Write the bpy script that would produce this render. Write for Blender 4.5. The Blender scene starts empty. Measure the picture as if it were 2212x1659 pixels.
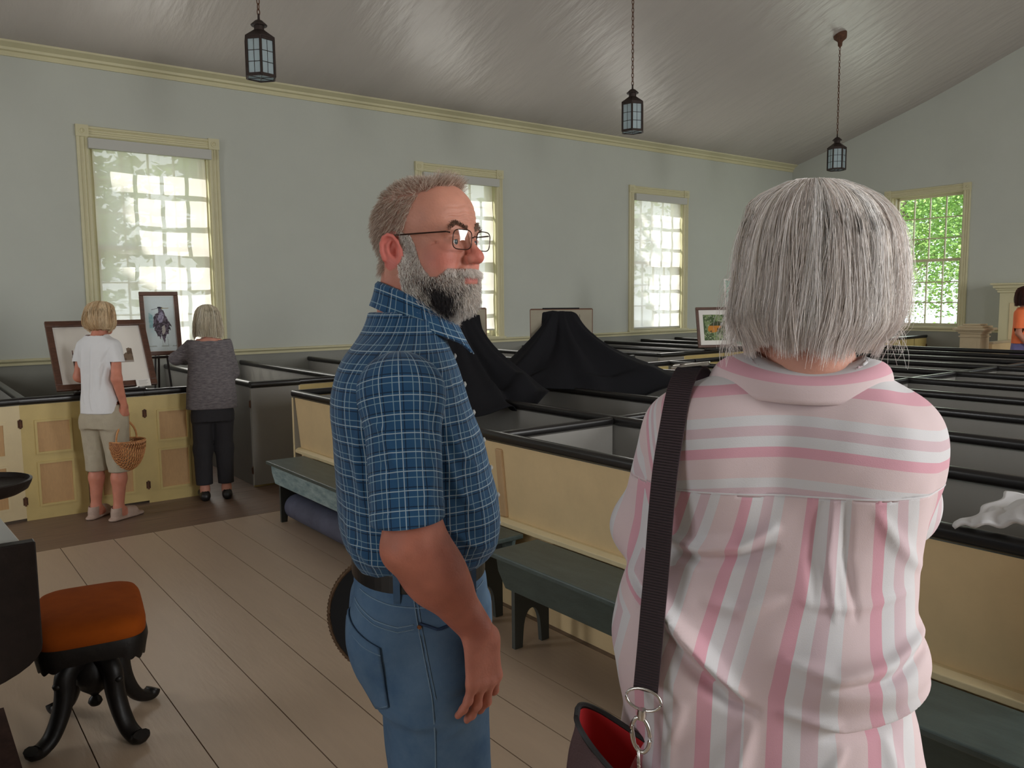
import bpy, math, random
import numpy as np
from mathutils import Vector, Matrix
from mathutils.bvhtree import BVHTree
PI = math.pi
rad = math.radians
SC = bpy.context.scene
COL = SC.collection
rng = np.random.RandomState(7)
random.seed(7)

# ------------------------------------------------------------------ camera
cam_d = bpy.data.cameras.new('camera')
cam_d.sensor_fit = 'HORIZONTAL'
cam_d.sensor_width = 36.0
cam_d.lens = 1754.9 * 36.0 / 2212.0
cam_d.clip_start = 0.05
cam_d.clip_end = 300
cam = bpy.data.objects.new('camera', cam_d)
COL.objects.link(cam)


def cam_matrix(yaw, pitch, roll, loc):
    f = Vector((math.sin(yaw) * math.cos(pitch), math.cos(yaw) * math.cos(pitch), -math.sin(pitch)))
    r = Vector((math.cos(yaw), -math.sin(yaw), 0))
    u = r.cross(f)
    c, s = math.cos(roll), math.sin(roll)
    r2 = c * r + s * u
    u2 = -s * r + c * u
    m = Matrix((r2, u2, -f)).transposed().to_4x4()
    m.translation = loc
    return m


cam.matrix_world = cam_matrix(0.652831, 0.1025457, -0.0105736, Vector((0, 0, 1.62)))
SC.camera = cam

# ------------------------------------------------------------------ view, world, sun
SC.view_settings.view_transform = 'Standard'
SC.view_settings.look = 'None'
SC.view_settings.gamma = 1
SC.view_settings.use_curve_mapping = False
SC.view_settings.exposure = -0.06
SC.cycles.use_denoising = True
SC.cycles.max_bounces = 10
SC.cycles.diffuse_bounces = 5
SC.cycles.transparent_max_bounces = 24
SC.cycles.sample_clamp_indirect = 6.0
SC.cycles.caustics_reflective = False
SC.cycles.caustics_refractive = False

world = bpy.data.worlds.new('world')
SC.world = world
world.use_nodes = True
wn = world.node_tree
wn.nodes.clear()
w_out = wn.nodes.new('ShaderNodeOutputWorld')
w_bg = wn.nodes.new('ShaderNodeBackground')
w_bg.inputs[0].default_value = (0.84, 0.90, 1.0, 1)
w_bg.inputs[1].default_value = 3.6
wn.links.new(w_bg.outputs[0], w_out.inputs[0])


def link(o):
    COL.objects.link(o)
    return o


sun_d = bpy.data.lights.new('sun', 'SUN')
sun_d.energy = 8.0
sun_d.angle = rad(0.6)
sun_d.color = (1.0, 0.94, 0.88)
sun = link(bpy.data.objects.new('sun', sun_d))
# light travels towards +x, -y and down (outside the window wall)
sun.rotation_euler = Vector((0.50, -0.62, -0.80)).to_track_quat('-Z', 'Y').to_euler()


def window_light(name, loc, direction, w, h, power, col=(1.0, 0.985, 0.95)):
    """area lamp standing in for the light through one window opening"""
    d = bpy.data.lights.new(name, 'AREA')
    d.shape = 'RECTANGLE'
    d.size = w
    d.size_y = h
    d.energy = power
    d.color = col
    o = link(bpy.data.objects.new(name, d))
    o.location = loc
    o.rotation_euler = Vector(direction).to_track_quat('-Z', 'Y').to_euler()
    return o


# lamps added at unseen windows: three in the right-hand wall, two in front
for wx in (2.46, 6.6, 10.74):
    window_light('daylight_lamp', (wx, -2.80, 2.25), (0, 1, -0.05), 1.2, 2.3, 128)
for wy, pw in ((0.6, 26), (6.3, 66)):
    window_light('daylight_lamp', (-3.9, wy, 2.25), (1, 0, -0.05), 1.2, 2.3, pw)
window_light('daylight_lamp', (14.55, 7.1, 2.25), (-1, 0, -0.05), 1.1, 2.2, 22, (0.9, 1.0, 0.88))
for wx in (2.46, 6.6, 10.74):
    window_light('daylight_lamp', (wx, 9.70, 2.25), (0, -1, -0.05), 1.15, 2.2, 22, (1.0, 0.97, 0.92))

# ------------------------------------------------------------------ materials
MATS = {}


def mat(name, col, rough=0.6, metal=0.0, spec=0.5, vary=0.0, vscale=8.0, bump=0.0, bscale=60.0, col2=None,
        stretch=(1, 1, 1), sheen=0.0, coat=0.0, trans=0.0, subsurf=0.0, attr=None, bdist=0.01):
    m = bpy.data.materials.new(name)
    m.use_nodes = True
    nt = m.node_tree
    b = nt.nodes['Principled BSDF']
    b.inputs['Base Color'].default_value = (*col, 1)
    b.inputs['Roughness'].default_value = rough
    b.inputs['Metallic'].default_value = metal
    b.inputs['Specular IOR Level'].default_value = spec
    if sheen:
        b.inputs['Sheen Weight'].default_value = sheen
    if coat:
        b.inputs['Coat Weight'].default_value = coat
        b.inputs['Coat Roughness'].default_value = 0.15
    if trans:
        b.inputs['Transmission Weight'].default_value = trans
    if subsurf:
        b.inputs['Subsurface Weight'].default_value = subsurf
        b.inputs['Subsurface Radius'].default_value = (0.012, 0.005, 0.003)
        b.inputs['Subsurface Scale'].default_value = 1.0
    tc = nt.nodes.new('ShaderNodeTexCoord')
    mp = nt.nodes.new('ShaderNodeMapping')
    mp.inputs['Scale'].default_value = stretch
    nt.links.new(tc.outputs['Object'], mp.inputs[0])
    base = None
    if attr:
        a = nt.nodes.new('ShaderNodeAttribute')
        a.attribute_name = attr
        base = a.outputs['Color']
        nt.links.new(base, b.inputs['Base Color'])
    if vary > 0:
        n = nt.nodes.new('ShaderNodeTexNoise')
        n.inputs['Scale'].default_value = vscale
        n.inputs['Detail'].default_value = 6
        n.inputs['Roughness'].default_value = 0.65
        nt.links.new(mp.outputs[0], n.inputs[0])
        r = nt.nodes.new('ShaderNodeMapRange')
        r.inputs['From Min'].default_value = 0.3
        r.inputs['From Max'].default_value = 0.7
        r.inputs['To Min'].default_value = 0
        r.inputs['To Max'].default_value = 1
        nt.links.new(n.outputs[0], r.inputs['Value'])
        mx = nt.nodes.new('ShaderNodeMixRGB')
        nt.links.new(r.outputs[0], mx.inputs[0])
        if base is not None:
            mx.blend_type = 'MULTIPLY'
            mx.inputs[2].default_value = (1 - vary, 1 - vary, 1 - vary, 1)
            nt.links.new(base, mx.inputs[1])
        else:
            c2 = col2 if col2 else tuple(c * (1 - vary) for c in col)
            mx.inputs[1].default_value = (*col, 1)
            mx.inputs[2].default_value = (*c2, 1)
        nt.links.new(mx.outputs[0], b.inputs['Base Color'])
    if bump > 0:
        n2 = nt.nodes.new('ShaderNodeTexNoise')
        n2.inputs['Scale'].default_value = bscale
        n2.inputs['Detail'].default_value = 5
        nt.links.new(mp.outputs[0], n2.inputs[0])
        bp = nt.nodes.new('ShaderNodeBump')
        bp.inputs['Strength'].default_value = bump
        bp.inputs['Distance'].default_value = bdist
        nt.links.new(n2.outputs[0], bp.inputs['Height'])
        nt.links.new(bp.outputs[0], b.inputs['Normal'])
    MATS[name] = m
    return m


mat('wall_paint', (0.515, 0.535, 0.48), 0.75, vary=0.05, vscale=1.5, bump=0.10, bscale=25)
mat('wainscot_grey', (0.25, 0.25, 0.22), 0.6, vary=0.08, vscale=3, bump=0.05)
mat('ceiling_plaster', (0.48, 0.44, 0.405), 0.36, vary=0.08, vscale=1.2, bump=0.6, bscale=3.2, stretch=(2.4, 0.5, 1), bdist=0.035)
mat('trim_yellow', (0.62, 0.58, 0.37), 0.5, vary=0.06, vscale=5)
mat('cream_paint', (0.74, 0.56, 0.31), 0.5, vary=0.10, vscale=6, bump=0.08, bscale=20)
mat('cream_light', (0.72, 0.60, 0.36), 0.5, vary=0.10, vscale=6, bump=0.08, bscale=20)
mat('yellow_paint', (0.62, 0.48, 0.19), 0.5, vary=0.12, vscale=5, bump=0.05)
mat('tan_panel', (0.56, 0.34, 0.15), 0.55, vary=0.12, vscale=30, stretch=(3, 3, 0.6))
mat('batten_tan', (0.55, 0.36, 0.19), 0.55, vary=0.1, vscale=10)
mat('pew_grey', (0.27, 0.26, 0.24), 0.55, vary=0.08, vscale=4, bump=0.05)
mat('black_gloss', (0.012, 0.011, 0.011), 0.28, vary=0.0, bump=0.05, bscale=15)
mat('pew_seat', (0.16, 0.15, 0.14), 0.6)
mat('rusty_iron', (0.06, 0.03, 0.02), 0.8, metal=0.3, vary=0.5, vscale=40, col2=(0.16, 0.07, 0.035))
mat('lantern_iron', (0.045, 0.03, 0.025), 0.6, metal=0.5, vary=0.4, vscale=30)
mat('floor_tan', (0.45, 0.34, 0.245), 0.40, vary=0.10, vscale=4, bump=0.12, bscale=18, stretch=(3, 0.5, 1))
mat('floor_brown', (0.21, 0.135, 0.09), 0.45, vary=0.45, vscale=5, bump=0.1, bscale=18, stretch=(0.6, 6, 1), col2=(0.13, 0.085, 0.065))
mat('gap_dark', (0.02, 0.015, 0.012), 0.9)
mat('bench_blue', (0.115, 0.20, 0.22), 0.5, vary=0.5, vscale=7, bump=0.15, bscale=30, stretch=(4, 1, 4), col2=(0.36, 0.46, 0.47))
mat('bench_top', (0.075, 0.105, 0.10), 0.42, vary=0.35, vscale=6, bump=0.1, stretch=(4, 1, 1))
mat('bench_green', (0.05, 0.07, 0.06), 0.45, vary=0.35, vscale=8, bump=0.1, stretch=(4, 1, 4))
mat('bench_leg', (0.05, 0.055, 0.05), 0.6)
mat('dark_wood', (0.018, 0.011, 0.009), 0.5, spec=0.25, vary=0.4, vscale=20, bump=0.1)
mat('walnut_frame', (0.13, 0.055, 0.032), 0.4, vary=0.5, vscale=20, stretch=(1, 1, 3))
mat('paper_white', (0.82, 0.80, 0.76), 0.7)
mat('shade_roller', (0.50, 0.50, 0.46), 0.6)


def mat_attr(name, rough=0.7, spec=0.3, attr='Col', bump=0.0, bscale=300, sheen=0.0, subsurf=0.0, vary=0.0, vscale=50):
    return mat(name, (1, 1, 1), rough, spec=spec, attr=attr, bump=bump, bscale=bscale, sheen=sheen, subsurf=subsurf,
               vary=vary, vscale=vscale)


mat_attr('painted_art', 0.35)
mat_attr('hair', 0.5, 0.35, bump=0)


def tag(o, label=None, cat=None, group=None, kind=None):
    if label:
        o['label'] = label
    if cat:
        o['category'] = cat
    if group:
        o['group'] = group
    if kind:
        o['kind'] = kind
    return o


def thing(name, label, cat, loc=(0, 0, 0), rz=0.0, group=None):
    o = link(bpy.data.objects.new(name, None))
    o.empty_display_size = 0.1
    o.location = loc
    o.rotation_euler = (0, 0, rz)
    return tag(o, label, cat, group)


def child(o, parent):
    o.parent = parent
    return o


def copy_tree(o, parent=None):
    c = o.copy()
    COL.objects.link(c)
    if parent is not None:
        c.parent = parent
    for ch in list(o.children):
        copy_tree(ch, c)
    return c


class G:
    """collects shapes and links them as one mesh"""

    def __init__(s):
        s.v, s.f, s.m, s.mats = [], [], [], []

    def mi(s, m):
        if m is None:
            return 0
        if m not in s.mats:
            s.mats.append(m)
        return s.mats.index(m)

    def add(s, vs, fs, m=None):
        b = len(s.v)
        s.v += [tuple(v) for v in vs]
        k = s.mi(m)
        for f in fs:
            s.f.append([b + i for i in f])
            s.m.append(k)
        return s

    def box(s, a, b, m=None, bev=0.0, rot=0.0, piv=None):
        x0, y0, z0 = a
        x1, y1, z1 = b
        vs = [(x0, y0, z0), (x1, y0, z0), (x1, y1, z0), (x0, y1, z0), (x0, y0, z1), (x1, y0, z1), (x1, y1, z1), (x0, y1, z1)]
        if rot:
            px, py = piv
            c, q = math.cos(rot), math.sin(rot)
            vs = [(px + (x - px) * c - (y - py) * q, py + (x - px) * q + (y - py) * c, z) for x, y, z in vs]
        return s.add(vs, [(0, 3, 2, 1), (4, 5, 6, 7), (0, 1, 5, 4), (1, 2, 6, 5), (2, 3, 7, 6), (3, 0, 4, 7)], m)

    def sweep(s, path, prof, m=None, closed=False, up=(0, 0, 1), caps=True):
        """prof: list of (side, up) points swept along path"""
        n, k = len(path), len(prof)
        P = [Vector(p) for p in path]
        U0 = Vector(up)
        vs = []
        for i in range(n):
            if closed:
                t = (P[(i + 1) % n] - P[i - 1]).normalized()
            else:
                t = (P[min(i + 1, n - 1)] - P[max(i - 1, 0)]).normalized()
            side = t.cross(U0)
            if side.length < 1e-4:
                side = t.cross(Vector((1, 0, 0)))
            side.normalize()
            u = side.cross(t).normalized()
            for a, b in prof:
                vs.append(P[i] + side * a + u * b)
        fs = []
        for i in range(n if closed else n - 1):
            j = (i + 1) % n
            for q in range(k):
                r = (q + 1) % k
                fs.append((i * k + q, i * k + r, j * k + r, j * k + q))
        if not closed and caps:
            fs.append(tuple(range(k - 1, -1, -1)))
            fs.append(tuple((n - 1) * k + q for q in range(k)))
        return s.add(vs, fs, m)

    def tube(s, path, r, n=8, m=None, closed=False, up=(0, 0, 1)):
        if not hasattr(r, '__len__'):
            prof = [(r * math.cos(2 * PI * q / n), r * math.sin(2 * PI * q / n)) for q in range(n)]
            return s.sweep(path, prof, m, closed, up)
        P = [Vector(p) for p in path]
        N = len(P)
        vs = []
        U0 = Vector(up)
        for i in range(N):
            t = (P[min(i + 1, N - 1)] - P[max(i - 1, 0)]).normalized()
            side = t.cross(U0)
            if side.length < 1e-4:
                side = t.cross(Vector((1, 0, 0)))
            side.normalize()
            u = side.cross(t).normalized()
            for q in range(n):
                a = 2 * PI * q / n
                vs.append(P[i] + side * r[i] * math.cos(a) + u * r[i] * math.sin(a))
        fs = [(i * n + q, i * n + (q + 1) % n, (i + 1) * n + (q + 1) % n, (i + 1) * n + q) for i in range(N - 1) for q in range(n)]
        fs.append(tuple(range(n - 1, -1, -1)))
        fs.append(tuple((N - 1) * n + q for q in range(n)))
        return s.add(vs, fs, m)

    def lathe(s, prof, c=(0, 0, 0), n=24, m=None, phase=0.0, capb=True, capt=True):
        vs = []
        for r, z in prof:
            for q in range(n):
                a = 2 * PI * q / n + phase
                vs.append((c[0] + r * math.cos(a), c[1] + r * math.sin(a), c[2] + z))
        N = len(prof)
        fs = [(i * n + q, i * n + (q + 1) % n, (i + 1) * n + (q + 1) % n, (i + 1) * n + q) for i in range(N - 1) for q in range(n)]
        if capb:
            fs.append(tuple(range(n - 1, -1, -1)))
        if capt:
            fs.append(tuple((N - 1) * n + q for q in range(n)))
        return s.add(vs, fs, m)

    def prism(s, poly, axis, a, b, m=None):
        """poly: 2D points in the plane across axis (0=x: (y,z), 1=y: (x,z), 2=z: (x,y))"""
        def P(u, v, w):
            return (w, u, v) if axis == 0 else (u, w, v) if axis == 1 else (u, v, w)
        n = len(poly)
        vs = [P(u, v, a) for u, v in poly] + [P(u, v, b) for u, v in poly]
        fs = [tuple(range(n)), tuple(range(2 * n - 1, n - 1, -1))]
        fs += [(i, n + i, n + (i + 1) % n, (i + 1) % n) for i in range(n)]
        return s.add(vs, fs, m)

    def build(s, name, m=None, parent=None, smooth=False, bevel=0.0, fix=True, seg=2, angle=40):
        me = bpy.data.meshes.new(name)
        me.from_pydata(s.v, [], s.f)
        if s.mats:
            for q in s.mats:
                me.materials.append(MATS[q] if isinstance(q, str) else q)
            me.polygons.foreach_set('material_index', s.m)
        elif m is not None:
            me.materials.append(MATS[m] if isinstance(m, str) else m)
        if fix:
            import bmesh
            bm = bmesh.new()
            bm.from_mesh(me)
            bmesh.ops.recalc_face_normals(bm, faces=bm.faces)
            bm.to_mesh(me)
            bm.free()
        me.validate()
        me.update()
        o = link(bpy.data.objects.new(name, me))
        if parent is not None:
            o.parent = parent
        if smooth:
            me.polygons.foreach_set('use_smooth', [True] * len(me.polygons))
            try:
                me.set_sharp_from_angle(angle=rad(angle))
            except Exception:
                pass
        if bevel:
            md = o.modifiers.new('bevel', 'BEVEL')
            md.width = bevel
            md.segments = seg
            md.limit_method = 'ANGLE'
            md.angle_limit = rad(35)
        return o


def oct_prof(w, h, r=None):
    r = r or min(w, h) * 0.3
    a, b = w / 2, h / 2
    pts = []
    for cx, cy, st in ((a - r, b - r, 0), (-a + r, b - r, 90), (-a + r, -b + r, 180), (a - r, -b + r, 270)):
        for k in range(4):
            t = rad(st + 30 * k)
            pts.append((cx + r * math.cos(t), cy + r * math.sin(t)))
    return pts


def np_mesh(name, V, F, m=None, parent=None, smooth=True, col=None, uv=None):
    """V (n,3) float, F (m,4) or (m,3) int"""
    me = bpy.data.meshes.new(name)
    V = np.asarray(V, dtype=np.float32)
    F = np.asarray(F, dtype=np.int32)
    me.vertices.add(len(V))
    me.vertices.foreach_set('co', V.ravel())
    k = F.shape[1]
    me.loops.add(F.size)
    me.loops.foreach_set('vertex_index', F.ravel())
    me.polygons.add(len(F))
    me.polygons.foreach_set('loop_start', np.arange(0, F.size, k, dtype=np.int32))
    me.update(calc_edges=True)
    me.validate()
    if smooth:
        me.polygons.foreach_set('use_smooth', np.ones(len(me.polygons), dtype=bool))
    if col is not None:
        a = me.color_attributes.new('Col', 'FLOAT_COLOR', 'POINT')
        c = np.ones((len(V), 4), dtype=np.float32)
        c[:, :3] = col
        a.data.foreach_set('color', c.ravel())
    if uv is not None:
        a = me.attributes.new('cloth', 'FLOAT_VECTOR', 'POINT')
        u = np.zeros((len(V), 3), dtype=np.float32)
        u[:, :uv.shape[1]] = uv
        a.data.foreach_set('vector', u.ravel())
    if m is not None:
        me.materials.append(MATS[m] if isinstance(m, str) else m)
    o = link(bpy.data.objects.new(name, me))
    if parent is not None:
        o.parent = parent
    return o


def lin(c):
    """sRGB 0-255 to linear"""
    c = np.asarray(c, float) / 255.0
    return np.where(c <= 0.04045, c / 12.92, ((c + 0.055) / 1.055) ** 2.4)
# ------------------------------------------------------------------ room shell
YW, XE, XF, YR = 9.80, 14.65, -4.0, -2.90
WT = 0.30                      # wall thickness
RAILZ = 1.04


def struct(o):
    o['kind'] = 'structure'
    return o


def wall_with_holes(name, axis, pos, out, u0, u1, ztop, holes, ms=('wainscot_grey', 'wall_paint')):
    """axis 'y': wall plane y=pos spanning x; out=+1/-1 side of thickness"""
    g = G()
    us = sorted({u0, u1, *[h[0] for h in holes], *[h[1] for h in holes]})
    def put(a, b, z0, z1):
        if z1 - z0 < 1e-4:
            return
        parts = [(z0, z1)]
        if z0 < 1.0 < z1:
            parts = [(z0, 1.0), (1.0, z1)]
        for p, q in parts:
            m = ms[0] if q <= 1.0 else ms[1]
            lo, hi = (pos, pos + out * WT) if out > 0 else (pos + out * WT, pos)
            if axis == 'y':
                g.box((a, lo, p), (b, hi, q), m)
            else:
                g.box((lo, a, p), (hi, b, q), m)
    for a, b in zip(us[:-1], us[1:]):
        c = (a + b) / 2
        h = [h for h in holes if h[0] < c < h[1]]
        if h:
            put(a, b, 0, h[0][2])
            put(a, b, h[0][3], ztop)
        else:
            put(a, b, 0, ztop)
    return struct(g.build(name))


WIN_Z0, WIN_Z1 = 1.09, 3.40
WX = [(1.83, 3.09), (5.97, 7.23), (10.11, 11.37)]
EY = (6.47, 7.73)
wall_with_holes('wall_left', 'y', YW, 1, XF - WT, XE + WT, 4.35, [(a, b, WIN_Z0, WIN_Z1) for a, b in WX])
wall_with_holes('wall_right', 'y', YR, -1, XF - WT, XE + WT, 4.35, [(a, b, WIN_Z0, WIN_Z1) for a, b in WX])


# vaulted ceiling profile across the room (y, z)
half = [(9.80, 4.22), (9.25, 4.37), (8.6, 4.56), (7.9, 4.77), (7.2, 4.99), (6.5, 5.24), (5.9, 5.47), (5.2, 5.72), (4.5, 5.90), (3.45, 5.98)]
prof = half + [(6.9 - y, z) for y, z in half[-2::-1]]


def fine(pr, n=6):
    out = []
    N = len(pr)
    for i in range(N - 1):
        p0, p1, p2, p3 = pr[max(i - 1, 0)], pr[i], pr[i + 1], pr[min(i + 2, N - 1)]
        for k in range(n):
            t = k / n
            out.append(tuple(0.5 * (2 * p1[j] + (p2[j] - p0[j]) * t + (2 * p0[j] - 5 * p1[j] + 4 * p2[j] - p3[j]) * t * t
                                    + (-p0[j] + 3 * p1[j] - 3 * p2[j] + p3[j]) * t ** 3) for j in (0, 1)))
    out.append(pr[-1])
    return out


prof = fine(prof)
g = G()
ext = [(YW + WT, prof[0][1] - 0.03)] + prof + [(YR - WT, prof[-1][1] - 0.03)]
top = [(y, z + 0.2) for y, z in ext[::-1]]
n = len(ext)
for i in range(n - 1):
    a, b = ext[i], ext[i + 1]
    q = [(a[0], a[1]), (b[0], b[1]), (b[0], b[1] + 0.2), (a[0], a[1] + 0.2)]
x0, x1 = XF - WT, XE + WT
vs = [(x0, y, z) for y, z in ext] + [(x1, y, z) for y, z in ext] + [(x0, y, z + 0.2) for y, z in ext] + [(x1, y, z + 0.2) for y, z in ext]
fs = []
for i in range(n - 1):
    fs += [(i, i + 1, n + i + 1, n + i), (2 * n + i, 3 * n + i, 3 * n + i + 1, 2 * n + i + 1)]
    fs += [(i, 2 * n + i, 2 * n + i + 1, i + 1), (n + i, n + i + 1, 3 * n + i + 1, 3 * n + i)]
fs += [(0, n, 3 * n, 2 * n), (n - 1, 3 * n - 1, 4 * n - 1, 2 * n - 1)]
g.add(vs, fs)
ceil = struct(g.build('ceiling', 'ceiling_plaster', smooth=True, angle=30))


# gable walls: strips up to the vault profile, with window holes
def ceil_z(y):
    for (a, za), (b, zb) in zip(prof[:-1], prof[1:]):
        if min(a, b) <= y <= max(a, b):
            return za + (zb - za) * (y - a) / (b - a) if abs(b - a) > 1e-9 else za
    return prof[0][1]


def gable(name, xa, xb, holes):
    g = G()
    ys = sorted({YR - WT, YR, YW, YW + WT, *[p[0] for p in prof], *[h[0] for h in holes], *[h[1] for h in holes]})
    for a, b in zip(ys[:-1], ys[1:]):
        if b - a < 1e-6:
            continue
        za, zb = ceil_z(min(max(a, YR), YW)) + 0.05, ceil_z(min(max(b, YR), YW)) + 0.05
        c = (a + b) / 2
        h = [h for h in holes if h[0] < c < h[1]]
        segs = [(0, 0, 1.0, 1.0, 'wainscot_grey')]
        if h:
            segs += [(1.0, 1.0, h[0][2], h[0][2], 'wall_paint'), (h[0][3], h[0][3], za, zb, 'wall_paint')]
        else:
            segs += [(1.0, 1.0, za, zb, 'wall_paint')]
        for p, p2, q, q2, m in segs:
            vs = [(xa, a, p), (xb, a, p), (xb, b, p2), (xa, b, p2), (xa, a, q), (xb, a, q), (xb, b, q2), (xa, b, q2)]
            g.add(vs, [(0, 3, 2, 1), (4, 5, 6, 7), (0, 1, 5, 4), (1, 2, 6, 5), (2, 3, 7, 6), (3, 0, 4, 7)], m)
    return struct(g.build(name))


gable('wall_back', XE, XE + WT, [(EY[0], EY[1], WIN_Z0, WIN_Z1), (-0.83, 0.43, WIN_Z0, WIN_Z1)])
gable('wall_front', XF - WT, XF, [(0.0, 1.2, WIN_Z0, WIN_Z1), (5.7, 6.9, WIN_Z0, WIN_Z1)])

# floor: wide tan boards in front, brown boards in the aisle and beyond
g = G()
g.box((XF, YR, -0.12), (XE, YW, -0.022), 'gap_dark')
xs = [XF, -3.6, -3.2, -2.85, -2.5, -2.2, -1.85, -1.5, -1.2, -0.88, -0.55, -0.2, 0.14, 0.48, 0.81, 1.137, 1.40, 1.67, 1.888, 2.15, 2.50]
for a, b in zip(xs[:-1], xs[1:]):
    g.box((a + 0.0022, YR, -0.022), (b - 0.0022, 6.06, 0.0), 'floor_tan')
y = 6.065
k = 0
while y < YW - 0.01:
    w = (0.16, 0.22, 0.19, 0.25)[k % 4]
    y2 = min(y + w, YW)
    g.box((XF, y + 0.001, -0.022), (XE, y2 - 0.001, 0.0), 'floor_brown')
    y = y2
    k += 1
g.box((2.502, YR, -0.022), (XE, 6.06, 0.0), 'floor_brown')
struct(g.build('floor'))

# cornice on both long walls and rails
def cornice_prof():
    # (distance out from wall, z)
    return [(0, 4.12), (0.018, 4.12), (0.018, 4.165), (0.045, 4.175), (0.05, 4.20), (0.075, 4.215), (0.115, 4.235), (0.125, 4.26), (0.17, 4.29), (0.205, 4.30), (0.205, 4.36), (0, 4.36)]


g = G()
g.prism([(YW - a, z) for a, z in cornice_prof()], 0, XF, XE, 'trim_yellow')
struct(g.build('trim_1', smooth=True, angle=30))
g = G()
g.prism([(YR + a, z) for a, z in cornice_prof()], 0, XF, XE, 'trim_yellow')
struct(g.build('trim_2', smooth=True, angle=30))
rp = [(0, 1.0), (0.016, 1.0), (0.018, 1.028), (0.034, 1.036), (0.045, 1.05), (0.045, 1.062), (0.03, 1.068), (0, 1.068)]
g = G()
g.prism([(YW - a, z) for a, z in rp], 0, XF, XE, 'trim_yellow')
struct(g.build('trim_3'))
g = G()
g.prism([(XE - a, z) for a, z in rp], 1, YR, YW, 'trim_yellow')
struct(g.build('trim_4'))
g = G()
g.prism([(YR + a, z) for a, z in rp], 0, XF, XE, 'trim_yellow')
struct(g.build('trim_5'))

# ---------------- windows
def glass_mat():
    m = bpy.data.materials.new('window_glass')
    m.use_nodes = True
    nt = m.node_tree
    nt.nodes.clear()
    o = nt.nodes.new('ShaderNodeOutputMaterial')
    t = nt.nodes.new('ShaderNodeBsdfTransparent')
    t.inputs[0].default_value = (0.93, 0.96, 0.94, 1)
    gl = nt.nodes.new('ShaderNodeBsdfGlossy')
    gl.inputs['Roughness'].default_value = 0.03
    mx = nt.nodes.new('ShaderNodeMixShader')
    mx.inputs[0].default_value = 0.05
    nt.links.new(t.outputs[0], mx.inputs[1])
    nt.links.new(gl.outputs[0], mx.inputs[2])
    nt.links.new(mx.outputs[0], o.inputs[0])
    MATS['window_glass'] = m


glass_mat()


def shade_mat():
    m = bpy.data.materials.new('shade_cloth')
    m.use_nodes = True
    nt = m.node_tree
    nt.nodes.clear()
    o = nt.nodes.new('ShaderNodeOutputMaterial')
    d = nt.nodes.new('ShaderNodeBsdfDiffuse')
    d.inputs[0].default_value = (0.82, 0.78, 0.77, 1)
    t = nt.nodes.new('ShaderNodeBsdfTranslucent')
    t.inputs[0].default_value = (0.93, 0.87, 0.87, 1)
    p = nt.nodes.new('ShaderNodeBsdfTransparent')
    p.inputs[0].default_value = (1, 0.97, 0.93, 1)
    m1 = nt.nodes.new('ShaderNodeMixShader')
    m1.inputs[0].default_value = 0.70
    m2 = nt.nodes.new('ShaderNodeMixShader')
    m2.inputs[0].default_value = 0.10
    nt.links.new(d.outputs[0], m1.inputs[1])
    nt.links.new(t.outputs[0], m1.inputs[2])
    nt.links.new(m1.outputs[0], m2.inputs[1])
    nt.links.new(p.outputs[0], m2.inputs[2])
    nt.links.new(m2.outputs[0], o.inputs[0])
    MATS['shade_cloth'] = m


shade_mat()


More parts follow.
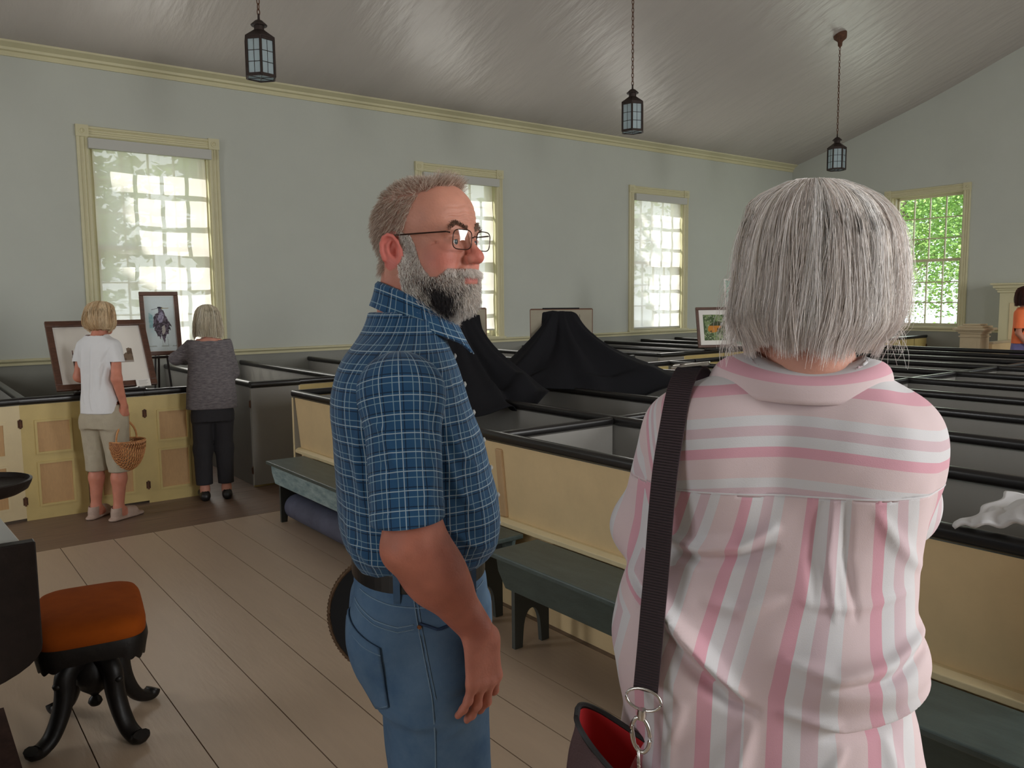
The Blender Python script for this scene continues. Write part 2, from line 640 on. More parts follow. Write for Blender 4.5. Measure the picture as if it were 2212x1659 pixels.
def make_window(idx):
    """window facing -y in its own frame: opening x 0..1.26, z WIN_Z0..WIN_Z1, wall face at y=0, outside +y"""
    W = 1.26
    root = thing('window_%d' % idx, None, None)
    struct(root)
    # casing with corner blocks
    g = G()
    cw = 0.115
    zt = WIN_Z1
    fl = [(0, 0), (0, -0.022), (0.012, -0.03), (0.028, -0.03), (0.036, -0.018), (0.05, -0.018), (0.058, -0.026), (0.072, -0.026), (0.08, -0.018), (0.094, -0.03), (0.108, -0.03), (cw, -0.02), (cw, 0)]
    for sx, mir in ((-cw, 0), (W, 0)):
        g.prism([(sx + a, b) for a, b in fl], 2, WIN_Z0 - 0.02, zt, 'trim_yellow')
    # head casing
    vs = [(0.0, b, zt + a) for a, b in fl]
    nfl = len(fl)
    g.add([(0, b, zt + a) for a, b in fl] + [(W, b, zt + a) for a, b in fl],
          [tuple(range(nfl)), tuple(range(2 * nfl - 1, nfl - 1, -1))] + [(i, nfl + i, nfl + (i + 1) % nfl, (i + 1) % nfl) for i in range(nfl)], 'trim_yellow')
    for sx in (-cw, W):
        g.box((sx - 0.004, -0.04, zt - 0.002), (sx + cw + 0.004, 0, zt + cw + 0.006), 'trim_yellow')
    c = g.build('casing', parent=root)
    g = G()
    for sx in (-cw, W):
        cx, cz = sx + cw / 2, zt + cw / 2
        pts = []
        for r, d in ((0.036, -0.040), (0.036, -0.048), (0.026, -0.048), (0.02, -0.042), (0.012, -0.05), (0.001, -0.052)):
            pts.append((r, d))
        vs, fs = [], []
        nn = 20
        for r, d in pts:
            for q in range(nn):
                t = 2 * PI * q / nn
                vs.append((cx + r * math.cos(t), d, cz + r * math.sin(t)))
        for i in range(len(pts) - 1):
            for q in range(nn):
                fs.append((i * nn + q, i * nn + (q + 1) % nn, (i + 1) * nn + (q + 1) % nn, (i + 1) * nn + q))
        g.add(vs, fs, 'trim_yellow')
    g.build('rosette', parent=root, smooth=True)
    # sill board and jamb lining
    g = G()
    g.box((-0.13, -0.05, WIN_Z0 - 0.035), (W + 0.13, 0.0, WIN_Z0), 'trim_yellow')
    g.box((0, 0.0, WIN_Z0 - 0.035), (W, 0.2, WIN_Z0), 'trim_yellow')
    g.build('sill', parent=root, bevel=0.004)
    g = G()
    g.box((0, 0, WIN_Z0), (0.012, 0.28, zt), 'trim_yellow')
    g.box((W - 0.012, 0, WIN_Z0), (W, 0.28, zt), 'trim_yellow')
    g.box((0, 0, zt - 0.012), (W, 0.28, zt), 'trim_yellow')
    g.box((0.012, 0.075, WIN_Z0), (0.03, 0.10, zt - 0.012), 'trim_yellow')
    g.box((W - 0.03, 0.075, WIN_Z0), (W - 0.012, 0.10, zt - 0.012), 'trim_yellow')
    g.build('jamb', parent=root)
    mid = (WIN_Z0 + zt) / 2

    def sash(y0, z0, z1, name):
        g = G()
        st = 0.045
        xa, xb = 0.03, W - 0.03
        y1 = y0 + 0.035
        g.box((xa, y0, z0), (xa + st, y1, z1), 'trim_yellow')
        g.box((xb - st, y0, z0), (xb, y1, z1), 'trim_yellow')
        g.box((xa, y0, z0), (xb, y1, z0 + 0.05), 'trim_yellow')
        g.box((xa, y0, z1 - 0.04), (xb, y1, z1), 'trim_yellow')
        for k in range(1, 4):
            x = xa + st + (xb - xa - 2 * st) * k / 4
            g.box((x - 0.009, y0 + 0.003, z0), (x + 0.009, y1, z1), 'trim_yellow')
        for k in range(1, 3):
            z = z0 + 0.05 + (z1 - z0 - 0.09) * k / 3
            g.box((xa, y0 + 0.003, z - 0.009), (xb, y1, z + 0.009), 'trim_yellow')
        s_ = g.build(name, parent=root)
        g2 = G()
        ym = (y0 + y1) / 2 + 0.004
        g2.box((xa + st * 0.5, ym, z0 + 0.02), (xb - st * 0.5, ym + 0.003, z1 - 0.02), 'window_glass')
        g2.build('pane', parent=s_)
    sash(0.105, WIN_Z0 + 0.0, mid + 0.02, 'lower_sash')
    sash(0.145, mid - 0.02, zt - 0.012, 'upper_sash')
    return root


win0 = make_window(1)
win0.location = (WX[0][0], YW, 0)
wins = [win0]
for k, (loc, rz) in enumerate([((WX[1][0], YW, 0), 0), ((WX[2][0], YW, 0), 0), ((XE, EY[1], 0), -PI / 2), ((XE, 0.43, 0), -PI / 2)]):
    c = copy_tree(win0)
    c.name = 'window_%d' % (k + 2)
    c.location = loc
    c.rotation_euler = (0, 0, rz)


# roller shades in the three window-wall windows
def wrinkle(x, z, s):
    return 0.004 * math.sin(9 * x + 3 * math.sin(4 * z + s)) + 0.003 * math.sin(23 * z + 5 * x + s)


def roller_shade(x0, zbot, label, seed, group=None):
    r = thing('roller_shade', label, 'window shade', (x0, YW, 0))
    g = G()
    g.box((-0.012, -0.085, 3.275), (1.272, -0.02, 3.385), 'shade_roller')
    g.build('valance', parent=r, bevel=0.004)
    nx, nz = 40, 90
    V, F = [], []
    for j in range(nz + 1):
        z = zbot + (3.30 - zbot) * j / nz
        for i in range(nx + 1):
            x = 0.04 + (1.26 - 0.075) * i / nx
            e = 0.006 * math.sin(z * 8 + seed)
            V.append((x, 0.035 + wrinkle(x, z, seed) + (e if i in (0, nx) else 0), z))
    for j in range(nz):
        for i in range(nx):
            a = j * (nx + 1) + i
            F.append((a, a + 1, a + nx + 2, a + nx + 1))
    np_mesh('shade_cloth', V, F, 'shade_cloth', r)
    g = G()
    g.box((0.04, 0.027, zbot - 0.02), (1.225, 0.043, zbot + 0.004), 'shade_roller')
    g.build('hem_bar', parent=r, bevel=0.003)
    return r


roller_shade(WX[0][0], 1.13, 'pale roller shade over the nearest tall window, behind the two women', 0.3)
roller_shade(WX[1][0], 1.20, 'pale roller shade in the middle tall window, half hidden behind the bearded man', 1.7)
roller_shade(WX[2][0], 1.13, 'pale roller shade pulled down in the farthest tall window of the side wall', 3.1)


# ---------------- outside: ground, trees with sunlit leaves
mat('grass_ground', (0.34, 0.32, 0.22), 0.9, vary=0.4, vscale=3)
m_leaf = mat('leaf_green', (0.16, 0.36, 0.07), 0.5, vary=0.6, vscale=1.5, col2=(0.38, 0.55, 0.14))
mat('bark', (0.30, 0.24, 0.19), 0.9, vary=0.4, vscale=20)
mat('pale_branch', (0.80, 0.77, 0.74), 0.8)
g = G()
g.box((-30, YW + WT, -0.7), (60, 60, -0.5), 'grass_ground')
g.box((XE + WT, -40, -0.7), (60, YW + WT, -0.5), 'grass_ground')
struct(g.build('ground'))


def leaf_cloud(center, radii, n, seed, size=0.09, m=m_leaf, spread=0.16):
    r = np.random.RandomState(seed)
    d = r.normal(size=(n, 3))
    d /= np.linalg.norm(d, axis=1)[:, None]
    rr = r.uniform(0.45, 1.0, n) ** 0.6
    # clumps
    nc = max(4, n // 60)
    cc = r.normal(size=(nc, 3))
    cc /= np.linalg.norm(cc, axis=1)[:, None]
    cc *= r.uniform(0.35, 0.95, nc)[:, None]
    idx = r.randint(0, nc, n)
    p = cc[idx] * 1.0 + r.normal(size=(n, 3)) * spread
    p = p * np.asarray(radii) + np.asarray(center)
    a = r.normal(size=(n, 3)); a /= np.linalg.norm(a, axis=1)[:, None]
    a[:, 2] *= 0.5
    b = np.cross(a, r.normal(size=(n, 3))); b /= np.linalg.norm(b, axis=1)[:, None]
    s = r.uniform(0.6, 1.3, n)[:, None] * size
    V = np.stack([p - a * s, p + b * s * 0.5, p + a * s, p - b * s * 0.5], 1).reshape(-1, 3)
    F = np.arange(4 * n).reshape(-1, 4)
    return V, F


def tree(x, y, h, rad_, nleaf, seed, label, size=0.09, spread=0.16):
    r = thing('tree', label, 'tree', (x, y, -0.5), 0)
    V, F = leaf_cloud((0, 0, h * 0.62), (rad_, rad_, h * 0.45), nleaf, seed, size, spread=spread)
    np_mesh('foliage', V, F, m_leaf, r, smooth=False)
    g = G()
    rr = random.Random(seed)
    path = [(0, 0, 0), (0.05, 0.03, h * 0.3), (-0.04, 0.05, h * 0.6), (0.02, 0, h * 0.95)]
    g.tube(path, [0.16, 0.13, 0.09, 0.03], 8, 'bark')
    for k in range(7):
        z = h * rr.uniform(0.3, 0.8)
        t = rr.uniform(0, 2 * PI)
        L = rad_ * rr.uniform(0.5, 0.9)
        g.tube([(0, 0, z), (L * 0.5 * math.cos(t), L * 0.5 * math.sin(t), z + 0.25), (L * math.cos(t), L * math.sin(t), z + 0.7)], [0.05, 0.03, 0.012], 6, 'bark')
    g.build('trunk', parent=r, smooth=True)
    return r


tree(19.5, 8.2, 7.0, 1.7, 13000, 11, 'leafy green tree outside the bare window, filling its left side', 0.055)
tree(20.4, 10.4, 7.6, 2.0, 13000, 12, 'leafy green tree outside the far bare window, filling its middle and right side', 0.060)
tree(23.5, 12.4, 8.5, 2.6, 9000, 13, 'darker green tree standing farthest behind the others outside the far window', 0.085)
tree(23.5, 9.6, 8.5, 2.6, 9000, 15, 'tall green tree behind the two nearer ones outside the far window', 0.085)
for k_ in range(3):  # trees added to block the sun from part of each shade
    tree(-3.05 + 4.14 * k_, 14.9, 10.4, 0.95, 8000, 31 + k_, ('added tree outside beside the nearest shaded window, keeping sun off part of it', 'added tree outside between the first two shaded windows, blocking sun', 'added tree outside between the last two shaded windows, blocking sun')[k_], 0.24, 0.22)
# bare pale branches of a dead bush in front of the leaves
b = thing('dead_bush', 'bare pale branches of a dead bush in front of the leaves outside', 'bush', (18.0, 8.5, -0.5))
g = G()
rr = random.Random(5)


def branch(p, d, L, r, depth):
    q = p + d * L
    m_ = p + d * L * 0.5 + Vector((rr.uniform(-.1, .1), rr.uniform(-.1, .1), rr.uniform(-.05, .1))) * L
    g.tube([p, m_, q], [r, r * 0.8, r * 0.55], 5, 'pale_branch')
    if depth:
        for _ in range(3):
            dd = (d + Vector((rr.uniform(-.8, .8), rr.uniform(-.8, .8), rr.uniform(-.5, .6)))).normalized()
            branch(m_ if rr.random() < .4 else q, dd, L * rr.uniform(.5, .8), r * 0.5, depth - 1)


for k in range(5):
    branch(Vector((rr.uniform(-.3, .3), rr.uniform(-.9, .6), 0)), Vector((rr.uniform(-.2, .2), rr.uniform(-.4, .4), 1)).normalized(), 1.3, 0.035, 4)
g.build('branches', parent=b)
# trees outside the side wall, seen as soft shapes through the shades
tree(2.2, 16.0, 7.0, 2.6, 2600, 21, 'tree outside the nearest shaded window, dimly seen through the shade', 0.16)
tree(8.5, 17.5, 7.5, 3.0, 2600, 22, 'tree outside the middle shaded window, dimly seen through the shade', 0.16)
tree(15.5, 17.0, 7.5, 3.0, 2600, 23, 'tree outside the farthest shaded window, dimly seen through the shade', 0.16)
# ------------------------------------------------------------------ box pews
ZP = 0.91          # height of the cap rails
PX0, PD = 2.47, 0.87
YA, YM, YB = 6.08, 3.40, 0.82     # centre block: aisle end, divider, far end
CAPP = oct_prof(0.055, 0.052, 0.018)


def panel(g, a, b, z0, z1, t, mfront, mback, nrm):
    """vertical board from a to b (xy), thickness t towards nrm; front face (at a-b) mfront, rest mback"""
    ax, ay = a
    bx, by = b
    nx, ny = nrm
    vs = []
    for z in (z0, z1):
        vs += [(ax, ay, z), (bx, by, z), (bx + nx * t, by + ny * t, z), (ax + nx * t, ay + ny * t, z)]
    g.add(vs, [(0, 1, 5, 4)], mfront)
    g.add(vs, [(2, 3, 7, 6), (1, 2, 6, 5), (3, 0, 4, 7), (4, 5, 6, 7), (0, 3, 2, 1)], mback)


def strip_panel(g, x0, x1, zb, zt, y, m_, mp, face=-1):
    """raised frame moulding with inset tan field on plane y (facing -y)"""
    w = 0.016
    f = face
    g.box((x0 + w, y + f * 0.002, zb + w), (x1 - w, y, zt - w), mp)
    g.box((x0, y + f * 0.010, zt - w), (x1, y, zt), m_)
    g.box((x0, y + f * 0.010, zb), (x1, y, zb + w), m_)
    g.box((x0, y + f * 0.010, zb + w), (x0 + w, y, zt - w), m_)
    g.box((x1 - w, y + f * 0.010, zb + w), (x1, y, zt - w), m_)


def hinge(g, x, y, z, f=-1):
    g.tube([(x, y + f * 0.008, z - 0.035), (x, y + f * 0.008, z + 0.035)], 0.007, 8, 'rusty_iron')
    g.box((x - 0.016, y + f * 0.004, z - 0.028), (x + 0.016, y, z + 0.028), 'rusty_iron')




def door_mesh(name, parent, m_out='yellow_paint', open_rad=0.0):
    """door 0.45 wide; hinge line at local (0.87, 0); extends to -x; opening swings towards -y"""
    g = G()
    w = 0.438
    g.box((-w, 0, 0.02), (0, 0.002, ZP - 0.03), m_out)
    g.box((-w, 0.002, 0.02), (0, 0.024, ZP - 0.03), 'pew_grey')
    g.box((-w - 0.001, 0.0, 0.02), (-w + 0.012, 0.0245, ZP - 0.031), 'cream_light')
    strip_panel(g, -w + 0.085, -0.10, 0.50, 0.76, 0, m_out, 'tan_panel')
    strip_panel(g, -w + 0.085, -0.10, 0.10, 0.44, 0, m_out, 'tan_panel')
    o = g.build(name, parent=parent)
    g = G()
    g.sweep([(-w, 0.012, ZP), (0.0, 0.012, ZP)], CAPP, 'black_gloss')
    c = g.build('door_cap', parent=o, smooth=True)
    g = G()
    hinge(g, -0.002, 0, 0.74)
    g.build('hinge', parent=o)
    g = G()
    hinge(g, -0.002, 0, 0.15)
    g.build('hinge', parent=o)
    g = G()
    g.lathe([(0.0, 0), (0.012, 0.0), (0.009, 0.012), (0.016, 0.022), (0.012, 0.034), (0.0, 0.036)], (0, 0, 0), 12, 'rusty_iron')
    k = g.build('knob', parent=o, smooth=True)
    k.location = (-w + 0.04, 0.0, 0.66)
    k.rotation_euler = (PI / 2, 0, 0)
    o.location = (PD, 0, 0)
    o.rotation_euler = (0, 0, open_rad)
    return o


def left_pew(i, opened=0.0, label='', m_out='yellow_paint', proto={}):
    r = thing('box_pew', label, 'pew', (PX0 + i * PD, 7.0, 0), 0, 'box pews along the window wall')
    D = YW - 7.0
    g = G()
    panel(g, (0.018, 0.025), (0.018, D), 0, ZP - 0.03, 0.022, 'pew_grey', 'pew_grey', (1, 0))
    g.build('partition', parent=r)
    g = G()
    fx = PD - 0.44
    g.box((0, 0, 0), (fx, 0.002, ZP - 0.03), 'yellow_paint')
    g.box((0, 0.002, 0), (fx, 0.024, ZP - 0.03), 'pew_grey')
    strip_panel(g, 0.09, 0.34, 0.50, 0.76, 0, 'yellow_paint', 'tan_panel')
    strip_panel(g, 0.09, 0.34, 0.10, 0.44, 0, 'yellow_paint', 'tan_panel')
    g.build('front_panel', parent=r)
    g = G()
    g.sweep([(0.002, 0.012, ZP), (fx, 0.012, ZP)], CAPP, 'black_gloss')
    g.sweep([(0.029, 0.0, ZP), (0.029, D - 0.001, ZP)], CAPP, 'black_gloss')
    g.build('cap_rail', parent=r, smooth=True)
    g = G()
    g.box((0.042, 0.9, 0.42), (0.36, D - 0.002, 0.445), 'pew_seat')
    g.build('seat', parent=r)
    door_mesh('door', r, m_out, opened)
    return r


ord_ = ['', '']
lab = {
    -4: 'yellow panelled box pew mostly out of sight beyond the ajar door',
    -3: 'box pew with slightly ajar door coloured lighter as if lit, behind the round organ shelf',
    -2: 'yellow fronted box pew directly behind the woman with the basket',
    -1: 'box pew whose open doorway the woman in the grey top is standing in',
    0: 'box pew with a grey swung back door across its front, beyond the blue bench',
}
for i in range(-6, 14):
    if i in (-6, -5):
        continue
    op = 0.0
    mo = 'yellow_paint'
    if i == -1:
        op = PI - rad(3.5)
    if i == 5:
        op = PI - rad(3)
    if i == -3:
        op = rad(9)
        mo = 'cream_light'  # lighter paint stands for the light falling on this turned door
    L = lab.get(i)
    if L is None:
        names = {1: 'window wall pew next past the grey open door, its yellow front half hidden',
                 2: 'window wall pew hidden mostly behind the bearded man\'s shoulder',
                 3: 'window wall pew just before the middle shaded window',
                 4: 'window wall pew under the middle shaded window, behind the black cloth',
                 5: 'window wall pew with its grey door swung open, past the black cloths',
                 6: 'window wall pew with a yellow front strip just past the second open door',
                 7: 'window wall pew carrying the small fish picture',
                 8: 'window wall pew under the near half of the farthest shaded window',
                 9: 'window wall pew under the far half of the farthest shaded window',
                 10: 'window wall pew behind the silver haired head, fourth from the far corner',
                 11: 'window wall pew third from the far corner of the room',
                 12: 'window wall pew second from the far corner of the room',
                 13: 'box pew in the far corner below the bare window'}
        L = names[i]
    r = left_pew(i, op, L, mo)
    if i == -3:
        # the ajar door is hinged so that it leans outwards a little
        pass


# ---- centre block: rows run along y, backs face the camera
def row_pew(i, side, label):
    """side 0: y YM..YA (aisle by window block), side 1: y YB..YM"""
    x0 = PX0 + i * PD
    ya, yb = (YM, YA) if side == 0 else (YB, YM)
    r = thing('box_pew', label, 'pew', (x0, ya, 0), 0, 'box pews of the centre block')
    L = yb - ya
    e = 0.0
    g = G()
    mf = 'cream_paint' if i == 0 else 'pew_grey'
    if i == 0:
        # sloping back board over a base, seen from outside
        ts = 0.02
        zb = 0.47
        vs = [(0.055, 0, zb), (0.055, L, zb), (0.018, L, ZP - 0.03), (0.018, 0, ZP - 0.03),
              (0.077, 0, zb), (0.077, L, zb), (0.04, L, ZP - 0.03), (0.04, 0, ZP - 0.03)]
        g.add(vs, [(0, 1, 2, 3)], 'cream_paint')
        g.add(vs, [(4, 7, 6, 5), (0, 4, 5, 1), (3, 2, 6, 7), (0, 3, 7, 4), (1, 5, 6, 2)], 'pew_grey')
        g.build('back_panel', parent=r)
        g = G()
        g.box((0.06, 0, 0), (0.082, L, 0.45), 'cream_paint')
        g.build('base_panel', parent=r)
        g = G()
        g.prism([(0.008, 0.445), (0.06, 0.445), (0.06, 0.482), (0.032, 0.482), (0.008, 0.468)], 1, 0.0, L, 'cream_light')
        g.build('ledge', parent=r, bevel=0.003)
        g = G()
        yy = -0.028 if side == 0 else L - 0.028
        if side == 1:
            vs = [(0.038, 0.0, 0.482), (0.038, 0.054, 0.482), (0.006, 0.054, 0.85), (0.006, 0.0, 0.85),
                  (0.065, 0.0, 0.482), (0.065, 0.054, 0.482), (0.032, 0.054, 0.85), (0.032, 0.0, 0.85)]
            vs = [(a_, b_ + L - .056, c_) for a_, b_, c_ in vs]
            g.add(vs, [(0, 1, 2, 3), (4, 7, 6, 5), (0, 4, 5, 1), (3, 2, 6, 7), (0, 3, 7, 4), (1, 5, 6, 2)], 'batten_tan')
            g.build('batten', parent=r, bevel=0.008)
    else:
        g.box((0.018, 0, 0), (0.04, L, ZP - 0.03), mf)
        g.build('back_panel', parent=r)
    g = G()
    g.sweep([(0.029, 0.0, ZP), (0.029, L + (0.012 if side == 0 else 0), ZP)], CAPP, 'black_gloss')
    if side == 0:
        g.sweep([(0.029, 0.012, ZP - 0.002), (PD + 0.0, 0.012, ZP - 0.002)], oct_prof(0.045, 0.045, 0.015), 'black_gloss')
        g.sweep([(0.029, L - 0.0, ZP), (PD - 0.44, L - 0.0, ZP)], CAPP, 'black_gloss')
    else:
        g.sweep([(0.029, 0.012, ZP), (PD - 0.44, 0.012, ZP)], CAPP, 'black_gloss')
    g.build('cap_rail', parent=r, smooth=True)
    if side == 0:
        g = G()
        g.box((0.07 if i == 0 else 0.042, 0.0, 0), (PD, 0.02, ZP - 0.03), 'pew_grey')
        g.build('divider', parent=r)
    g = G()
    g.box((0.072 if i == 0 else 0.042, 0.022, 0.42), (0.38, L - 0.028, 0.445), 'pew_seat')
    g.build('seat', parent=r)
    # end panel with the little sloping edge and door on the aisle side
    ye = L if side == 0 else 0.0
    s = 1 if side == 0 else -1
    g = G()
    ya_, yb_ = (L - 0.022, L) if side == 0 else (0, 0.022)
    xa = 0.042 if i else 0.006
    if side == 0:
        g.box((xa, L - 0.020, 0), (PD - 0.44, L - 0.0, ZP - 0.03), 'pew_grey')
        g.box((xa, L - 0.0, 0), (PD - 0.44, L + 0.004, ZP - 0.03), 'yellow_paint')
        if i == 0:
            g.box((0.002, L - 0.020, 0.40), (0.006, L + 0.004, ZP - 0.03), 'cream_light')
    else:
        g.box((xa, 0.0, 0), (PD - 0.44, 0.020, ZP - 0.03), 'yellow_paint')
    g.build('end_panel', parent=r)
    # door
    g = G()
    yd = L - 0.018 if side == 0 else 0.0
    g.box((PD - 0.436, yd, 0.02), (PD - 0.004, yd + 0.018, ZP - 0.03), 'yellow_paint')
    dd = g.build('door', parent=r)
    g = G()
    g.sweep([(PD - 0.436, yd + 0.009, ZP), (PD - 0.004, yd + 0.009, ZP)], CAPP, 'black_gloss')
    g.build('door_cap', parent=dd, smooth=True)
    return r


ordn = ['front', 'second', 'third', 'fourth', 'fifth', 'sixth', 'seventh', 'eighth', 'ninth', 'tenth']
for i in range(10):
    extra = ' with cream back' if i == 0 else ''
    row_pew(i, 0, 'box pew%s, %s row of the centre block, window side of divider' % (extra, ordn[i]))
    row_pew(i, 1, 'box pew%s, %s row of the centre block, far side of divider' % (extra, ordn[i]))
# closing back of the last row
g = G()
g.box((0, 0, 0), (0.022, YA - YB, ZP - 0.03), 'pew_grey')
bk = thing('pew_back', 'last plain back board with black cap closing the rear of the centre pews', 'pew', (PX0 + 10 * PD, YB, 0))
g.build('back_panel', parent=bk)
g = G()
g.sweep([(0.011, 0, ZP), (0.011, YA - YB, ZP)], CAPP, 'black_gloss')
g.build('cap_rail', parent=bk, smooth=True)


# ---- benches in front of the first row
def bench(y0, y1, label, m_apron, m_top, m_leg):
    r = thing('bench', label, 'bench', (2.16, y0, 0), 0)
    L = y1 - y0
    W = 0.305
    g = G()
    g.box((0, 0, 0.425), (W, L, 0.45), m_top)
    g.build('seat_board', parent=r, bevel=0.006)
    g = G()
    ap = [(0.10, 0.29), (L - 0.10, 0.29), (L - 0.045, 0.36), (L - 0.03, 0.424), (0.03, 0.424), (0.045, 0.36)]
    g.prism(ap, 0, 0.028, 0.050, m_apron)
    g.prism(ap, 0, W - 0.045, W - 0.024, m_apron)
    g.build('apron', parent=r, bevel=0.003)
    n = 2 if L < 3.2 else 3
    for k in range(n):
        yy = 0.12 + (L - 0.26) * k / (n - 1)
        g = G()
        a, b_ = 0.052, W - 0.047
        c = (a + b_) / 2
        w = (b_ - a) / 2 - 0.045
        arch = [(c - w + 0.0, 0.0)] + [(c + w * -math.cos(t) * (0.92), 0.02 + 0.16 * math.sin(t) ** 0.7) for t in [PI * q / 14 for q in range(1, 14)]] + [(c + w, 0.0)]
        poly = [(a, 0), *arch, (b_, 0), (b_, 0.424), (a, 0.424)]
        # split into strips so the concave outline stays clean
        vs, fs = [], []
        xs_ = [p[0] for p in poly[:-2]]
        zs_ = [p[1] for p in poly[:-2]]
        m_ = len(xs_)
        for yv in (yy, yy + 0.024):
            for x_, z_ in zip(xs_, zs_):
                vs.append((x_, yv, z_))
            for x_ in xs_:
                vs.append((x_, yv, 0.424))
        for q in range(m_ - 1):
            fs.append((q, q + 1, m_ + q + 1, m_ + q))
            fs.append((2 * m_ + q, 3 * m_ + q, 3 * m_ + q + 1, 2 * m_ + q + 1))
            fs.append((q, 2 * m_ + q, 2 * m_ + q + 1, q + 1))
            fs.append((m_ + q, m_ + q + 1, 3 * m_ + q + 1, 3 * m_ + q))
        fs.append((0, m_, 3 * m_, 2 * m_))
        fs.append((m_ - 1, 3 * m_ - 1, 4 * m_ - 1, 2 * m_ - 1))
        g.add(vs, fs, m_leg)
        g.build('leg', parent=r)
    return r


bench(3.14, 5.86, 'worn blue painted bench with the rolled mat under it, left of the bearded man', 'bench_blue', 'bench_top', 'bench_leg')
bench(0.10, 3.03, 'dark green wooden bench between the bearded man and the woman in pink', 'bench_green', 'bench_top', 'bench_leg')

# rolled mat under the blue bench (spiral section)
mat('mat_blue', (0.115, 0.125, 0.19), 0.75, vary=0.35, vscale=6, bump=0.1, bscale=40)
g = G()
pts_o, pts_i = [], []
for k in range(90):
    t = k / 89 * 2 * PI * 3.2
    rr_ = 0.035 + 0.075 * k / 89
    pts_o.append((rr_ * math.cos(t), rr_ * math.sin(t)))
    pts_i.append(((rr_ - 0.012) * math.cos(t), (rr_ - 0.012) * math.sin(t)))
vs, fs = [], []
N = len(pts_o)
for yy in (3.6, 5.72):
    for p in pts_o:
        vs.append((p[0], yy, p[1]))
    for p in pts_i:
        vs.append((p[0], yy, p[1]))
for q in range(N - 1):
    fs += [(q, q + 1, N + q + 1, N + q), (2 * N + q, 3 * N + q, 3 * N + q + 1, 2 * N + q + 1), (q, 2 * N + q, 2 * N + q + 1, q + 1), (N + q, N + q + 1, 3 * N + q + 1, 3 * N + q)]
fs += [(0, N, 3 * N, 2 * N), (N - 1, 3 * N - 1, 4 * N - 1, 2 * N - 1)]
g.add(vs, fs, 'mat_blue')
ro = g.build('rolled_mat', smooth=True)
ro.location = (2.33, 0, 0.111)
tag(ro, 'blue grey mat rolled up on the floor under the worn blue bench', 'mat')
# ------------------------------------------------------------------ hanging lanterns
def lantern_glass():
    m = bpy.data.materials.new('lantern_glass')
    m.use_nodes = True
    b = m.node_tree.nodes['Principled BSDF']
    b.inputs['Base Color'].default_value = (0.62, 0.70, 0.72, 1)
    b.inputs['Roughness'].default_value = 0.35
    nt = m.node_tree
    o = nt.nodes['Material Output']
    t = nt.nodes.new('ShaderNodeBsdfTranslucent')
    t.inputs[0].default_value = (0.85, 0.93, 0.96, 1)
    mx = nt.nodes.new('ShaderNodeMixShader')
    mx.inputs[0].default_value = 0.6
    nt.links.new(b.outputs[0], mx.inputs[1])
    nt.links.new(t.outputs[0], mx.inputs[2])
    nt.links.new(mx.outputs[0], o.inputs[0])
    MATS['lantern_glass'] = m


lantern_glass()


